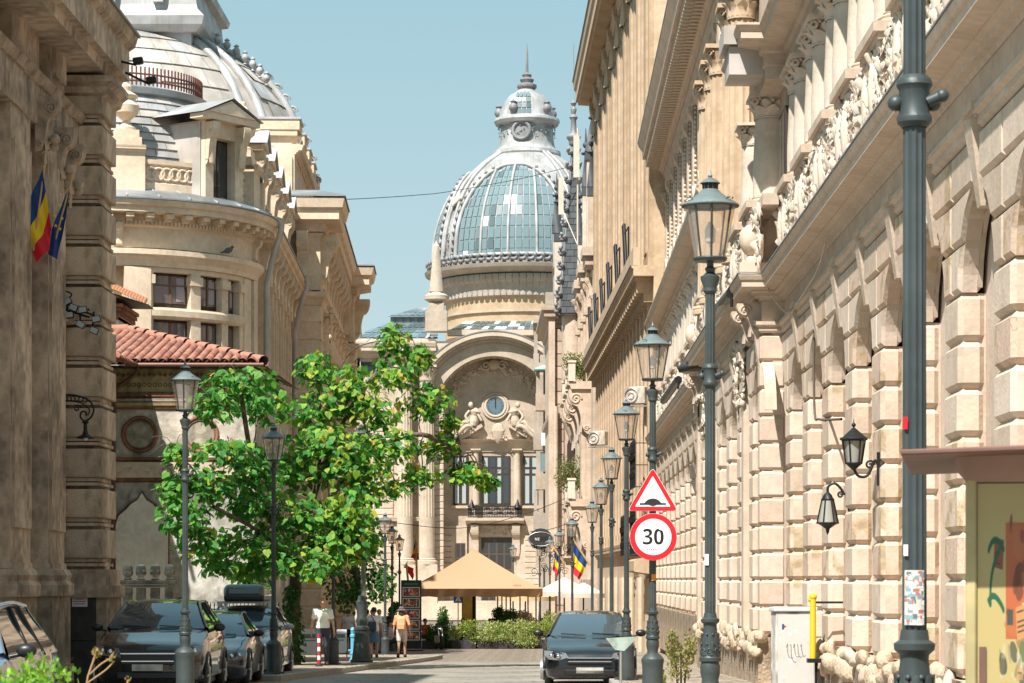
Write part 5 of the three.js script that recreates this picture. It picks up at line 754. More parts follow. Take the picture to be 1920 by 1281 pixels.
// the great lead dome of the museum, behind the corner
{
  const d = 128, root = thing('lead_dome', 'great pale lead clad dome with carved attic, rising behind the museum corner', 'dome', [-22, gy(95), -d], 0);
  root.dy = EY - gy(95);
  const pc = new THREE.CatmullRomCurve3([[10.7, 16.5], [10.45, 19], [9.95, 21.3], [9.2, 23.1], [8.3, 24.4], [7.2, 25.4], [5.8, 26.3], [4.6, 26.8]].map(([r, y]) => V3(r, y, 0))), prof = (t) => { const v = pc.getPoint(Math.min(1, t)); return [v.x, v.y]; };
  part('dome_shell', [Lat(Array.from({ length: 14 }, (_, i) => prof(i / 13)), 72), Cyl(11, 11, 20, 48).translate(0, -2.5, 0)], MAT.leadWarm, root);
  const mm = [MAT.leadWarm, std(0.60, 0.555, 0.50, { map: tLead, roughness: 0.6 }), MAT.lead];
  const q = (a, t, o) => { const [r, y] = prof(t); return [(r + o) * Math.sin(a), y + o * 0.5, (r + o) * Math.cos(a)]; };
  for (let r = 0; r < 9; r++) for (let k = 0; k < 15; k++) {
    const a = -0.15 + (k + (r % 2) * 0.5) * 0.125, b = a + 0.121, t0 = r / 9 + 0.004, t1 = (r + 1) / 9 - 0.004;
    if (Math.abs(a - 0.95) < 0.1) continue;
    part('lead_panel', Quads([[q(a, t0, 0.09), q(b, t0, 0.09), q(b, t1, 0.05), q(a, t1, 0.05)], [q(a, t0, 0.09), q(b, t0, 0.09), q(b, t0, 0), q(a, t0, 0)]]), mm[(r * 5 + k * 7) % 9 === 0 ? 2 : (r + k) % 3 ? 0 : 1], root);
  }
  for (const a of [0.88, 1.02, 1.45]) part('rib', [Tube(Array.from({ length: 14 }, (_, i) => V3(...q(a, i / 13, 0.12))), 0.22, 30, 7)], MAT.lead, root);
  seed = 9; part('cresting', [...Array.from({ length: 16 }, (_, i) => T(Spiral(0.26, 1.4, 0.07, 0.1), ...q(1.5, i / 16, 0.2), 0.2)), ...Array.from({ length: 9 }, (_, i) => T(Urn(0.7), ...q(1.3, 0.55 + i * 0.05, 0.1)))], MAT.lead, root);
  const top = 27.1;
  part('attic_moulding', [Sweep([[-0.8, top - 0.9], [0.1, top - 0.8], [0.4, top - 0.5], [0.5, top - 0.1], [0.15, top + 0.3], [0.1, top + 0.5], [0, top + 1.5], [0.3, top + 1.6], [0.4, top + 1.9], [-0.2, top + 2.0]], [[-5.1, 5.1], [5.1, 5.1], [5.1, -5.1], [-5.1, -5.1]], true)], MAT.lead, root);
  part('attic_block', [B(-4.9, 4.9, top - 2.5, top + 6, -4.9, 4.9), Sweep([[-0.2, top + 1.9], [0.2, top + 2.0], [0.2, top + 2.4], [-0.2, top + 2.7]], [[-5, 5], [5, 5], [5, -5], [-5, -5]], true)], MAT.lead, root);
  for (const u of [-3.5, -1.2, 1.1, 3.4]) part('bracket', [B(u - 0.25, u + 0.25, top + 0.55, top + 1.5, 4.9, 5.6)], MAT.lead, root);
  const fc = part('wreath_relief', [T(Tor(1.0, 0.3, 8, 22), 3.1, top + 3.9, 5.0)], MAT.leadDark, root);
  part('carved_face', [T(Sph(0.7, 14, 12), 3.1, top + 3.9, 4.95, 0, 0, 0, [1, 1, 1]), T(Sph(0.16, 8, 6), 3.1, top + 3.85, 5.65, 0, 0, 0), T(Garland(1.7, 0.7, 26), 3.1, top + 4.3, 5.3)], MAT.lead, fc);
  part('corner_scroll', [T(Console(0.6, 3.4, 1.6), 4.9, top + 1.9, 4.4, PI / 2), T(Console(0.6, 3.4, 1.6), 4.9, top + 1.9, 0, PI / 2)], MAT.leadDark, root);
}
// ---------------------------------------------------------------- street lamps
function makeLamp(label, group) {
  const o = thing('street_lamp', label, 'street lamp', [0, 0, 0], 0, group), m = MAT.lamp;
  const foot = part('foot', [B(-0.16, 0.16, 0, 0.06, -0.16, 0.16), Lat([[0.15, 0.05], [0.145, 0.5], [0.15, 0.58], [0.158, 0.6], [0.158, 0.65], [0.13, 0.69], [0.08, 0.73], [0.074, 0.76], [0.088, 0.82], [0.09, 0.88], [0.08, 0.92]], 20)], m, o);
  part('pedestal', [Lat([[0.08, 0.92], [0.097, 0.93], [0.098, 0.96], [0.086, 0.975], [0.058, 1.24], [0.06, 1.26], [0.082, 1.28], [0.084, 1.305], [0.06, 1.32], [0.055, 1.36]], 20)], m, foot);
  seed = 400; part('leaf_relief', Array.from({ length: 8 }, (_, i) => M([T(leaf(0.06, 0.2, 0.008), 0, 0.98, 0.082, 0, -0.1), T(Sph(0.014, 6, 5), 0.018, 1.17, 0.066), T(Spiral(0.028, 1.3, 0.008), -0.012, 1.02, 0.086), T(Spiral(0.022, 1.3, 0.007), 0.014, 1.08, 0.078)]).rotateY(i * PI / 4)), m, foot);
  part('shaft', [Fluted(0.05, 0.044, 2.92, 12, 0.09).translate(0, 1.34, 0)], m, o);
  part('collar', [Lat([[0.05, 3.38], [0.07, 3.4], [0.072, 3.42], [0.062, 3.44], [0.062, 3.53], [0.074, 3.55], [0.07, 3.57], [0.05, 3.59]], 16), T(Sph(0.034, 8, 6), 0.075, 3.48, 0), T(Sph(0.034, 8, 6), -0.075, 3.48, 0), Bar([0.05, 3.48, 0.03], [0.1, 3.5, 0.045], 0.024, 8), T(Sph(0.028, 8, 6), 0.105, 3.502, 0.047)], m, o);
  part('neck', [Lat([[0.05, 4.22], [0.062, 4.24], [0.058, 4.27], [0.085, 4.34], [0.088, 4.37], [0.06, 4.385], [0.035, 4.41], [0.05, 4.44], [0.03, 4.46], [0.03, 4.5], [0.14, 4.505], [0.15, 4.52], [0.14, 4.535]], 16)], m, o);
  const lantern = part('lantern_frame', [T(Tor(0.143, 0.012, 6, 28), 0, 4.53, 0, 0, PI / 2), T(Tor(0.232, 0.014, 6, 32), 0, 5.0, 0, 0, PI / 2), ...[0.9, 2.46, 4.04, 5.6].map((a) => Bar([0.143 * Math.sin(a), 4.53, 0.143 * Math.cos(a)], [0.228 * Math.sin(a), 5.0, 0.228 * Math.cos(a)], 0.009, 5)), Bar([0, 4.53, 0.145], [0, 5.0, 0.23], 0.01, 5)], m, o);
  part('glass', [Lat([[0.139, 4.535], [0.222, 4.995]], 28)], MAT.lampGlass, lantern);
  part('bulb', [Cyl(0.012, 0.012, 0.12, 6).translate(0, 4.53, 0), T(Lat([[0.01, 0], [0.045, 0.02], [0.05, 0.13], [0.03, 0.17], [0.015, 0.2]], 12), 0, 4.66, 0)], MAT.bulb, lantern);
  const hat = part('hat', [Lat([[0.258, 4.995], [0.262, 5.005], [0.25, 5.02], [0.19, 5.055], [0.11, 5.11], [0.07, 5.15]], 28), 0].filter(Boolean), MAT.lampTop, o);
  part('cap', [Lat([[0.085, 5.2], [0.092, 5.205], [0.07, 5.225], [0.03, 5.25], [0.014, 5.255], [0.022, 5.272], [0.012, 5.285], [0.003, 5.325], [0, 5.33]], 14)], MAT.lampTop, hat);
  part('vent', [Cyl(0.045, 0.045, 0.06, 8).translate(0, 5.145, 0), ...Array.from({ length: 10 }, (_, i) => Bar([0.062 * Math.cos(i * 0.628), 5.145, 0.062 * Math.sin(i * 0.628)], [0.066 * Math.cos(i * 0.628), 5.205, 0.066 * Math.sin(i * 0.628)], 0.008, 5))], m, hat);
  seed = 402; part('crown_leaf', Array.from({ length: 4 }, (_, i) => T(Garland(0.12, 0.07, 12).scale(1, 0.8, 1), 0, 5.01, 0.232).rotateY(i * PI / 2 + 0.75)), m, hat);
  return o;
}
{
  const gr = 'street lamps along the right pavement', gl = 'street lamps along the left side', gf = 'far street lamps near the palace';
  const l1 = makeLamp('nearest dark fluted lamp post, its lantern above the frame', gr); l1.position.set(1.48, gy(10.3), -10.3);
  const R = [[22.9, 1.463, 'tall fluted street lamp, largest whole lantern, in front of the niches'], [35.5, 1.47, 'street lamp carrying the red road signs'], [48.1, 1.5, 'street lamp before the front of the parked black sedan'], [60.7, 1.54, 'street lamp behind the black sedan, first past the road signs'], [73.3, 1.56, 'street lamp second past the black sedan'], [85.9, 1.53, 'street lamp third past the black sedan, by the iron grilles']];
  R.forEach(([d, x, t], i) => again(l1, [x, gy(d), -d], i * 0.4, t));
  const far = [[98, 1073, 'lamp beside the larger hanging flag on the right'], [112, 1049, 'lamp beside the smaller hanging flag on the right'], [128, 1031, 'lamp left of the two hanging flags'], [146, 1012, 'small lamp in front of the oval hanging sign'], [152, 962, 'smallest lamp above the right slope of the big parasol']];
  far.forEach(([d, p, t], i) => again(l1, [XS(p, d), ry_(d), -d], i, t).userData.group = gf);
  [[41, 347, 'left street lamp in front of the black parked car'], [54.1, 513, 'left street lamp beside the silver car with roof box'], [68.5, 625, 'lamp post beside the walking man in white shirt'], [94, 722, 'left far lamp nearest the tall menu board'], [107, 735, 'left far lamp, middle of the three by the menu board'], [121, 749, 'left far lamp, last of the three by the menu board']].forEach(([d, p, t], i) => again(l1, [XS(p, d), d > 90 ? ry_(d) : gy(d), -d], i * 0.7, t).userData.group = gl);
  // lamp with a swollen foot and a plain grey pole
  const o = thing('street_lamp', 'grey plain pole lamp with broad bell shaped iron foot', 'street lamp', [XS(678, 73), gy(73), -73]);
  part('foot', [Lat([[0.32, 0], [0.33, 0.06], [0.28, 0.1], [0.24, 0.4], [0.19, 0.9], [0.22, 0.93], [0.22, 1.0], [0.14, 1.05], [0.17, 1.2], [0.13, 1.3], [0.15, 1.5], [0.17, 1.72], [0.12, 1.78], [0.1, 1.9]], 18)], MAT.lamp, o);
  part('pole', [Cyl(0.075, 0.055, 4.2, 12).translate(0.02, 1.85, 0).rotateZ(-0.012)], std(0.2, 0.21, 0.2, { map: tMetal, roughness: 0.6 }), o); part('lantern', [Lat([[0.05, 6], [0.14, 6.05], [0.24, 6.5], [0.28, 6.52], [0.1, 6.7], [0, 6.8]], 16)], MAT.lamp, o);
  // stickers and torn paper on the nearest post
  const lab = (pt, r, w, h, d, a, m, name, t) => solo(name, t, 'sticker', [new THREE.CylinderGeometry(r, r, h, 8, 1, true, a - w / 2, w)], m, pt, 0);
  const g1 = gy(10.3); seed = 51;
  const cv = document.createElement('canvas'); cv.width = 64; cv.height = 256; { const c = cv.getContext('2d'); c.fillStyle = '#c9c4bc'; c.fillRect(0, 0, 64, 256); for (let i = 0; i < 90; i++) { c.fillStyle = ['#e9e6e0', '#7fa0a8', '#b26b58', '#8b8f90', '#f2efe9', '#5c7078'][Math.floor(rnd() * 6)]; c.fillRect(rnd() * 60, rnd() * 250, 3 + rnd() * 16, 4 + rnd() * 20); } }
  const ct = new THREE.CanvasTexture(cv); ct.colorSpace = THREE.SRGBColorSpace;
  const pm = std(1, 1, 1, { map: ct, roughness: 0.8 });
  const st = solo('torn_poster', 'torn paper stuck round the foot of the nearest lamp post', 'poster', [new THREE.CylinderGeometry(0.0565, 0.0575, 0.22, 10, 1, true, -0.9, 1.5)], pm, [1.48, g1 + 1.49, -10.3], 0, null, { uv: false });
  lab([1.48, g1 + 1.68, -10.3], 0.0575, 0.4, 0.045, 0, -0.8, MAT.white, 'sticker', 'small white paper scrap on the nearest lamp post');
  lab([1.48, g1 + 2.19, -10.3], 0.057, 0.45, 0.05, 0, -0.85, MAT.red, 'sticker', 'small red sticker on the nearest lamp post');
  lab([1.463, g1 + 0.0 + 1.74, -22.9], 0.058, 0.8, 0.1, 0, -0.7, MAT.white, 'sticker', 'white torn sticker on the tall lamp by the niches');
  lab([1.47, gy(35.5) + 1.78, -35.5], 0.06, 1.2, 0.09, 0, 0.3, std(0.75, 0.3, 0.05), 'sticker', 'round orange sticker below the thirty sign');
}
// ---------------------------------------------------------------- road signs on the lamp
{
  const d = 35.25, disc = (r, z) => T(new THREE.CircleGeometry(r, 48), 0, 0, z);
  const tri = (s, rad, z) => { const sh = new THREE.Shape(), R = s / Math.sqrt(3), P = [90, 210, 330].map((a) => [R * Math.cos(a * PI / 180), R * Math.sin(a * PI / 180)]); for (let i = 0; i < 3; i++) { const a = P[i], b = P[(i + 1) % 3], c = P[(i + 2) % 3], l = (p, q, t) => [p[0] + (q[0] - p[0]) * t, p[1] + (q[1] - p[1]) * t], k = rad / s; const p0 = l(a, c, k), p1 = l(a, b, k), p2 = l(a, b, 1 - k); if (i === 0) sh.moveTo(...p0); sh.quadraticCurveTo(...a, ...p1); sh.lineTo(...p2); } sh.closePath(); return new THREE.ShapeGeometry(sh, 8).translate(0, 0, z); };
  const p1 = U(1224, 931, d), t = thing('warning_sign', 'red bordered triangle sign showing a speed bump', 'road sign', p1.toArray());
  part('plate', [T(tri(0.70, 0.07, -0.012)), T(tri(0.70, 0.07, 0))], MAT.sign, t); part('red_border', [tri(0.685, 0.065, 0.003)], MAT.red, t); part('white_field', [tri(0.49, 0.02, 0.006)], MAT.sign, t);
  part('bump_symbol', [T(new THREE.CircleGeometry(0.125, 24, 0.35, PI - 0.7), 0, -0.135, 0.009, 0, 0, 0, [1, 0.85, 1]), B(-0.18, 0.18, -0.115, -0.092, 0.0085, 0.0095)], MAT.ink, t);
  const p2 = U(1225, 1007, d), s = thing('speed_limit_sign', 'round red bordered sign with black number 30', 'road sign', p2.toArray());
  part('plate', [T(Cyl(0.325, 0.325, 0.012, 40), 0, 0, -0.013, 0, PI / 2)], MAT.sign, s); part('red_border', [disc(0.322, 0.002)], MAT.red, s); part('white_field', [disc(0.25, 0.005)], MAT.sign, s);
  const cv = document.createElement('canvas'); cv.width = 512; cv.height = 512; const c = cv.getContext('2d'); c.fillStyle = '#e9e9e8'; c.fillRect(0, 0, 512, 512); c.fillStyle = '#151515'; c.font = 'bold 330px sans-serif'; c.textAlign = 'center'; c.textBaseline = 'middle'; c.save(); c.translate(256, 262); c.scale(0.92, 1); c.fillText('30', 0, 0); c.restore();
  c.fillStyle = '#f4f1ee'; c.beginPath(); c.ellipse(395, 128, 70, 36, 0.15, 0, 7); c.fill(); c.fillStyle = '#ddd2cc'; c.save(); c.translate(455, 345); c.rotate(-0.9); c.fillRect(-80, -26, 160, 50); c.restore(); c.fillStyle = '#c8808a'; for (let i = 0; i < 5; i++) c.fillRect(150 + i * 34, 440, 22, 26);
  const tx = new THREE.CanvasTexture(cv); tx.colorSpace = THREE.SRGBColorSpace;
  part('number', [T(new THREE.CircleGeometry(0.232, 40), 0, 0.005, 0.008)], std(1, 1, 1, { map: tx, roughness: 0.5 }), s, { uv: false });
  part('clamp', [B(-0.08, 0.08, 0.1, 0.14, -0.3, -0.013), B(-0.08, 0.08, -0.14, -0.1, -0.3, -0.013)], MAT.alu, s);
  // small weathered plate in front of the sedan
  const q = U(1164, 1210, 44), w = thing('small_sign', 'small faded green and white plate on short post before the sedan', 'sign', [q.x, gy(44), -44]), h = q.y - gy(44);
  part('post', [Bar([0, 0, 0], [0, h + 0.05, 0], 0.022, 8)], MAT.alu, w); part('plate', [Hull([[-0.26, h + 0.12, 0.02], [0.3, h + 0.15, 0.02], [0.06, h - 0.1, 0.02], [-0.1, h - 0.08, 0.02], [-0.26, h + 0.12, 0.035], [0.3, h + 0.15, 0.035], [0.06, h - 0.1, 0.035], [-0.1, h - 0.08, 0.035]])], std(0.36, 0.46, 0.42, { map: tDirty }), w);
}
// ---------------------------------------------------------------- lanterns and brackets on the walls
{
  const mk = (label, pos) => { const o = thing('wall_lantern', label, 'wall lamp', pos, 0, 'iron lanterns on the cream wall'); return o; };
  const body = (o, y0, y1, r0, r1) => { part('cage', [T(Tor(r0, 0.012, 5, 6), 0, y0, 0, 0, PI / 2), T(Tor(r1, 0.014, 5, 6), 0, y1, 0, 0, PI / 2), ...Array.from({ length: 6 }, (_, i) => Bar([r0 * Math.cos(i * PI / 3), y0, r0 * Math.sin(i * PI / 3)], [r1 * Math.cos(i * PI / 3), y1, r1 * Math.sin(i * PI / 3)], 0.01, 5))], MAT.iron, o); part('glass', [new THREE.CylinderGeometry(r1 * 0.93, r0 * 0.93, y1 - y0, 6, 1, true).rotateY(PI / 6).translate(0, (y0 + y1) / 2, 0)], std(0.3, 0.3, 0.26, { roughness: 0.25 }), o); };
  const a = mk('upright six sided black lantern on scrolled wall arm', U(1601, 872, 32).toArray());
  body(a, 0.02, 0.31, 0.1, 0.145); part('roof', [T(new THREE.ConeGeometry(0.19, 0.16, 6), 0, 0.4, 0), T(Sph(0.028, 8, 6), 0, 0.5, 0), Cyl(0.012, 0.003, 0.09, 6).translate(0, 0.49, 0), T(Tor(0.16, 0.02, 5, 6), 0, 0.325, 0, 0, PI / 2)], MAT.iron, a);
  part('arm', [Lat([[0.02, -0.06], [0.09, 0], [0.1, 0.02]], 8), Tube([[0, -0.05, 0], [0.06, -0.14, 0], [0.16, -0.14, 0], [0.22, -0.04, 0], [0.26, 0.06, 0], [0.3, 0.02, 0]], 0.02, 18, 6), T(Spiral(0.06, 1.4, 0.014), 0.2, 0.0, 0), B(0.29, 0.33, -0.26, 0.16, -0.03, 0.03)], MAT.iron, a);
  const b = mk('hanging six sided black lantern on curled wall arm', U(1552, 985, 35.6).toArray());
  body(b, 0.03, 0.36, 0.15, 0.08); part('roof', [T(Lat([[0.085, 0.36], [0.06, 0.42], [0.02, 0.46]], 8), 0, 0, 0), T(Lat([[0.0, -0.14], [0.02, -0.1], [0.03, -0.05], [0.1, 0.0], [0.16, 0.03]], 8), 0, 0, 0)], MAT.iron, b);
  part('arm', [Tube([[0, 0.44, 0], [0.01, 0.54, 0], [0.1, 0.58, 0], [0.19, 0.5, 0], [0.24, 0.42, 0], [0.29, 0.5, 0]], 0.02, 18, 6), T(Spiral(0.05, 1.4, 0.014), 0.18, 0.42, 0), B(0.28, 0.32, 0.2, 0.66, -0.03, 0.03)], MAT.iron, b);
  // bell lamp on a long scrolled bracket, left
  const p = U(160, 795, 49.3), o = thing('bracket_lamp', 'black bell lamp hanging from a scrolled iron bracket, left', 'wall lamp', p.toArray());
  const L0 = -0.62;
  const armA = [[L0, 0.55, 0], [L0 + 0.25, 0.56, 0], [-0.15, 0.54, 0], [0.08, 0.44, 0], [0.16, 0.28, 0], [0.1, 0.12, 0], [-0.02, 0.06, 0], [-0.1, 0.14, 0], [-0.06, 0.24, 0], [0.01, 0.22, 0], [0.01, 0.16, 0]];
  part('bracket', [Tube(armA, 0.02, 50, 6), Tube([[L0, 0.43, 0], [-0.2, 0.43, 0], [-0.02, 0.37, 0], [0.08, 0.26, 0], [0.04, 0.16, 0]], 0.014, 24, 6), B(L0 - 0.03, L0 + 0.01, 0.34, 0.68, -0.04, 0.04), ...Array.from({ length: 8 }, (_, i) => T(Tor(0.045, 0.009, 5, 10), L0 + 0.08 + i * 0.075, 0.49 - (i > 5 ? 0.02 * (i - 5) : 0), 0)), T(Spiral(0.07, 1.5, 0.014), -0.16, 0.3, 0)], MAT.iron, o);
  part('bell_shade', [Lat([[0.05, 0.06], [0.07, 0.03], [0.035, 0.0], [0.04, -0.12], [0.06, -0.2], [0.17, -0.26], [0.175, -0.28]], 18)], MAT.iron, o); part('bulb', [T(Sph(0.05, 10, 8), 0, -0.28, 0)], MAT.white, o);
  // floodlight cluster
  const f = thing('floodlight_rack', 'rack of six small floodlights reaching out from the left wall', 'floodlights', U(110, 580, 49.2).toArray());
  const arm = part('rack_arm', [Bar([-0.06, 0.16, 0], [0.6, -0.02, 0.05], 0.022, 6), Bar([-0.06, 0.05, 0], [0.6, -0.16, 0.05], 0.022, 6), Tube([[-0.06, 0.36, 0], [0.15, 0.34, 0], [0.26, 0.28, 0.05], [0.2, 0.2, 0.05]], 0.016, 14, 5), Bar([0.2, 0.2, 0.05], [0.16, 0.0, 0.02], 0.02, 5), Bar([0.42, 0.05, 0.04], [0.42, -0.22, 0.04], 0.02, 5), Bar([0.68, -0.05, 0.04], [0.66, -0.4, 0.04], 0.02, 5), Bar([0.5, -0.06, 0.05], [0.7, -0.12, 0.05], 0.02, 5)], MAT.iron, f);
  for (const [x, y, r] of [[0.18, 0.14, 0.5], [0.3, 0.02, -0.4], [0.22, -0.12, 0.1], [0.48, -0.02, 0.2], [0.44, -0.3, -0.5], [0.74, -0.2, 0.2], [0.7, -0.42, -0.4]]) { const h = part('floodlight', [T(Cham(0.17, 0.13, 0.1, 0.015), x, y, 0.08, 0, 0, r)], MAT.black, f); part('lens', [T(B(-0.07, 0.07, -0.05, 0.05, 0.0, 0.008), x, y, 0.132, 0, 0, r)], std(0.42, 0.46, 0.48, { roughness: 0.2 }), h); }
  for (const [ax, ay, bx, by, t] of [[212, 112, 255, 122, 'upper spotlight on long arm below the sky line, left cornice'], [235, 136, 280, 158, 'lower spotlight on long arm at the left cornice corner']]) { const a = U(ax, ay, 51), b = U(bx, by, 51), s = thing('cornice_spotlight', t, 'spotlight', a.toArray(), 0, 'spotlights on the left cornice'), v = b.clone().sub(a); part('arm', [Bar([0, 0, 0], v, 0.025, 6)], MAT.iron, s); part('housing', [T(Cham(0.2, 0.14, 0.14, 0.02), v.x + 0.04, v.y + 0.08, v.z, 0, 0, 0.15)], MAT.black, s); }
  const w = thing('wall_fitting', 'white oval bulkhead light on wall behind the tricolour flag', 'wall light', U(62, 472, 47.2).toArray()); part('case', [T(new RoundedBoxGeometry(0.16, 0.66, 0.24, 3, 0.06), 0, 0, 0)], MAT.white, w); part('lens', [T(Lat([[0.02, -0.24], [0.08, -0.1], [0.08, 0.1], [0.02, 0.24]], 14), 0.06, 0, 0)], std(0.6, 0.6, 0.58, { roughness: 0.2 }), w);
  // notice plate on the granite
  const cv = document.createElement('canvas'); cv.width = 128; cv.height = 96; const c = cv.getContext('2d'); c.fillStyle = '#e6e0e4'; c.fillRect(0, 0, 128, 96); c.fillStyle = '#b0324a'; for (const [y, a, b] of [[22, 30, 98], [44, 12, 116], [66, 18, 110]]) for (let x = a; x < b; x += 9) c.fillRect(x, y, 7, 9);
  const tx = new THREE.CanvasTexture(cv); tx.colorSpace = THREE.SRGBColorSpace;
  const n = thing('notice_plate', 'small white notice with red lines on dark granite', 'notice', U(149, 1128, 49.97).toArray()); part('plate', [B(-0.15, 0.15, -0.105, 0.105, -0.02, 0)], MAT.white, n); part('print', [new THREE.PlaneGeometry(0.28, 0.2).translate(0, 0, 0.004)], std(1, 1, 1, { map: tx }), n, { uv: false });
}
// ---------------------------------------------------------------- flags
function flag(name, label, d, hoist, fly, cols, group, wav = 0.05, tip) {
  const A = hoist.map(([x, y]) => U(x, y, d)), Z = fly.map(([x, y]) => U(x, y, d)), root = thing(name, label, 'flag', [A[0].x, A[0].y, A[0].z], 0, group), nu = 14, nv = 30;
  const at = (list, t) => { const k = t * (list.length - 1), i = Math.min(list.length - 2, Math.floor(k)); return list[i].clone().lerp(list[i + 1], k - i); };
  const n = cols.length;
  for (let c = 0; c < n; c++) {
    const q = [], P = (s, t) => { const a = at(A, s), z = at(Z, s), v = a.clone().lerp(z, t); v.y -= Math.sin(t * PI) * a.distanceTo(z) * 0.05; v.z += wav * Math.sin(s * 9 + t * 2) * t + wav * 0.6 * Math.sin(s * 17 + 1); v.x += wav * 0.4 * Math.sin(s * 8 + t * 3) * t; return v.sub(root.position); };
    const g = new THREE.PlaneGeometry(1, 1, nu, nv / 3), p = g.attributes.position; for (let i = 0; i < p.count; i++) { const s = p.getX(i) + 0.5, t = (c + (p.getY(i) + 0.5)) / n, v = P(s, t); p.setXYZ(i, v.x, v.y, v.z); } g.computeVertexNormals();
    part('stripe', g, cols[c], root);
  }
  if (tip) { const a = U(tip[0][0], tip[0][1], d).sub(root.position), b = U(tip[1][0], tip[1][1], d).sub(root.position); part('pole', [Bar(b, a, 0.02 * d / 48, 8), T(new THREE.ConeGeometry(0.03 * d / 48, 0.16 * d / 48, 8), a.x, a.y, a.z, 0, 0, -0.35)], std(0.5, 0.33, 0.14, { roughness: 0.5 }), root); }
  return root;
}
{
  const fab = (r, g, b) => phy(r, g, b, { roughness: 0.8, sheen: 0.3, transmission: 0.12 });
  const blue = fab(0.006, 0.05, 0.21), yel = fab(0.80, 0.56, 0.01), red = fab(0.62, 0.015, 0.03), eu = fab(0.01, 0.045, 0.22);
  flag('tricolour_flag', 'blue yellow and red flag hanging from the left wall', 45.4, [[80, 318], [60, 362], [40, 405]], [[97, 430], [92, 468], [68, 492]], [blue, yel, red], null, 0.035, [[84, 308], [62, 470]]);
  const e = flag('starred_flag', 'dark blue flag with gold stars behind the tricolour', 45.7, [[132, 342], [118, 378], [96, 430]], [[116, 450], [106, 487], [90, 476]], [eu], null, 0.03, [[136, 330], [98, 470]]);
  const st = new THREE.Shape(); for (let i = 0; i < 10; i++) { const a = i * PI / 5 + PI / 2, r = i % 2 ? 0.016 : 0.04; i ? st.lineTo(r * Math.cos(a), r * Math.sin(a)) : st.moveTo(r * Math.cos(a), r * Math.sin(a)); }
  for (const [x, y] of [[112, 384], [104, 405], [105, 424], [113, 430], [117, 410]]) { const v = U(x, y, 45.64).sub(e.position); part('star', [new THREE.ShapeGeometry(st).translate(v.x, v.y, v.z + 0.04)], std(0.75, 0.5, 0.05), e); }
  const gr = 'small tricolour flags further down the street';
  flag('tricolour_flag', 'larger small tricolour spread wide beside the far right lamp', 104, [[1076, 1016], [1088, 1034], [1102, 1052]], [[1071, 1068], [1078, 1080], [1087, 1088]], [blue, yel, red], gr, 0.06, [[1074, 1011], [1106, 1060]]);
  flag('tricolour_flag', 'narrow tricolour hanging left of the larger far flag', 113, [[1040, 1031], [1053, 1049]], [[1036, 1066], [1046, 1083]], [blue, yel, red], gr, 0.06, [[1038, 1027], [1058, 1057]]);
  flag('tricolour_flag', 'drooping tricolour on pole by the giant columns', 132, [[780, 1006], [776, 1024]], [[786, 1050], [771, 1046]], [blue, yel, red], gr, 0.08, [[780, 1002], [782, 1110]]);
  flag('red_pennant', 'small crumpled red flag left of the big parasol', 118, [[763, 1060], [765, 1074]], [[776, 1066], [775, 1088]], [red], null, 0.06, [[762, 1058], [768, 1120]]);
}
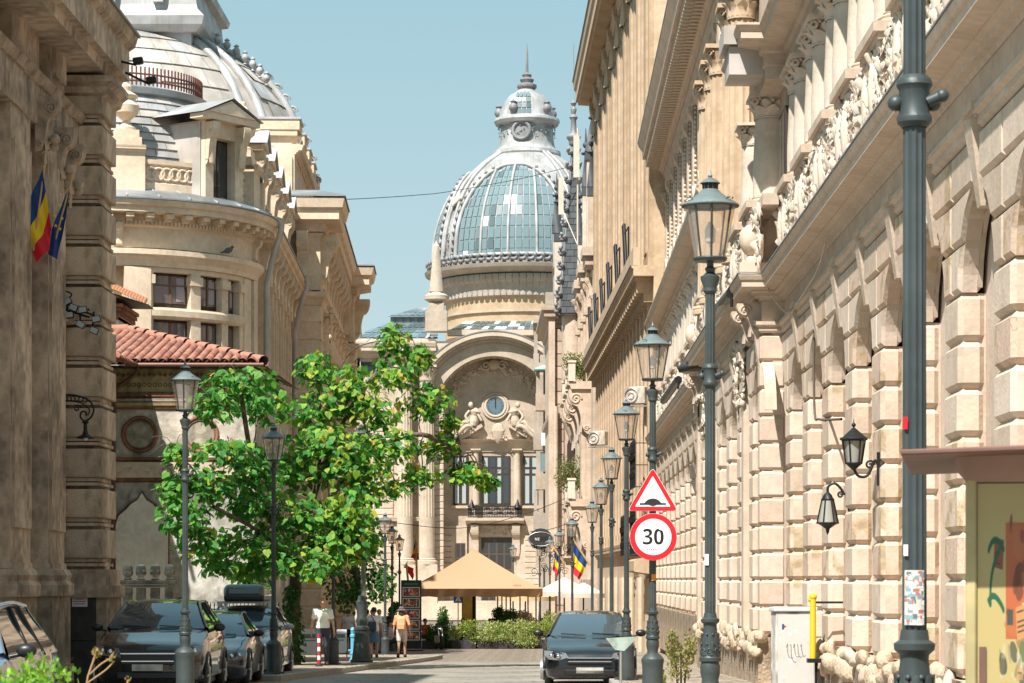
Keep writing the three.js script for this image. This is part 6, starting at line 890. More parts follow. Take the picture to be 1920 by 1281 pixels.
// ---------------------------------------------------------------- cabinet, gas pipe, wires, units on walls
{
  const g = gy(38), cab = thing('electric_cabinet', 'white graffitied electric cabinet at the foot of the wall', 'cabinet', [XS(1492, 38), g, -38], 0.12);
  const cv = document.createElement('canvas'); cv.width = 256; cv.height = 512; const c = cv.getContext('2d'); c.fillStyle = '#c8c5c0'; c.fillRect(0, 0, 256, 512); seed = 12;
  for (let i = 0; i < 60; i++) { c.fillStyle = ['#c9b9aa', '#e9e7e4', '#bdb6ae', '#d0cbc5'][Math.floor(rnd() * 4)]; c.globalAlpha = 0.5; c.fillRect(rnd() * 240, rnd() * 500, 4 + rnd() * 30, 4 + rnd() * 26); } c.globalAlpha = 1; c.strokeStyle = '#4a4a50'; c.lineWidth = 4; c.beginPath(); for (let k = 0; k < 5; k++) { c.moveTo(60 + k * 26, 190 + rnd() * 30); c.bezierCurveTo(90 + k * 20, 120 + rnd() * 80, 40 + k * 32, 300, 110 + k * 22, 250 + rnd() * 80); } c.stroke(); c.fillStyle = '#a33'; c.beginPath(); c.moveTo(30, 60); c.lineTo(62, 76); c.lineTo(30, 96); c.fill(); c.fillStyle = '#347'; c.fillRect(30, 60, 14, 36);
  const tx = new THREE.CanvasTexture(cv); tx.colorSpace = THREE.SRGBColorSpace;
  part('body', [T(Cham(0.6, 1.28, 0.36, 0.015), 0, 0.66, -0.18)], std(0.6, 0.59, 0.57, { map: tDirty }), cab); part('door', [new THREE.PlaneGeometry(0.54, 1.2).translate(0, 0.66, 0.004)], std(1, 1, 1, { map: tx, roughness: 0.5 }), cab, { uv: false }); part('lid', [T(Cham(0.66, 0.07, 0.42, 0.015), 0, 1.335, -0.18)], std(0.6, 0.6, 0.58), cab); part('base', [B(-0.28, 0.28, 0, 0.05, -0.34, 0.02)], MAT.rubble, cab);
  const p = U(1524, 1230, 37.4), gp = thing('gas_pipe', 'bright yellow gas pipe stub rising beside the white cabinet', 'pipe', [p.x, gy(37.4), -37.4]), y = p.y - gy(37.4);
  const yl = std(0.72, 0.45, 0.02, { roughness: 0.45 });
  part('riser', [Bar([0, y - 0.04, 0], [0.01, y + 0.85, -0.05], 0.045, 12), T(Sph(0.058, 10, 8), 0.01, y + 0.86, -0.05), Bar([-0.06, y + 0.82, -0.05], [0.05, y + 0.82, -0.05], 0.03, 8)], yl, gp); part('wall_bracket', [Bar([0.01, y + 0.78, -0.05], [0.45, y + 0.78, -0.08], 0.018, 6), B(-0.08, 0.3, y - 0.1, y - 0.04, -0.12, 0.08)], MAT.iron, gp); part('feed_pipe', [Bar([0.05, 0, -0.03], [0.05, y - 0.1, -0.03], 0.02, 8)], MAT.iron, gp);
  const wire = (name, label, pts, r, m) => { const v = pts.map(([x, yy, d]) => U(x, yy, d)), o = v[0].clone(); return solo(name, label, 'cable', [Tube(v.map((q) => q.clone().sub(o)), r, 40, 5)], m, o.toArray()); };
  wire('overhead_wire', 'thin dark wire crossing the sky to the glass dome', [[612, 375, 118], [690, 372, 130], [780, 366, 140], [850, 358, 150], [1000, 330, 158], [1070, 312, 160]], 0.02, MAT.iron);
  wire('overhead_wire', 'thin dark wire sagging across the palace columns', [[640, 962, 150], [760, 983, 150], [870, 990, 150], [990, 962, 150], [1060, 935, 150]], 0.02, MAT.iron);
  wire('hanging_cable', 'looped white cable hanging from the cornice by the near urn', [[1432, 500, 45.6], [1440, 540, 45], [1462, 575, 44], [1480, 588, 43], [1500, 560, 41], [1535, 500, 38], [1548, 455, 37]], 0.012, MAT.creamWhite);
  wire('hanging_cable', 'short white cable dangling from the far urn cornice', [[1310, 690, 63], [1308, 702, 63], [1314, 724, 62.6], [1319, 735, 62.4]], 0.014, MAT.creamWhite);
  wire('wall_conduit', 'dark grey conduit running down and along the niches', [[1521, 534, 40.3], [1526, 600, 40.1], [1526, 700, 40.1], [1528, 780, 40], [1535, 786, 39.4], [1578, 786, 36.2]], 0.02, std(0.12, 0.09, 0.075));
  wire('loose_wire', 'thin black wire straggling down a rusticated pier', [[1438, 640, 47.5], [1442, 760, 47.4], [1430, 880, 47.6], [1426, 950, 47.8], [1445, 1000, 47.2], [1440, 1080, 47.4], [1446, 1120, 47.2]], 0.007, MAT.iron);
  const ac = (label, px, py, d, s = 1) => { const o = thing('air_conditioner', label, 'air conditioner', U(px, py, d).toArray(), -0.5, 'air conditioners on the golden wall'); part('case', [T(Cham(0.7 * s, 0.55 * s, 0.3 * s, 0.03), 0, 0, 0)], std(0.55, 0.5, 0.44, { map: tDirty }), o); part('fan_grille', [T(Tor(0.22 * s, 0.02, 5, 20), -0.12 * s, 0, 0.18 * s), T(Tor(0.1 * s, 0.015, 5, 16), -0.12 * s, 0, 0.18 * s)], MAT.alu, o); part('bracket', [B(-0.4 * s, 0.9 * s, -0.36 * s, -0.32 * s, -0.1, 0.12), Bar([0.8 * s, -0.34 * s, 0], [0, -0.34 * s, 0], 0.03)], MAT.alu, o); };
  ac('white air conditioner above the second right lantern', 1194, 742, 101, 1.25); ac('smaller white air conditioner beside the gothic balconies', 1122, 822, 128, 1.3);
  const led = (label, a, b) => { const A = U(...a), Bq = U(...b), o = A.clone(); solo('light_bar', label, 'floodlight', [Bar([0, 0, 0], Bq.clone().sub(o), 0.11, 6), Bar([0, -0.05, 0], [0, -0.25, 0], 0.03, 5)], MAT.black, o.toArray(), 0, 'black light bars along the ledge'); };
  led('black light bar below the far urn', [1272, 712, 67.5], [1244, 752, 74]); led('black light bar at the far urn foot', [1318, 685, 61], [1278, 692, 62.4]); led('black light bar left of the near urn', [1372, 550, 47], [1346, 580, 52]);
  const pg = thing('pigeon', 'grey pigeon standing on the rounded bay ledge', 'pigeon', [-11.05, EY + 11.31, -88.85], 0.4), gm = std(0.09, 0.095, 0.105, { roughness: 0.6 });
  part('body', [T(Sph(0.11, 12, 9), 0, 0.12, 0, 0, 0, 0.35, [1.5, 0.9, 0.9]), T(Sph(0.055, 10, 8), 0.14, 0.24, 0), Tube([[0.08, 0.16, 0], [0.12, 0.2, 0], [0.14, 0.24, 0]], 0.05, 8, 8), Bar([-0.12, 0.08, 0], [-0.27, 0.02, 0], 0.05, 6, 0.03)], gm, pg); part('beak', [T(new THREE.ConeGeometry(0.015, 0.05, 6), 0.2, 0.23, 0, 0, 0, -PI / 2)], MAT.iron, pg); part('leg', [Bar([0.01, 0, 0.03], [0.01, 0.06, 0.03], 0.009)], MAT.red, pg); part('leg', [Bar([0.01, 0, -0.03], [0.01, 0.06, -0.03], 0.009)], MAT.red, pg);
}
// ---------------------------------------------------------------- kiosk at the right edge
{
  const d = 8.1, g = gy(d), x0 = XS(1812, d), k = thing('newspaper_kiosk', 'yellow graffitied kiosk with jutting brown roof at right edge', 'kiosk', [x0, g, -d]);
  const yTop = YS(872, d) + EY - g;
  const cv = document.createElement('canvas'); cv.width = 512; cv.height = 1024; const c = cv.getContext('2d'); c.fillStyle = '#cdbb82'; c.fillRect(0, 0, 512, 1024); seed = 99;
  const blot = (cols, n, x0, y0, x1, y1, s) => { for (let i = 0; i < n; i++) { c.fillStyle = cols[Math.floor(rnd() * cols.length)]; c.globalAlpha = rr(0.35, 0.9); c.beginPath(); c.ellipse(rr(x0, x1), rr(y0, y1), rr(4, s), rr(4, s * 0.8), rnd() * 3, 0, 7); c.fill(); } c.globalAlpha = 1; };
  c.fillStyle = '#c9704a'; c.fillRect(150, 70, 170, 210); c.fillStyle = '#5f3a34'; c.fillRect(320, 40, 192, 250); blot(['#7d4a3a', '#c77b50', '#8c3b36'], 40, 150, 70, 500, 280, 40);
  blot(['#8d9a6a', '#b7a870', '#6b7d58', '#d9cfa0'], 70, 60, 300, 300, 1000, 26); blot(['#6d6a55', '#c8c2a6', '#a8a183', '#3f463d', '#ddd8c8'], 120, 120, 300, 512, 560, 34); blot(['#c6cfc6', '#aebfba', '#e0ddd0'], 60, 300, 300, 512, 520, 40); blot(['#cfae8c', '#dcc9b4', '#b98f6d', '#8f6b52'], 80, 250, 560, 512, 760, 40);
  for (let i = 0; i < 46; i++) { c.fillStyle = ['#e7e0cc', '#b9c3b4', '#8e3b33', '#d8a06a', '#4c5a52', '#dccf9a', '#c9c2b0', '#77503e'][Math.floor(rnd() * 8)]; c.globalAlpha = rr(0.6, 1); const w = rr(20, 80), h = rr(20, 90); c.save(); c.translate(rr(90, 500), rr(60, 900)); c.rotate(rr(-0.12, 0.12)); c.fillRect(0, 0, w, h); c.fillStyle = '#4a4640'; for (let q = 8; q < h - 6; q += 9) if (rnd() < 0.6) c.fillRect(5, q, w * rr(0.3, 0.85), 3); c.restore(); } c.globalAlpha = 1;
  const tagline = (col, w, pts) => { c.strokeStyle = col; c.lineWidth = w; c.lineCap = 'round'; c.beginPath(); pts.forEach((p, i) => i ? c.bezierCurveTo(p[0] - 30, p[1] - 40, p[0] + 30, p[1] + 30, p[0], p[1]) : c.moveTo(...p)); c.stroke(); };
  tagline('#2d4a86', 20, [[60, 600], [110, 560], [140, 640], [80, 690], [150, 700]]); tagline('#2d4a86', 18, [[70, 760], [120, 740], [150, 830], [60, 820]]); tagline('#2f6b4c', 14, [[160, 880], [220, 850], [200, 960], [280, 860], [290, 990]]); tagline('#2c5c6a', 12, [[330, 860], [350, 1000]]); tagline('#2f6b4c', 12, [[60, 120], [130, 110], [60, 210], [130, 220]]);
  const tx = new THREE.CanvasTexture(cv); tx.colorSpace = THREE.SRGBColorSpace;
  const yel = std(0.5, 0.41, 0.2, { map: tMetal, roughness: 0.6 }), brown = std(0.2, 0.10, 0.075, { map: tMetal, roughness: 0.6 });
  k.rotation.y = -0.161;
  part('body', [B(0.0, 1.2, 0.06, yTop - 0.03, -1.0, -0.01)], yel, k); part('graffiti_panel', [new THREE.PlaneGeometry(0.3, yTop - 0.12).translate(0.185, yTop / 2, 0.004)], std(0.72, 0.70, 0.66, { map: tx, roughness: 0.35 }), k, { uv: false });
  part('corner_post', [T(Cham(0.035, yTop - 0.03, 0.035, 0.006), 0.015, yTop / 2, 0.0)], yel, k); part('plinth', [B(-0.03, 1.23, 0, 0.06, -1.03, 0.03)], MAT.iron, k);
  for (const [y, h, m] of [[1.2, 0.14, brown], [1.02, 0.1, std(0.2, 0.02, 0.05)], [0.84, 0.09, MAT.white], [0.68, 0.08, brown]]) part('display_window', [B(0.04, 0.062, y, y + h, 0.004, 0.012)], m, k);
  part('roof_board', [T(Cham(1.7, 0.018, 1.5, 0.005), 0.65, yTop + 0.052, -0.45, 0, 0, 0.03)], brown, k); part('roof_fascia', [Hull([[-0.04, yTop + 0.035, 0.06], [1.3, yTop + 0.05, 0.06], [0.0, yTop - 0.055, 0.015], [1.3, yTop - 0.055, 0.015], [-0.04, yTop + 0.035, -1.1], [1.3, yTop + 0.05, -1.1]])], std(0.34, 0.21, 0.16, { map: tMetal }), k);
}
// ---------------------------------------------------------------- parked cars (local: x across, y up, z = front)
function patch(fn, nu = 10, nv = 8) {
  const g = new THREE.PlaneGeometry(1, 1, nu, nv), p = g.attributes.position;
  for (let i = 0; i < p.count; i++) { const v = fn(p.getX(i) * 2, p.getY(i) + 0.5); p.setXYZ(i, v[0], v[1], v[2]); }
  g.computeVertexNormals(); return g;
}
const lerp = (a, b, t) => a + (b - a) * t, sm = (t) => t * t * (3 - 2 * t);
function makeCar(name, label, pos, turn, o) {
  const c = thing(name, label, 'car', pos, turn), { L, W, H, hood, cowl, belt, zc, zr, ze, zb, rake = 0.12, paint } = o, w = W / 2, low = o.low ?? 0.2;
  const glass = phy(0.09, 0.13, 0.16, { roughness: 0.04, metalness: 0.5, clearcoat: 1, clearcoatRoughness: 0.02 });
  const zf = L / 2, st = [                                      // stations: z, half width, under edge, side top, centre top
    [zf, w * 0.62, low + 0.12, hood - 0.2, hood - 0.19], [zf - 0.05, w * 0.78, low + 0.02, hood - 0.1, hood - 0.07], [zf - 0.18, w * 0.91, low, hood - 0.045, hood], [zf - 0.45, w * 0.975, low, hood + 0.0, hood + 0.055], [zf - 0.85, w, low, lerp(hood, cowl, 0.5) - 0.03, lerp(hood, cowl, 0.62)], [zc, w, low, belt, cowl], [0, w, low, belt + 0.02, belt + 0.02], [-zf + 1.0, w, low, belt + 0.05, belt + 0.06], [-zf + 0.3, w * 0.96, low + 0.05, belt + 0.05, belt + 0.07], [-zf + 0.06, w * 0.86, low + 0.1, belt - 0.05, belt], [-zf, w * 0.7, low + 0.15, belt - 0.2, belt - 0.2]];
  const ring = ([z, ww, yl, ys, yt]) => { const ym = lerp(yl, ys, 0.55), half = [[0, yl], [ww * 0.86, yl], [ww * 0.97, yl + 0.06], [ww * 0.985, lerp(yl, ys, 0.3)], [ww, ym], [ww * 0.99, lerp(ym, ys, 0.6)], [ww * 0.955, ys], [ww * 0.88, lerp(ys, yt, 0.5) + 0.015], [ww * 0.6, yt - 0.008], [ww * 0.3, yt], [0, yt + 0.006]]; return [...half.slice(1), ...half.slice(0, -1).reverse().map(([x, y]) => [-x, y])].map(([x, y]) => [x, y, z]); };
  const rings = st.map(ring), n = rings[0].length, pos_ = [], idx = [];
  rings.forEach((r) => r.forEach((p) => pos_.push(...p)));
  for (let i = 0; i + 1 < rings.length; i++) for (let j = 0; j < n; j++) { const a = i * n + j, b = i * n + (j + 1) % n, d = a + n, e = b + n; idx.push(a, d, b, b, d, e); }
  for (const [i, s] of [[0, 1], [rings.length - 1, -1]]) for (let j = 1; j + 1 < n; j++) s > 0 ? idx.push(i * n, i * n + j, i * n + j + 1) : idx.push(i * n, i * n + j + 1, i * n + j);
  const bg = new THREE.BufferGeometry(); bg.setAttribute('position', new THREE.BufferAttribute(new Float32Array(pos_), 3)); bg.setIndex(idx); bg.computeVertexNormals();
  part('body', [toCreasedNormals(bg, 0.7)], paint, c);
  // cabin: windscreen, roof, side and rear glass, pillars
  const wc = w * 0.88, wr = w * 0.66, yr = H - 0.06, bow = 0.16, WS = (u, v) => [u * lerp(wc, wr, v), lerp(cowl, yr, v) - 0.02 * u * u * v, lerp(zc, zr, v) - bow * u * u * (1 - v * 0.4) + 0.08 * Math.sin(v * PI)];
  const scr = part('windscreen', [patch(WS, 14, 8)], glass, c);
  part('wiper', [Bar(WS(0.75, 0.02).map((q, i) => q + (i === 2 ? 0.03 : i === 1 ? 0.015 : 0)), WS(0.05, 0.1).map((q, i) => q + (i === 2 ? 0.03 : 0.01)), 0.01, 5), Bar(WS(-0.1, 0.02).map((q, i) => q + (i === 2 ? 0.03 : i === 1 ? 0.015 : 0)), WS(-0.75, 0.1).map((q, i) => q + (i === 2 ? 0.03 : 0.01)), 0.01, 5)], MAT.black, scr);
  part('roof', [patch((u, v) => [u * wr * (1 + 0.03 * Math.sin(v * PI)), yr - 0.015 * u * u + 0.06 * Math.sin(Math.min(1, v * 1.6) * PI / 2) - (v > 0.62 ? (v - 0.62) * 0.14 : 0) - 0.045 * u ** 6, lerp(zr, ze, v) - bow * 0.6 * u * u * (1 - v)], 12, 10)], paint, c);
  for (const s of [-1, 1]) {
    part('side_glass', [patch((u, v) => { const z = lerp(zc - 0.25, zb + 0.1, (u + 1) / 2), zt = lerp(zr - 0.12, ze - 0.02, (u + 1) / 2), y0 = belt + 0.015; return [s * lerp(w * 0.955, wr * 0.99, sm(v) * 0.35 + v * 0.65), lerp(y0, yr - 0.02, v), lerp(z, zt, v)]; }, 10, 6)], glass, c);
    for (const t of [-0.12, 0.42]) part('door_pillar', [Bar([s * w * 0.957, belt, lerp(zc - 0.25, zb + 0.1, 0.5 + t / 2)], [s * wr * 1.0, yr - 0.02, lerp(zr - 0.12, ze, 0.5 + t / 2)], 0.025, 6)], MAT.black, c);
    part('windscreen_pillar', [Tube([0, 0.25, 0.5, 0.75, 1].map((v) => { const q = WS(s, v); return V3(q[0] + s * 0.015, q[1], q[2] - 0.015); }), 0.035, 14, 6)], paint, c);
    part('rear_quarter', [Quads([[[s * w * 0.955, belt + 0.02, zb + 0.16], [s * w * 0.94, belt + 0.02, zb - 0.06], [s * wr * 0.98, yr - 0.03, ze - 0.1], [s * wr, yr - 0.02, ze + 0.04]]])], paint, c);
    part('roof_rail', [Tube([V3(s * wr * 1.0, yr + 0.0, zr - 0.1), V3(s * wr * 1.03, yr + 0.03, lerp(zr, ze, 0.5)), V3(s * wr * 0.98, yr - 0.01, ze)], 0.022, 14, 6)], o.rails ? MAT.alu : paint, c);
    const mz = zc - 0.3, mir = part('wing_mirror', [T(Sph(0.1, 12, 9), s * (w + 0.12), belt + 0.1, mz, 0, 0, 0, [1.05, 0.72, 0.6]), Bar([s * w * 0.95, belt + 0.04, mz], [s * (w + 0.08), belt + 0.07, mz], 0.025, 6)], o.mirror ?? MAT.black, c);
    // lamps, wheels
    const hx = w * (o.hx ?? 0.74), hy = hood - 0.135, hz = zf - 0.13;
    const hl = part('headlight', [T(Hull([[-0.25 * s, -0.03, 0.07], [0.21 * s, 0.0, -0.08], [0.22 * s, 0.1, -0.16], [-0.2 * s, 0.055, 0.02], [-0.23 * s, -0.05, -0.14], [0.2 * s, 0, -0.26], [-0.06 * s, -0.085, 0.055], [0.12 * s, -0.07, -0.02]]), s * hx, hy + 0.015, hz + 0.075)], phy(0.14, 0.145, 0.15, { roughness: 0.06, clearcoat: 1, ior: 1.8 }), c);
    part('lamp_lens', [T(Sph(0.05, 10, 8), s * (hx - 0.06), hy + 0.005, hz + 0.115), T(Sph(0.045, 10, 8), s * (hx + 0.08), hy + 0.02, hz + 0.03)], MAT.chrome, hl);
    part('fog_lamp', [T(Cyl(0.05, 0.05, 0.03, 12), s * w * 0.68, low + 0.16, zf - 0.07, 0, PI / 2)], MAT.alu, c);
    for (const z of [zf - 0.85, -zf + 0.85]) { const wl = part('wheel', [T(Tor(0.26, 0.09, 10, 26), s * (w - 0.1), 0.34, z, PI / 2)], MAT.rubber, c); part('rim', [T(Cyl(0.2, 0.2, 0.06, 20), s * (w - 0.02) - 0.03, 0.34, z, 0, 0, PI / 2), ...Array.from({ length: 5 }, (_, k) => Bar([s * (w + 0.005), 0.34, z], [s * (w + 0.0), 0.34 + 0.22 * Math.sin(k * 1.257), z + 0.22 * Math.cos(k * 1.257)], 0.025, 5))], MAT.alu, wl); part('wheel_arch', [T(Tor(0.37, 0.035, 6, 20, PI), s * (w * 0.985), 0.36, z, PI / 2)], MAT.black, c); }
  }
  part('rear_window', [patch((u, v) => [u * lerp(w * 0.84, wr * 0.96, v), lerp(belt + 0.06, yr - 0.02, v), lerp(zb, ze, v)], 8, 6)], glass, c);
  const gy0 = hood - 0.25, grille = part('grille', [T(Cham(w * 0.95, o.gh ?? 0.2, 0.06, 0.02), 0, gy0 + 0.02, zf - 0.012)], MAT.black, c);
  for (let k = 0; k < (o.slats ?? 3); k++) part('grille_bar', [T(Cham(w * (0.98 - k * 0.04), 0.024, 0.03, 0.006), 0, gy0 + 0.09 - k * (o.gh ?? 0.2) / (o.slats ?? 3), zf + 0.022)], MAT.chrome, grille);
  part('bumper', [patch((u, v) => [u * w * 0.93, lerp(low + 0.02, gy0 - 0.1, v), zf + 0.035 - 0.42 * u ** 4 - 0.05 * (1 - v) ** 2], 14, 4)], paint, c);
  part('air_intake', [T(Cham(w * 1.1, 0.12, 0.05, 0.02), 0, low + 0.13, zf + 0.03)], MAT.black, c);
  part('number_plate', [B(-0.26, 0.26, gy0 - 0.2, gy0 - 0.09, zf + 0.04, zf + 0.055)], std(0.5, 0.5, 0.49, { map: tDirty }), c);
  part('underbody', [B(-w * 0.85, w * 0.85, 0.16, low + 0.1, -zf + 0.3, zf - 0.25)], MAT.black, c);
  part('seat', [T(new RoundedBoxGeometry(0.5, 0.6, 0.15, 2, 0.06), -0.36, belt + 0.0, zc - 1.25), T(new RoundedBoxGeometry(0.26, 0.2, 0.1, 2, 0.04), -0.36, belt + 0.36, zc - 1.3)], MAT.black, c);
  return c;
}
const metalPaint = (r, g, b) => phy(r, g, b, { roughness: 0.25, metalness: 0.1, clearcoat: 1, clearcoatRoughness: 0.03 });
{
  const suv = { L: 4.66, W: 1.89, H: 1.64, hood: 0.9, cowl: 1.14, belt: 1.06, zc: 1.15, zr: 0.35, ze: -1.55, zb: -2.0, low: 0.24, gh: 0.26 };
  const sedan = { L: 4.62, W: 1.78, H: 1.46, hood: 0.74, cowl: 0.98, belt: 0.93, zc: 1.2, zr: 0.35, ze: -1.1, zb: -1.75, low: 0.17, gh: 0.14, slats: 2 };
  const blk = metalPaint(0.006, 0.007, 0.009), navy = metalPaint(0.012, 0.018, 0.03), silver = metalPaint(0.34, 0.36, 0.38), steel = metalPaint(0.13, 0.19, 0.26);
  const at = (x, d, L) => [x, ry_(d + L / 2) + 0.0, -(d + L / 2)];
  makeCar('parked_car', 'dark blue grey car cut off by the left frame edge', at(-6.3, 24.2, 4.6), 0.02, { ...suv, paint: steel, H: 1.6, belt: 1.0, cowl: 1.06, hood: 0.85 });
  makeCar('parked_car', 'glossy black sport utility car behind the left street lamp', at(-6.82, 43.3, 4.66), 0.03, { ...suv, paint: blk, slats: 2 });
  makeCar('parked_car', 'dark low car squeezed between the black and silver cars', at(-6.72, 49.2, 4.4), 0.03, { ...sedan, paint: navy });
  makeCar('parked_car', 'silver family car carrying a grey roof box', at(-6.72, 55, 4.5), 0.02, { ...suv, paint: silver, L: 4.5, W: 1.82, H: 1.62, rails: true, mirror: silver });
  makeCar('parked_car', 'black sedan parked on the right facing the camera', at(0.86, 49.0, 4.62), -0.015, { ...sedan, paint: blk });
  // roof box on two bars
  const d = 57.6, b = thing('roof_box', 'grey aerodynamic roof box on top of the silver car', 'roof box', [-6.72, ry_(57.2) + 1.62, -d], 0.02);
  part('shell', [T(new RoundedBoxGeometry(0.92, 0.34, 2.0, 4, 0.14), 0, 0.3, 0)], metalPaint(0.06, 0.085, 0.09), b); part('lower_shell', [T(new RoundedBoxGeometry(0.9, 0.16, 1.95, 3, 0.06), 0, 0.17, 0)], MAT.black, b);
  for (const z of [0.7, -0.6]) part('cross_bar', [B(-0.62, 0.62, 0.04, 0.09, z - 0.03, z + 0.03), B(-0.6, -0.52, -0.02, 0.05, z - 0.04, z + 0.04), B(0.52, 0.6, -0.02, 0.05, z - 0.04, z + 0.04)], MAT.alu, b);
}
// ---------------------------------------------------------------- foliage
const leafMat = (o = {}) => phy(1, 1, 1, { roughness: 0.55, transmission: 0.45, thickness: 0, specularIntensity: 0.4, ...o });
const bigLeaf = (() => {                                      // heart shaped, folded along the midrib, tip hanging
  const half = [[0, 0], [0.3, 0.1], [0.46, -0.12], [0.42, -0.42], [0.24, -0.7], [0, -1]], q = [];
  for (const s of [-1, 1]) for (let i = 1; i + 1 < half.length; i++) q.push([[0, 0, 0], [s * half[i][0], half[i][1], -0.16 * half[i][0] - 0.1 * half[i][1] ** 2], [s * half[i + 1][0], half[i + 1][1], -0.16 * half[i + 1][0] - 0.22 * half[i + 1][1] ** 2]]);
  return clean(Quads(q));
})();
const smallLeaf = clean(Quads([[[0, 0, 0], [0.35, 0.5, 0.08], [0, 1, 0.12], [-0.35, 0.5, 0.08]]]));
function foliage(name, parent, geo, mat, list, cols) {         // list: [x, y, z, size, quaternion, colour index]
  const im = new THREE.InstancedMesh(geo, mat, list.length), m4 = new THREE.Matrix4(), col = new THREE.Color();
  list.forEach(([x, y, z, s, q, k], i) => { im.setMatrixAt(i, m4.compose(V3(x, y, z), q, V3(s, s, s))); const c = cols[k], v = 0.85 + 0.3 * hash(i, k, 5); im.setColorAt(i, col.setRGB(c[0] * v, c[1] * v, c[2] * v)); });
  im.name = name; sh(im); im.userData.kind = 'stuff'; parent.add(im); return im;
}
const quat = (yaw, pitch, roll) => new THREE.Quaternion().setFromEuler(new THREE.Euler(pitch, yaw, roll, 'YXZ'));
function blob(n, cx, cy, cz, rx, ry, rz, s0, s1, pick, droop = -0.5) {
  const out = [];
  for (let i = 0; i < n; i++) {
    const v = V3(rr(-1, 1), rr(-1, 1), rr(-1, 1)); if (v.length() > 1) { i--; continue; }
    const k = 0.55 + 0.45 * rnd(); v.normalize().multiplyScalar(Math.pow(rnd(), 0.45));
    out.push([cx + v.x * rx, cy + v.y * ry, cz + v.z * rz, rr(s0, s1), quat(Math.atan2(v.x, v.z) + rr(-1.3, 1.3), droop + rr(-0.8, 0.7), rr(-0.9, 0.9)), pick(v)]);
  }
  return out;
}
{ // the big leafy tree
  const d = 68, base = [XS(545, d), gy(d), -d], t = thing('catalpa_tree', 'large leaved green tree with spreading crown, left of the street', 'tree', base);
  const loc = (px, py, dd) => U(px, py, dd).sub(V3(...base));
  const bark = std(0.16, 0.125, 0.09, { map: tDirty, bumpMap: bStone, bumpScale: 0.02 });
  const fork = loc(556, 1060, 68.3);
  part('trunk', [Tube([V3(0, 0, 0), V3(0.05, 0.8, 0.05), V3(0.08, 1.6, -0.05), fork], 0.17, 16, 10), Lat([[0.3, 0], [0.2, 0.25], [0.16, 0.6]], 12)], bark, t);
  const C = [[450, 715, 78, 32, 66], [400, 760, 55, 36, 65.5], [500, 760, 55, 40, 68], [425, 845, 70, 26, 65], [330, 850, 28, 22, 64.5], [375, 905, 72, 38, 65], [345, 965, 52, 40, 64.6], [455, 935, 75, 45, 66.5], [545, 870, 62, 60, 69], [600, 770, 60, 55, 70], [592, 690, 46, 34, 70.5], [660, 730, 50, 50, 70], [735, 640, 36, 36, 71], [785, 665, 30, 28, 71], [735, 700, 58, 32, 70.5], [800, 752, 58, 38, 71], [845, 790, 20, 18, 71.5], [825, 835, 46, 26, 71.5], [720, 835, 72, 38, 69.5], [640, 860, 75, 62, 68.5], [880, 885, 36, 24, 71.5], [920, 905, 20, 13, 72], [790, 890, 42, 26, 70.5], [560, 970, 85, 52, 67.5], [655, 960, 58, 50, 67.5], [745, 915, 30, 18, 69.5], [470, 1020, 85, 40, 66.5], [375, 1020, 55, 34, 65], [600, 1040, 60, 42, 67], [680, 1020, 36, 44, 67.5], [470, 1075, 46, 22, 66.8], [588, 1072, 24, 20, 66], [410, 1060, 40, 20, 65.6], [530, 1050, 50, 34, 66.5], [640, 1010, 50, 50, 67.2], [690, 900, 60, 50, 68.8], [610, 830, 60, 40, 69], [700, 770, 60, 36, 70], [480, 880, 60, 40, 66.6], [330, 910, 40, 30, 64.6], [860, 890, 30, 20, 71.5], [905, 900, 26, 16, 71.8]];
  seed = 12;
  const wob = (a, e, n, k) => Array.from({ length: n + 1 }, (_, i) => a.clone().lerp(e, i / n).add(V3(rr(-k, k), rr(-k, k) + Math.sin(i / n * PI) * 0.25, rr(-k, k)).multiplyScalar(i && i < n ? 1 : 0)));
  const main = [[[620, 930, 68.5], [700, 845, 69.5], [790, 815, 70.5], [860, 850, 71.5]], [[500, 960, 67], [470, 850, 66.5], [452, 740, 66]], [[600, 900, 69], [650, 780, 70], [735, 660, 71]], [[490, 1000, 66.5], [400, 950, 65]], [[600, 860, 69.5], [596, 720, 70.5]]].map((l) => [fork, ...l.map((q) => loc(...q))]);
  main.forEach((l, i) => part('limb', [Tube(l, 0.07 - i * 0.006, 24, 7)], bark, t));
  const twigs = []; for (const [px, py, , ry, dd] of C) { const e = loc(px, py, dd); let best = fork, bd = 99; for (const l of main) for (const q of l) { const g = q.distanceTo(e); if (g < bd && g > 0.3) { bd = g; best = q; } } twigs.push(Tube(wob(best, e, 4, 0.12), 0.018, 12, 5)); for (let k = 0; k < 4; k++) twigs.push(Tube(wob(e, e.clone().add(V3(rr(-0.7, 0.7), rr(-0.4, 0.5), rr(-0.5, 0.5))), 3, 0.06), 0.009, 6, 4)); }
  part('twigs', twigs, bark, t, { stuff: true });
  seed = 2024;
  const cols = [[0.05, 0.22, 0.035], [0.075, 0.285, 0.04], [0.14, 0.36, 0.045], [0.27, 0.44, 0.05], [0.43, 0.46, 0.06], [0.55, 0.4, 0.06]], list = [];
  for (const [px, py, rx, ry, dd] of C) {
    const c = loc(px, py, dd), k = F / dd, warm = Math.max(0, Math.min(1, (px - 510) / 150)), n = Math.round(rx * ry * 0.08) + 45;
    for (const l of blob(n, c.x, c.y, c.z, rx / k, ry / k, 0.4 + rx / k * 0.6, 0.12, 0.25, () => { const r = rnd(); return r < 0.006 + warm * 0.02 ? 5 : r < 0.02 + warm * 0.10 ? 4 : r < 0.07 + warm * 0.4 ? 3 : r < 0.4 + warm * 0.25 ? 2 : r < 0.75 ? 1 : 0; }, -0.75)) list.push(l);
  }
  list.sort((a, b) => b[2] - a[2]);
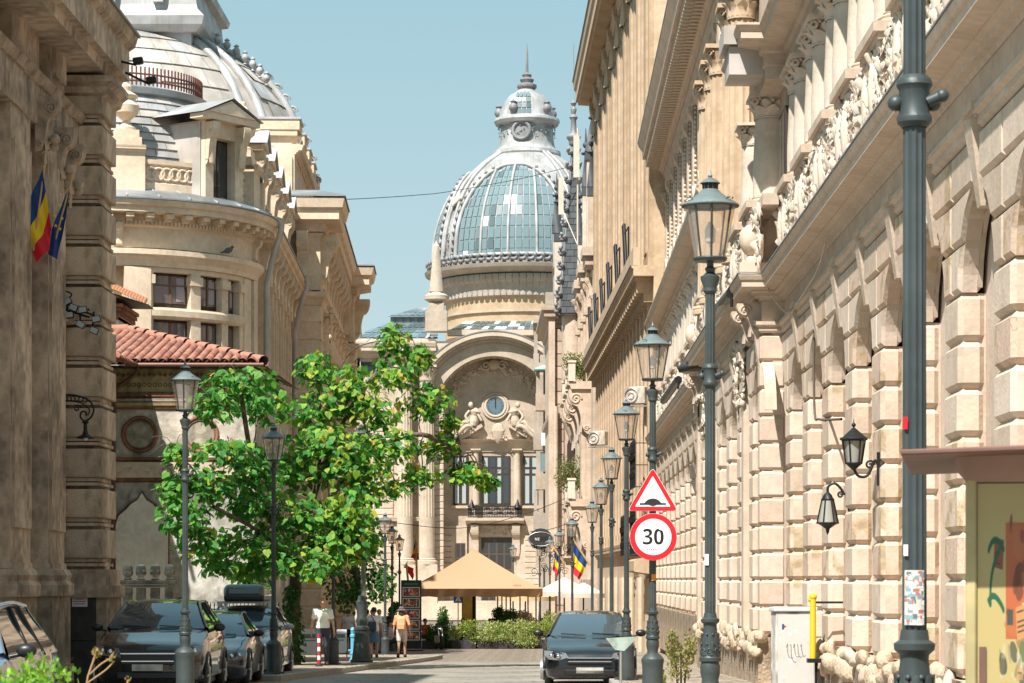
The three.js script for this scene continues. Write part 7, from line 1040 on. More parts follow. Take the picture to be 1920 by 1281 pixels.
  const crown = foliage('crown', t, bigLeaf, leafMat(), list.slice(300), cols), lm = cols.map((c) => leafMat({ color: new THREE.Color().setRGB(...c) }));
  const leaves = new THREE.Group(); leaves.name = 'near_leaf_cluster'; t.add(leaves);
  for (const [x, y, z, s, q, k] of list.slice(0, 300)) { const o = sh(new THREE.Mesh(bigLeaf, lm[k])); o.name = 'leaf'; o.position.set(x, y, z); o.quaternion.copy(q); o.scale.setScalar(s); leaves.add(o); }
  const pods = []; for (let i = 0; i < 130; i++) { const l = list[Math.floor(rnd() * list.length)], a = V3(l[0], l[1] - 0.1, l[2]); pods.push(Tube([a, a.clone().add(V3(rr(-0.03, 0.03), -rr(0.15, 0.35), 0))], 0.006, 2, 4)); }
  part('seed_pod', pods, std(0.28, 0.22, 0.06), t, { stuff: true });
  // ivy on the trunk
  const iv = []; for (let k = 0; k < 7; k++) iv.push(...blob(170, 0.03, 0.25 + k * 0.28, 0.05, 0.42 - k * 0.03, 0.25, 0.36, 0.06, 0.11, () => rnd() < 0.6 ? 0 : 1));
  foliage('ivy', t, bigLeaf, leafMat(), iv, [[0.04, 0.14, 0.03], [0.06, 0.18, 0.035]]);
}
{ // dark tree behind the lamp posts
  const d = 97, base = [XS(672, d), gy(d), -d], t = thing('dark_tree', 'dark shaded tree behind the left lamp posts', 'tree', base);
  part('trunk', [Tube([V3(0, 0, 0), V3(0.1, 1.5, 0), V3(-0.1, 3.2, 0)], 0.14, 12, 8)], std(0.1, 0.08, 0.06, { map: tDirty }), t); part('limb', [Tube([V3(0, 1.6, 0), V3(-0.7, 2.8, 0.1), V3(-1.1, 3.8, 0)], 0.06, 10, 6)], MAT.wood, t);
  seed = 88; const l = []; for (const [x, y, rx, ry] of [[-0.9, 3.4, 0.9, 1.1], [0.3, 3.2, 0.8, 1.2], [0.9, 2.6, 0.6, 0.8], [-0.3, 2.2, 1.0, 0.7], [0.2, 4.4, 0.9, 0.9], [-0.5, 4.8, 0.9, 0.8]]) l.push(...blob(420, x, y, 0, rx, ry, 0.9, 0.09, 0.17, () => Math.floor(rnd() * 3)));
  foliage('crown', t, bigLeaf, leafMat(), l, [[0.045, 0.15, 0.03], [0.06, 0.19, 0.035], [0.09, 0.23, 0.045]]);
}
const bush = (name, label, px, py0, py1, wpx, d, cols, o = {}) => {   // a shrub between two heights, its foot on the ground or in a tub
  const k = F / d, yb = o.tub ? gy(d) - KERB : EY + YS(py0, d), t = thing(name, label, o.cat ?? 'shrub', [XS(px, d), yb, -d], 0, o.group), y0 = EY + YS(py0, d) - yb, h = (py0 - py1) / k, w = wpx / k / 2;
  if (o.tub) part('planter', [T(Cham(w * 1.7, y0 + 0.12, 0.55, 0.02), 0, (y0 + 0.12) / 2, 0)], std(0.035, 0.03, 0.035, { roughness: 0.6 }), t);
  seed = (o.seed ?? 5) + px; const l = [];
  for (let i = 0; i < (o.lumps ?? 5); i++) l.push(...blob(Math.round((o.n ?? 260) * (o.tub ? 1.3 : 1)), rr(-0.75, 0.75) * w, y0 + h * rr(0.08, 0.72), rr(0.05, 0.4), w * rr(0.45, 0.65), h * rr(0.3, 0.45), 0.35, o.s0 ?? 0.05, o.s1 ?? 0.1, () => Math.floor(rnd() * cols.length), 0.2));
  foliage('foliage', t, smallLeaf, leafMat(), l, cols);
  part('stem', Array.from({ length: 3 }, (_, i) => Bar([(i - 1) * w * 0.3, Math.max(0, y0 - 0.1), 0], [(i - 1) * w * 0.5, y0 + h * 0.6, 0], 0.015, 5)), MAT.wood, t);
  return t;
};
{
  const lime = [[0.36, 0.46, 0.12], [0.5, 0.56, 0.2], [0.28, 0.4, 0.08], [0.62, 0.62, 0.32]], mid = [[0.07, 0.2, 0.035], [0.11, 0.26, 0.045], [0.05, 0.15, 0.03]], dk = [[0.045, 0.14, 0.03], [0.065, 0.18, 0.035]], yg = [[0.32, 0.4, 0.07], [0.44, 0.48, 0.1], [0.2, 0.32, 0.05]];
  const g = 'potted shrubs hedging the cafe terrace';
  bush('potted_shrub', 'dark green potted shrub beside the tall menu board', 806, 1206, 1172, 34, 114, mid, { tub: true, group: g });
  bush('potted_shrub', 'tall dark green shrub behind the parked motorbike', 830, 1206, 1140, 42, 115.5, mid, { tub: true, group: g, n: 360 });
  bush('potted_shrub', 'low yellow green shrub right of the motorbike', 872, 1206, 1166, 58, 114.5, yg, { tub: true, group: g, n: 320 });
  bush('potted_shrub', 'pale lime shrub at the middle of the hedge', 922, 1206, 1166, 72, 114.5, lime, { tub: true, group: g, n: 400, lumps: 6 });
  bush('potted_shrub', 'bushy pale lime shrub right of the middle of the hedge', 972, 1206, 1162, 70, 114.6, lime, { tub: true, group: g, n: 400, lumps: 6 });
  bush('potted_shrub', 'yellow green shrub at the right end of the hedge', 1016, 1206, 1164, 52, 115, yg, { tub: true, group: g, n: 340 });
  bush('potted_shrub', 'pale tall shrub touching the black sedan', 1036, 1198, 1136, 32, 116, lime, { tub: true, group: g, n: 300 });
  bush('potted_shrub', 'green shrub second row under the parasol edge', 958, 1168, 1136, 40, 118, mid, { group: g, n: 260, tub: true }); bush('potted_shrub', 'cream flowered shrub second row behind the lime hedge', 985, 1175, 1145, 36, 117, [[0.6, 0.55, 0.4], [0.4, 0.42, 0.18], [0.5, 0.38, 0.36]], { group: g, n: 260, tub: true });
  bush('potted_shrub', 'dark shrub second row behind the parasol post', 930, 1165, 1140, 34, 118.5, dk, { group: g, n: 240, tub: true });
  bush('potted_shrub', 'small green shrub left of the menu board', 738, 1160, 1128, 30, 112, mid, { n: 200, tub: true, group: g });
  const bp = 'plants trailing from the gothic balconies';
  bush('balcony_plant', 'green plants trailing over the upper gothic balcony', 1080, 712, 655, 46, 151, [[0.10, 0.2, 0.04], [0.2, 0.26, 0.07], [0.3, 0.24, 0.1]], { cat: 'plant', n: 340, group: bp, s0: 0.08, s1: 0.15 });
  bush('balcony_plant', 'green plants trailing over the lower gothic balcony', 1083, 920, 858, 74, 150, [[0.10, 0.2, 0.04], [0.2, 0.26, 0.07], [0.3, 0.24, 0.1]], { cat: 'plant', n: 420, group: bp, lumps: 6, s0: 0.08, s1: 0.15 });
  bush('weed_clump', 'dry weeds growing at the foot of the right wall', 1277, 1282, 1178, 46, 40, [[0.2, 0.24, 0.06], [0.32, 0.3, 0.1], [0.4, 0.32, 0.16]], { cat: 'weeds', n: 230, s0: 0.03, s1: 0.07 });
  bush('weed_clump', 'small weeds under the road sign lamp', 1238, 1280, 1240, 26, 42, [[0.2, 0.26, 0.06], [0.3, 0.32, 0.1]], { cat: 'weeds', n: 120, s0: 0.03, s1: 0.06, lumps: 3 });
  bush('foreground_bush', 'bright green leafy bush at the lower left corner', 100, 1330, 1236, 130, 9, [[0.2, 0.42, 0.03], [0.3, 0.5, 0.05], [0.13, 0.32, 0.03]], { n: 60, lumps: 8, s0: 0.018, s1: 0.034 });
  bush('foreground_bush', 'sprig of green leaves at the very corner', 8, 1320, 1262, 50, 9, [[0.2, 0.42, 0.03], [0.3, 0.5, 0.05]], { n: 40, lumps: 4, s0: 0.016, s1: 0.03 });
  const s = thing('dry_stalk', 'dry brown flower stalk before the black car', 'plant', [XS(175, 9), gy(9), -9]), l = (px, py) => U(px, py, 9).sub(s.position), br = std(0.35, 0.22, 0.1);
  part('stem', [Tube([V3(0, 0, 0), l(160, 1290), l(172, 1250), l(181, 1222)], 0.004, 14, 5), Tube([l(168, 1265), l(190, 1245), l(212, 1232)], 0.003, 10, 5), Tube([l(165, 1280), l(200, 1255), l(214, 1240)], 0.003, 10, 5), Tube([V3(0.05, 0, 0), l(232, 1300), l(240, 1276)], 0.004, 10, 5)], br, s);
  seed = 3; const fl = []; for (const [px, py] of [[181, 1222], [176, 1226], [186, 1226], [212, 1233], [206, 1240], [240, 1276], [184, 1232]]) { const p = l(px, py); fl.push(...blob(14, p.x, p.y, p.z, 0.012, 0.012, 0.012, 0.008, 0.015, () => Math.floor(rnd() * 2))); }
  foliage('seed_head', s, smallLeaf, leafMat(), fl, [[0.4, 0.36, 0.08], [0.45, 0.28, 0.14]]);
}
// ---------------------------------------------------------------- people: one continuous body each, clothes and hair as children
function sdfMesh(prims, lo, hi, cell, k = 0.025) {
  const dim = Math.max(hi[0] - lo[0], hi[1] - lo[1], hi[2] - lo[2]), n = Math.min(110, Math.ceil(dim / cell) + 6), mc = new MarchingCubes(n, new THREE.MeshStandardMaterial(), false, false, 60000), S = mc.halfsize, h = dim / 2 * 1.06, c = [0, 1, 2].map((i) => (lo[i] + hi[i]) / 2);
  mc.isolation = 0;
  const P = prims.map(([a, b, r0, r1]) => { const d = [b[0] - a[0], b[1] - a[1], b[2] - a[2]]; return [a, d, d[0] ** 2 + d[1] ** 2 + d[2] ** 2 || 1e-9, r0, r1 ?? r0]; });
  for (let z = 0; z < n; z++) for (let y = 0; y < n; y++) for (let x = 0; x < n; x++) {
    const q = [c[0] + (x - S) / S * h, c[1] + (y - S) / S * h, c[2] + (z - S) / S * h]; let d = 9;
    for (const [a, v, l, r0, r1] of P) { const e = [q[0] - a[0], q[1] - a[1], q[2] - a[2]], t = Math.max(0, Math.min(1, (e[0] * v[0] + e[1] * v[1] + e[2] * v[2]) / l)), s = Math.hypot(e[0] - v[0] * t, e[1] - v[1] * t, e[2] - v[2] * t) - (r0 + (r1 - r0) * t); if (s > d + k) continue; const m = Math.max(0, k - Math.abs(d - s)) / k; d = Math.min(d, s) - m * m * k * 0.25; }
    mc.field[x + y * n + z * n * n] = -d;
  }
  mc.update();
  const g = new THREE.BufferGeometry(); g.setAttribute('position', new THREE.BufferAttribute(mc.positionArray.slice(0, mc.count * 3), 3)); g.scale(h, h, h).translate(...c);
  const w = mergeVertices(g, 0.0005); w.computeVertexNormals(); return w;
}
const hand = (w, e, s) => {                                   // palm and five bent fingers at wrist w, arm coming from e
  const d = V3(...w).sub(V3(...e)).normalize(), p = V3(...w), q = p.clone().addScaledVector(d, 0.08), g = [Bar(p, q, 0.024, 8, 0.03)], side = V3(0, 0, 1);
  for (let i = 0; i < 4; i++) { const a = q.clone().addScaledVector(side, -0.026 + i * 0.0175), l = [0.036, 0.044, 0.042, 0.032][i], b = a.clone().addScaledVector(d, l).add(V3(-s * 0.01, 0, 0)), c = b.clone().addScaledVector(d, l * 0.8).add(V3(-s * 0.025, 0, 0)); g.push(Bar(a, b, 0.0085, 6), Bar(b, c, 0.008, 6, 0.006)); }
  const t0 = p.clone().addScaledVector(d, 0.025).addScaledVector(side, 0.026), t1 = t0.clone().addScaledVector(d, 0.035).addScaledVector(side, 0.022); g.push(Bar(t0, t1, 0.011, 6), Bar(t1, t1.clone().addScaledVector(d, 0.032), 0.0095, 6)); return g;
};
function makePerson(label, pos, turn, o) {
  const t = thing('person', label, 'person', pos, turn, o.group), H = o.h ?? 1.75, k = H / 1.75, f = (a) => a.map((v) => v * k), cell = o.cell ?? 0.019;
  const sit = o.sit, hipY = sit ? 0.5 : 0.92, up = sit ? 0.5 - 0.92 : 0, st = o.step ?? 0.16;
  const J = { hipL: [-0.09, hipY, 0], hipR: [0.09, hipY, 0], chest: [0, 1.3 + up, 0.0], neck: [0, 1.47 + up, 0], head: [0, 1.62 + up, 0.02], shL: [-0.185, 1.4 + up, 0], shR: [0.185, 1.4 + up, 0] };
  Object.assign(J, sit ? { knL: [-0.11, 0.5, 0.42], knR: [0.11, 0.5, 0.42], anL: [-0.11, 0.08, 0.4], anR: [0.11, 0.08, 0.4] } : { knL: [-0.1, 0.5, st * 0.7], knR: [0.1, 0.5, -st * 0.1], anL: [-0.1, 0.085, st], anR: [0.1, 0.1, -st * 1.25] });
  Object.assign(J, o.arms === 'up' ? { elL: [-0.27, 1.14 + up, 0.05], wrL: [-0.12, 1.2 + up, 0.22], elR: [0.27, 1.14 + up, 0.05], wrR: [0.12, 1.18 + up, 0.22] } : { elL: [-0.26, 1.12 + up, -0.05], wrL: [-0.29, 0.87 + up, 0.06], elR: [0.26, 1.12 + up, 0.02], wrR: [0.29, 0.87 + up, 0.0] });
  if (sit) Object.assign(J, { wrL: [-0.18, 0.68, 0.3], wrR: [0.18, 0.68, 0.3] });
  const toe = (a) => [a[0] * 1.1, 0.035, a[2] + 0.14], waist = [0, hipY + 0.16, 0];
  const prims = [[J.hipL, J.knL, 0.085, 0.055], [J.hipR, J.knR, 0.085, 0.055], [J.knL, J.anL, 0.053, 0.036], [J.knR, J.anR, 0.053, 0.036], [J.anL, toe(J.anL), 0.04, 0.03], [J.anR, toe(J.anR), 0.04, 0.03], [[J.anL[0], 0.045, J.anL[2] - 0.04], toe(J.anL), 0.035, 0.03], [[J.anR[0], 0.045, J.anR[2] - 0.04], toe(J.anR), 0.035, 0.03], [[-0.05, hipY + 0.02, 0], [0.05, hipY + 0.02, 0], 0.12], [[-0.04, waist[1], 0], [0.04, waist[1], 0], 0.105], [[-0.07, J.chest[1], 0], [0.07, J.chest[1], 0], 0.115], [waist, J.chest, 0.11, 0.12], [J.shL, J.shR, 0.058], [J.neck, J.head, 0.052, 0.05], [[0, 1.6 + up, 0.025], [0, 1.65 + up, 0.0], 0.08, 0.09], [[0, 1.555 + up, 0.06], [0, 1.6 + up, 0.05], 0.035, 0.05], [[0, 1.6 + up, 0.105], [0, 1.625 + up, 0.09], 0.014, 0.009], [[-0.085, 1.6 + up, 0], [-0.085, 1.63 + up, -0.01], 0.014], [[0.085, 1.6 + up, 0], [0.085, 1.63 + up, -0.01], 0.014], [J.shL, J.elL, 0.05, 0.038], [J.shR, J.elR, 0.05, 0.038], [J.elL, J.wrL, 0.036, 0.025], [J.elR, J.wrR, 0.036, 0.025]].map(([a, b, r0, r1]) => [f(a), f(b), r0 * k, (r1 ?? r0) * k]);
  const skin = std(...(o.skin ?? [0.52, 0.3, 0.21]), { roughness: 0.6 }), lo = f([-0.45, -0.02, -0.4]), hi = f([0.45, 1.78, 0.55]);
  const body = part('body', [sdfMesh(prims, lo, hi, cell), ...(o.small ? [] : [...hand(f(J.wrL), f(J.elL), -1), ...hand(f(J.wrR), f(J.elR), 1)])], skin, t);
  const cloth = (c, r = 0.85) => std(...c, { roughness: r }), grow = (list, e) => list.map(([a, b, r0, r1]) => [f(a), f(b), (r0 + e) * k, ((r1 ?? r0) + e) * k]), mid = (a, b, q) => a.map((v, i) => v + (b[i] - v) * q);
  part('shirt', [sdfMesh(grow([[[-0.05, hipY + 0.06, 0], [0.05, hipY + 0.06, 0], 0.118], [[-0.05, waist[1], 0], [0.05, waist[1], 0], 0.11], [[-0.07, J.chest[1], 0], [0.07, J.chest[1], 0], 0.118], [waist, J.chest, 0.112, 0.122], [J.shL, J.shR, 0.06], [J.shL, mid(J.shL, J.elL, o.sleeve ?? 0.55), 0.054, 0.052], [J.shR, mid(J.shR, J.elR, o.sleeve ?? 0.55), 0.054, 0.052]], 0.014), lo, hi, cell)], cloth(o.top), t);
  if (o.skirt) part('skirt', [T(Lat([[0.12, 0.2], [0.15, 0.12], [0.18, -0.1], [0.2, -0.32]].map(([r, y]) => [r * k, (hipY + y - 0.06) * k]), 20), 0, 0, 0, 0, 0, 0, [1, 1, 0.85])], cloth(o.skirt), t);
  else { const q = o.shorts ? 0.75 : 1, leg = [[[-0.05, hipY + 0.02, 0], [0.05, hipY + 0.02, 0], 0.122], [J.hipL, mid(J.hipL, J.knL, q), 0.088, o.shorts ? 0.075 : 0.06], [J.hipR, mid(J.hipR, J.knR, q), 0.088, o.shorts ? 0.075 : 0.06]]; if (!o.shorts) leg.push([J.knL, mid(J.knL, J.anL, 0.95), 0.058, 0.046], [J.knR, mid(J.knR, J.anR, 0.95), 0.058, 0.046]); part(o.shorts ? 'shorts' : 'trousers', [sdfMesh(grow(leg, 0.012), lo, hi, cell)], cloth(o.legs), t); }
  for (const [a, n] of [[J.anL, 1], [J.anR, 1]]) part('shoe', [sdfMesh(grow([[[a[0], 0.05, a[2] - 0.045], toe(a), 0.038, 0.034], [a, [a[0], 0.05, a[2]], 0.042, 0.04]], 0.01), f([a[0] - 0.12, -0.02, a[2] - 0.14]), f([a[0] + 0.12, 0.2, a[2] + 0.28]), 0.02)], cloth(o.shoe ?? [0.02, 0.02, 0.022], 0.6), t);
  if (o.hair) part('hair', [T(Sph(0.1 * k, 14, 10), 0, (1.665 + up) * k, -0.015 * k, 0, 0, 0, [0.98, 0.98, 1.08]), ...(o.hair.long ? [T(Sph(0.09 * k, 12, 9), 0, (1.57 + up) * k, -0.06 * k, 0, 0, 0, [1, 1.3, 0.6])] : []), ...(o.hair.bun ? [T(Sph(0.05 * k, 10, 8), 0, (1.7 + up) * k, -0.11 * k)] : [])], cloth(o.hair.c, 0.7), t);
  if (o.hat) part('hat', [T(Lat([[0, 0.1], [0.08, 0.09], [0.1, 0.03], [0.105, 0.0], [0.17, -0.03], [0.175, -0.035]].map(([r, y]) => [r * k, y * k]), 18), 0, (1.68 + up) * k, 0)], cloth(o.hat), t);
  if (!o.small) { for (const s of [-1, 1]) part('eye', [T(Sph(0.011 * k, 8, 6), s * 0.032 * k, (1.635 + up) * k, 0.083 * k)], MAT.ink, t); part('mouth', [T(B(-0.022, 0.022, -0.004, 0.004, 0, 0.006), 0, (1.572 + up) * k, 0.098 * k)], cloth([0.35, 0.12, 0.1]), t); }
  return t;
}
{
  const at = (px, d) => [XS(px, d), d > 90 ? ry_(d) : gy(d), -d];
  makePerson('bald man in white T-shirt and dark jeans walking towards the camera', at(605, 67), 0.1, { h: 1.78, top: [0.82, 0.81, 0.79], legs: [0.03, 0.04, 0.055], shoe: [0.03, 0.018, 0.014] });
  const w = makePerson('woman in white T-shirt and blue denim skirt walking away', at(701, 83.6), PI + 0.1, { h: 1.65, cell: 0.022, top: [0.78, 0.76, 0.74], skirt: [0.09, 0.17, 0.28], hair: { c: [0.03, 0.02, 0.016], bun: true } });
  const bag = solo('shoulder_bag', 'slate blue bag slung on the back of the woman in denim skirt', 'bag', [T(new RoundedBoxGeometry(0.27, 0.32, 0.14, 3, 0.05), 0, 0, 0), Tube([[0.1, 0.12, -0.02], [-0.02, 0.32, -0.06], [-0.14, 0.42, -0.12]], 0.014, 10, 5)], std(0.05, 0.075, 0.11), [w.position.x - 0.04, w.position.y + 1.03, w.position.z + 0.2]);
  const b = makePerson('person in orange top, pale shorts and grey hat walking away', at(753, 84.6), PI - 0.05, { h: 1.66, cell: 0.022, top: [0.72, 0.32, 0.17], legs: [0.62, 0.56, 0.5], shorts: true, sleeve: 0.9, hat: [0.13, 0.12, 0.12], hair: { c: [0.06, 0.04, 0.03], long: true } });
  const pk = thing('backpack', 'soft orange backpack worn by the person in grey hat', 'backpack', [b.position.x, b.position.y + 1.12, b.position.z + 0.21]); part('pack', [T(new RoundedBoxGeometry(0.3, 0.46, 0.2, 4, 0.08), 0, 0, 0)], std(0.75, 0.38, 0.2, { roughness: 0.8 }), pk); part('pocket', [T(new RoundedBoxGeometry(0.24, 0.2, 0.1, 3, 0.04), 0, -0.1, 0.1)], std(0.7, 0.33, 0.17, { roughness: 0.8 }), pk); for (const s of [-1, 1]) part('strap', [Tube([[s * 0.1, 0.2, -0.08], [s * 0.12, 0.26, -0.2], [s * 0.12, 0.12, -0.32]], 0.02, 10, 5)], std(0.68, 0.3, 0.15), pk);
  const g = 'distant people by the cafe', far = (t, px, d, turn, o) => makePerson(t, at(px, d), turn, { small: true, cell: 0.04, group: g, ...o });
  far('distant person in pale striped shirt and black trousers', 653, 101, PI, { top: [0.6, 0.62, 0.68], legs: [0.015, 0.015, 0.02], hair: { c: [0.02, 0.015, 0.012] } });
  far('distant person in blue shirt behind the bell foot lamp', 688, 104, PI, { top: [0.09, 0.17, 0.38], legs: [0.04, 0.04, 0.05], hair: { c: [0.04, 0.025, 0.02] } });
  far('distant person in pale green top', 711, 103, 0.3, { top: [0.32, 0.45, 0.38], legs: [0.3, 0.3, 0.34], hair: { c: [0.3, 0.2, 0.12] } });
  far('distant person in lilac top', 698, 112, 0.1, { top: [0.5, 0.46, 0.6], legs: [0.1, 0.1, 0.14], hair: { c: [0.05, 0.03, 0.02] } });
  far('seated person in grey top left of the menu board', 731, 100, PI / 2, { sit: true, top: [0.4, 0.42, 0.46], legs: [0.03, 0.03, 0.035], hair: { c: [0.02, 0.015, 0.012] } });
  far('seated guest in orange right of the menu board', 797, 118, 0.5, { sit: true, top: [0.5, 0.2, 0.07], legs: [0.06, 0.05, 0.05], hair: { c: [0.03, 0.02, 0.015] } });
  far('seated guest in tan behind the parasol post', 868, 120, -0.5, { sit: true, top: [0.42, 0.25, 0.12], legs: [0.05, 0.05, 0.05], hair: { c: [0.05, 0.03, 0.02] } });
  far('seated guest in dark red at the terrace rear', 825, 122, 0.6, { sit: true, top: [0.2, 0.06, 0.05], legs: [0.04, 0.04, 0.04], hair: { c: [0.03, 0.02, 0.02] } });
  far('standing waiter in cream shirt at the right end', 1101, 118, PI / 2, { top: [0.66, 0.55, 0.42], legs: [0.1, 0.08, 0.07], hair: { c: [0.1, 0.06, 0.04] } });
  far('guest in brown at the right end of the terrace', 1018, 121, -0.8, { sit: true, top: [0.35, 0.2, 0.13], legs: [0.05, 0.04, 0.04], hair: { c: [0.03, 0.02, 0.02] } });
}
// ---------------------------------------------------------------- cafe terrace
{
  const d = 118, tan = phy(0.50, 0.30, 0.17, { roughness: 0.85, transmission: 0.18 }), g0 = gy(d) - KERB;
  const p = thing('big_parasol', 'large tan square parasol over the cafe terrace', 'parasol', [XS(889, d), g0, -d], 0.04), ye = EY + YS(1104, 115) - g0, yp = EY + YS(1038, d) - g0, w = 3.05, n = 10;
  for (let s = 0; s < 4; s++) { const g = new THREE.PlaneGeometry(1, 1, 14, 10), q = g.attributes.position; for (let i = 0; i < q.count; i++) { const u = q.getX(i) * 2, v = q.getY(i) + 0.5, r = w * (1 - v) + 0.28 * v; q.setXYZ(i, u * r, ye + (yp - ye) * v - 0.22 * Math.sin(v * PI) * (0.35 + 0.65 * (1 - u * u)) , r); } g.computeVertexNormals(); g.rotateY(s * PI / 2); const c = part('canopy_panel', g, tan, p); const vl = new THREE.PlaneGeometry(1, 1, 24, 1), k = vl.attributes.position; for (let i = 0; i < k.count; i++) { const u = k.getX(i) * 2, lo = k.getY(i) < 0; k.setXYZ(i, u * w, lo ? ye - 0.34 - 0.05 * Math.abs(Math.sin(u * 9)) : ye, w + (lo ? -0.24 + 0.03 * Math.sin(u * 23) : 0)); } vl.computeVertexNormals(); vl.rotateY(s * PI / 2); part('valance', vl, tan, c); part('rib', [Bar([0, yp - 0.25, 0], [w * 0.98, ye - 0.02, w * 0.98], 0.025, 6).rotateY(s * PI / 2), Bar([0, ye - 0.1, 0], [w * 0.55, lerp(ye, yp, 0.35), w * 0.55], 0.02, 6).rotateY(s * PI / 2)], MAT.wood, c); }
  part('vent_cap', [new THREE.ConeGeometry(0.5, 0.3, 4).rotateY(PI / 4).translate(0, yp + 0.08, 0)], tan, p); part('pole', [Cyl(0.09, 0.08, yp, 12)], MAT.iron, p); part('hub', [T(Cham(0.5, 0.22, 0.5, 0.04), 0, ye - 0.12, 0)], MAT.iron, p); part('base', [T(Cham(1, 0.14, 1, 0.03), 0, 0.07, 0)], MAT.iron, p);
  const cv = document.createElement('canvas'); cv.width = 256; cv.height = 48; const c = cv.getContext('2d'); c.fillStyle = '#000'; c.fillRect(0, 0, 256, 48); c.fillStyle = '#fff'; c.font = 'bold 40px sans-serif'; c.textAlign = 'center'; c.textBaseline = 'middle'; c.fillText('URSUS', 128, 26); const tx = new THREE.CanvasTexture(cv);
  part('lettering', [new THREE.PlaneGeometry(0.78, 0.15).rotateX(-1.0).translate(1.9, ye + 0.17, w - 0.26)], std(0.2, 0.12, 0.07, { alphaMap: tx, alphaTest: 0.5, transparent: true, roughness: 0.85 }), p, { uv: false });
  // smaller white parasols beyond
  const gp = 'pale parasols behind the big one', sm_ = (t, px, py, dd, ww, hh, col) => { const o = thing('parasol', t, 'parasol', [XS(px, dd), gy(dd) - KERB, -dd], 0.3, gp), y = EY + YS(py, dd) - o.position.y; part('canopy', [T(new THREE.ConeGeometry(ww, hh, 8, 1, true), 0, y - hh / 2, 0), Cyl(ww, ww * 1.0, 0.22, 8, true).translate(0, y - hh - 0.2, 0)], col, o); part('pole', [Cyl(0.04, 0.04, y, 8)], MAT.iron, o); };
  const off = phy(0.72, 0.62, 0.5, { roughness: 0.9, transmission: 0.2 });
  sm_('white parasol right of the big tan one', 1058, 1082, 128, 1.5, 0.75, off); sm_('cream parasol at the far right of the terrace', 1094, 1092, 124, 1.1, 0.55, off); sm_('pale yellow parasol half hidden under the tan one', 985, 1098, 132, 1.6, 0.6, phy(0.72, 0.55, 0.3, { transmission: 0.2 })); 
  const gu = thing('balcony_parasol', 'green and white parasol on the concrete balcony', 'parasol', U(1021, 700, 184.6).toArray()); part('canopy', [T(new THREE.ConeGeometry(0.8, 0.35, 10, 1, true), 0, 0.45, 0)], std(0.62, 0.74, 0.68), gu); part('fringe', [Cyl(0.8, 0.8, 0.12, 10, true).translate(0, 0.17, 0)], std(0.05, 0.3, 0.2), gu); part('pole', [Cyl(0.03, 0.03, 0.9, 6).translate(0, -0.4, 0)], MAT.iron, gu);
  // tall menu board
  const mb = thing('menu_board', 'tall dark menu stand with five food pictures and green header', 'menu board', [XS(771, 108), ry_(108), -108]), H = EY + YS(1088, 108) - mb.position.y;
  part('frame', [T(Cham(0.86, H - 0.1, 0.12, 0.01), 0, H / 2 + 0.05, 0)], std(0.02, 0.025, 0.028, { roughness: 0.4 }), mb); part('header', [B(-0.3, 0.3, H - 0.2, H - 0.13, 0.06, 0.066)], std(0.02, 0.28, 0.1), mb); part('foot', [B(-0.5, 0.5, 0, 0.05, -0.25, 0.25)], MAT.iron, mb);
  seed = 700; for (let k = 0; k < 5; k++) { const q = document.createElement('canvas'); q.width = 96; q.height = 56; const x = q.getContext('2d'); x.fillStyle = ['#6b2f26', '#3c2420', '#58405c', '#6b4030', '#463048'][k]; x.fillRect(0, 0, 96, 56); for (let i = 0; i < 40; i++) { x.fillStyle = ['#d98f63', '#e9c9a0', '#b5482f', '#7c4630', '#e6d9cc', '#93513a', '#caa07c'][Math.floor(rnd() * 7)]; x.beginPath(); x.ellipse(rr(14, 82), rr(14, 44), rr(3, 15), rr(2, 8), rnd() * 3, 0, 7); x.fill(); } x.strokeStyle = '#eef3f5'; x.lineWidth = 4; x.strokeRect(2, 2, 92, 52); const tt = new THREE.CanvasTexture(q); tt.colorSpace = THREE.SRGBColorSpace; part('food_picture', [new THREE.PlaneGeometry(0.72, 0.4).translate(0, H - 0.5 - k * 0.46, 0.066)], std(1, 1, 1, { map: tt, roughness: 0.4 }), mb, { uv: false }); }
  // text boards on the pavement
  const ab = (t, px, dd, ww, hh, tn) => { const o = thing('text_board', t, 'sign board', [XS(px, dd), dd > 90 ? ry_(dd) : gy(dd), -dd], tn, 'pale boards on the left pavement'); part('panel', [T(Cham(ww, hh, 0.05, 0.01), 0, hh / 2 + 0.14, 0, 0, -0.08)], std(0.82, 0.84, 0.86, { roughness: 0.5 }), o); for (let k = 0; k < 7; k++) part('printed_line', [T(B(-ww * 0.38, ww * (0.2 + 0.18 * hash(k, 1, 2)), 0, k % 3 === 1 ? 0.09 : 0.03, 0.028, 0.03), 0, hh * 0.95 - k * hh * 0.12, 0, 0, -0.08)], std(0.2, 0.23, 0.27), o); part('leg', [Bar([-ww / 2, 0, 0.1], [-ww / 2, 0.3, 0], 0.02)], MAT.iron, o); part('leg', [Bar([ww / 2, 0, 0.1], [ww / 2, 0.3, 0], 0.02)], MAT.iron, o); };
  ab('pale printed board behind the man in white shirt', 580, 79, 0.58, 0.8, 0.1); ab('pale printed board right of the lamp by the man', 636, 85, 0.5, 0.78, 0.1);
  // hydrant, striped bollard, crossing sign
  const hy = thing('hydrant', 'pale blue standpipe hydrant on the left pavement', 'hydrant', [XS(661, 74.5), gy(74.5), -74.5]), bl = std(0.12, 0.42, 0.62, { roughness: 0.4 });
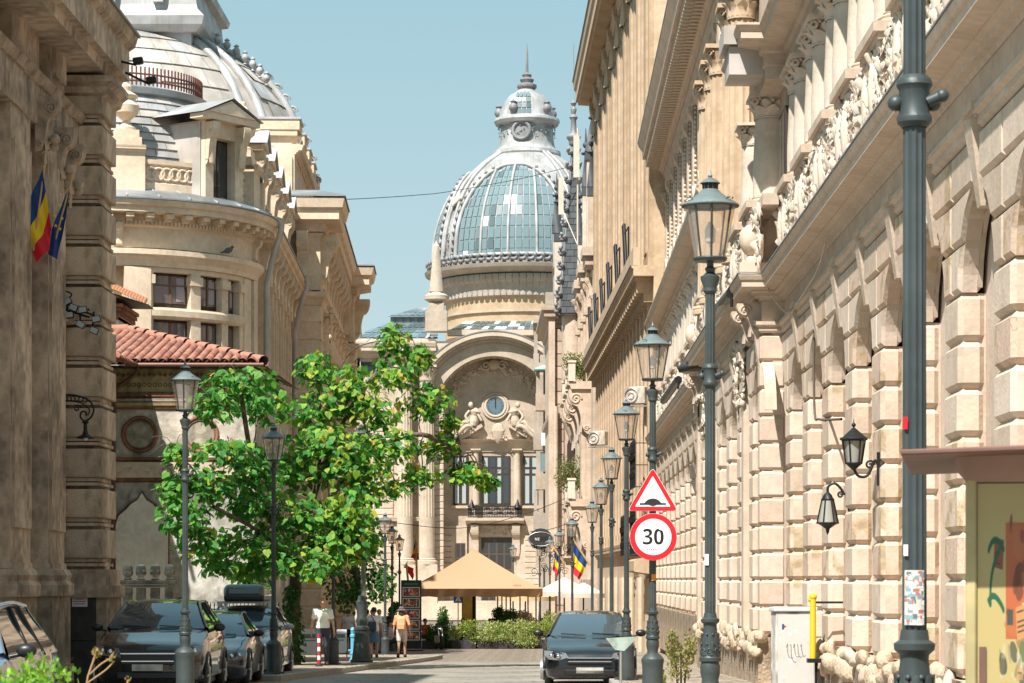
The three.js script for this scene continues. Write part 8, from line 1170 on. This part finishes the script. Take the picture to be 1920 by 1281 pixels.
  part('barrel', [Lat([[0.1, 0], [0.1, 0.06], [0.065, 0.09], [0.065, 0.2], [0.085, 0.22], [0.085, 0.27], [0.06, 0.29], [0.06, 0.7], [0.08, 0.72], [0.08, 0.77], [0.055, 0.8], [0.06, 0.9], [0.07, 0.92], [0.06, 0.96], [0.02, 1.0], [0, 1.0]], 16)], bl, hy); part('outlet', [Bar([0.04, 0.62, 0.02], [0.15, 0.62, 0.04], 0.035, 10)], bl, hy); part('outlet', [Bar([-0.04, 0.32, 0.02], [-0.12, 0.32, 0.04], 0.035, 10)], bl, hy);
  const bo = thing('striped_bollard', 'red and white striped bollard before the walking man', 'bollard', [XS(598, 65.5), gy(65.5), -65.5]); for (let k = 0; k < 7; k++) part('stripe', [Cyl(0.042, 0.042, 0.108, 14).translate(0, 0.06 + k * 0.11, 0)], k % 2 ? MAT.white : std(0.4, 0.02, 0.02), bo); part('foot', [Cyl(0.1, 0.08, 0.06, 14)], MAT.rubber, bo);
  const cs = thing('crossing_sign', 'blue square pedestrian crossing sign under the parasol', 'road sign', [XS(859, 136), gy(136) - KERB, -136]), hh = EY + YS(1123, 136) - cs.position.y; part('post', [Cyl(0.03, 0.03, hh, 8)], MAT.alu, cs); part('plate', [B(-0.24, 0.24, hh - 0.22, hh + 0.24, 0.02, 0.04)], std(0.02, 0.12, 0.42), cs); part('white_triangle', [T(Ext([[-0.17, -0.14], [0.17, -0.14], [0, 0.17]], 0.004), 0, hh, 0.042)], MAT.sign, cs); part('walking_figure', [Bar([0, hh + 0.02, 0.05], [0, hh - 0.06, 0.05], 0.018), Bar([0, hh - 0.06, 0.05], [-0.05, hh - 0.13, 0.05], 0.012), Bar([0, hh - 0.06, 0.05], [0.05, hh - 0.13, 0.05], 0.012), T(Sph(0.02, 8, 6), 0, hh + 0.055, 0.05)], MAT.ink, cs);
  // motorbike parked head on
  const mc = thing('motorbike', 'small dark motorbike parked head on before the hedge', 'motorbike', [XS(822, 112), ry_(112), -112], 0.25);
  const wh = (z) => part('wheel', [T(Tor(0.26, 0.06, 8, 22), 0, 0.32, z, PI / 2), Bar([-0.06, 0.32, z], [0.06, 0.32, z], 0.04, 8)], MAT.rubber, mc); wh(0.6); wh(-0.6);
  part('fork', [Bar([-0.09, 0.32, 0.6], [-0.07, 0.95, 0.35], 0.025), Bar([0.09, 0.32, 0.6], [0.07, 0.95, 0.35], 0.025)], MAT.alu, mc); part('handlebar', [Tube([[-0.36, 1.0, 0.2], [-0.15, 1.02, 0.34], [0.15, 1.02, 0.34], [0.36, 1.0, 0.2]], 0.02, 14, 6)], MAT.iron, mc); part('headlamp', [T(Sph(0.1, 12, 9), 0, 0.88, 0.46)], MAT.chrome, mc); part('tank', [T(Sph(0.2, 12, 9), 0, 0.8, 0.05, 0, 0, 0, [0.8, 0.7, 1.5])], MAT.black, mc); part('saddle', [T(new RoundedBoxGeometry(0.26, 0.1, 0.6, 3, 0.04), 0, 0.78, -0.42)], MAT.rubber, mc); part('engine', [T(Cham(0.3, 0.34, 0.42, 0.05), 0, 0.45, 0)], MAT.alu, mc);
  // terrace posts, tables, low fence
  for (const [i, px] of [933, 941, 949, 957, 975, 990, 1005, 1013].entries()) solo('terrace_post', ['thin dark terrace post, first right of the parasol pole', 'thin dark terrace post, second right of the parasol pole', 'thin dark terrace post, third right of the parasol pole', 'thin dark terrace post, fourth right of the parasol pole', 'thin dark terrace post, fifth right of the parasol pole', 'thin dark terrace post, sixth right of the parasol pole', 'thin dark terrace post, seventh right of the parasol pole', 'thin dark terrace post, eighth right of the parasol pole'][i], 'post', [Cyl(0.035, 0.035, 2.6, 8)], MAT.iron, [XS(px, 124 + (i % 3) * 3), gy(125) - KERB, -124 - (i % 3) * 3], 0, 'dark posts of the terrace');
  const yb = thing('yellow_banner', 'upright yellow banner behind the parasol pole', 'banner', [XS(877, 126), gy(126) - KERB, -126]); part('cloth', [B(-0.26, 0.26, 0.9, 2.5, -0.01, 0.01)], std(0.55, 0.36, 0.06, { map: tMetal }), yb); part('pole', [Cyl(0.025, 0.025, 2.55, 8).translate(-0.27, 0, 0)], MAT.iron, yb);
  for (const [i, px] of [838, 905, 960].entries()) { const t = thing('cafe_table', ['round cafe table left of the parasol pole', 'round cafe table right of the parasol pole', 'round cafe table near the right hedge'][i], 'table', [XS(px, 120), g0, -120], 0, 'tables on the terrace'); part('top', [Cyl(0.4, 0.4, 0.04, 18).translate(0, 0.72, 0)], MAT.wood, t); part('leg', [Cyl(0.04, 0.04, 0.72, 8)], MAT.iron, t); }
  // oval hanging sign on curled iron
  const os = thing('oval_sign', 'dark oval hanging sign on curled iron work, right', 'sign', U(1014, 1011, 138).toArray()); os.scale.setScalar(0.8); part('oval', [T(Cyl(0.72, 0.72, 0.08, 28), 0, 0, 0, 0, PI / 2, 0, [1.1, 0.62, 1])], std(0.03, 0.03, 0.032), os); part('rim', [T(Tor(0.76, 0.05, 6, 32), 0, 0, 0.03, 0, 0, 0, [1.1, 0.62, 1])], MAT.alu, os); 
  { const q = document.createElement('canvas'); q.width = 256; q.height = 96; const x = q.getContext('2d'); x.fillStyle = '#1d1d1f'; x.fillRect(0, 0, 256, 96); x.fillStyle = '#e6e2da'; x.font = 'bold 64px serif'; x.textBaseline = 'middle'; x.fillText('NE', 20, 50); const tt = new THREE.CanvasTexture(q); tt.colorSpace = THREE.SRGBColorSpace; part('lettering', [new THREE.PlaneGeometry(1.0, 0.36).translate(0, 0, 0.05)], std(1, 1, 1, { map: tt }), os, { uv: false }); }
  seed = 808; const cur = []; for (let k = 0; k < 26; k++) cur.push(T(Spiral(rr(0.12, 0.3), 1.5, 0.02), rr(-0.6, 2.2), rr(-2.2, -0.3), rr(-0.1, 0.1), 0, 0, rr(0, 6))); cur.push(Tube([[-0.7, 0.5, 0], [0.6, 0.65, 0], [2.4, 1.3, 0]], 0.025, 10, 5), Tube([[0.5, -0.5, 0], [1.4, -1.1, 0], [2.4, -0.2, 0]], 0.03, 10, 5)); part('iron_scrolls', cur, MAT.iron, os);
  // stone fence with finials before the church
  const fn = thing('stone_fence', 'carved stone fence with rounded finials beside the church', 'fence', [XS(278, 60), gy(60), -60]), yf = EY + YS(1096, 60) - gy(60), fm = std(0.66, 0.57, 0.46, { map: tDirty, bumpMap: bStone, bumpScale: 0.01 });
  part('coping', [T(Cham(1.32, 0.1, 0.34, 0.02), 0, yf + 0.05, 0), T(Cham(1.24, 0.06, 0.28, 0.01), 0, yf - 0.04, 0)], fm, fn); for (const [k, u] of [-0.58, -0.27, 0.06, 0.4].entries()) { const po = part('post', [B(u, u + 0.2, 0, yf - 0.08, -0.1, 0.1), T(Garland(0.16, 0.22, 12), u + 0.1, yf - 0.34, 0.105)], fm, fn); part('finial', [T(Lat([[0.08, 0], [0.1, 0.03], [0.06, 0.07], [0.12, 0.13], [0.125, 0.2], [0.1, 0.23], [0.12, 0.25], [0.1, 0.33], [0.04, 0.37], [0, 0.38]], 14), u + 0.1, yf + 0.1, 0)], fm, po); }
  const ig = thing('iron_fence', 'black scrolled iron fence behind the parked cars', 'fence', [XS(345, 61), gy(61), -61]), fe = []; for (let k = 0; k < 26; k++) fe.push(Bar([k * 0.09, 0, 0], [k * 0.09, 1.5, 0], 0.011, 5), T(new THREE.ConeGeometry(0.02, 0.12, 5), k * 0.09, 1.56, 0)); for (let k = 0; k < 16; k++) fe.push(T(Tor(0.055, 0.01, 5, 12), 0.06 + k * 0.14, 1.35, 0.0), T(Tor(0.055, 0.01, 5, 12), 0.06 + k * 0.14, 1.22, 0.0)); fe.push(Bar([0, 1.43, 0], [2.3, 1.43, 0], 0.014, 5), Bar([0, 1.13, 0], [2.3, 1.13, 0], 0.014, 5), T(Spiral(0.12, 1.6, 0.016), -0.08, 1.6, 0)); part('railing', fe, MAT.iron, ig, { stuff: true });
  const dish = thing('satellite_dish', 'white satellite dish on the concrete flats', 'satellite dish', U(1035, 866, 184.4).toArray(), -0.5); part('reflector', [T(Sph(0.45, 16, 10), 0, 0, 0, 0, 0.1, 0, [1, 1, 0.25])], MAT.white, dish); part('arm', [Bar([0, -0.3, 0], [0, 0, 0.6], 0.03)], MAT.alu, dish);
  const ln = thing('laundry', 'white and pink washing hung on the concrete balcony', 'laundry', U(1024, 812, 184.3).toArray()); part('sheet', [B(-0.35, 0.1, -0.9, 0, -0.02, 0.02)], MAT.white, ln); part('shirt', [B(0.15, 0.5, -0.6, 0.2, -0.02, 0.02)], std(0.6, 0.3, 0.36), ln);
}
renderer.render(scene, camera);
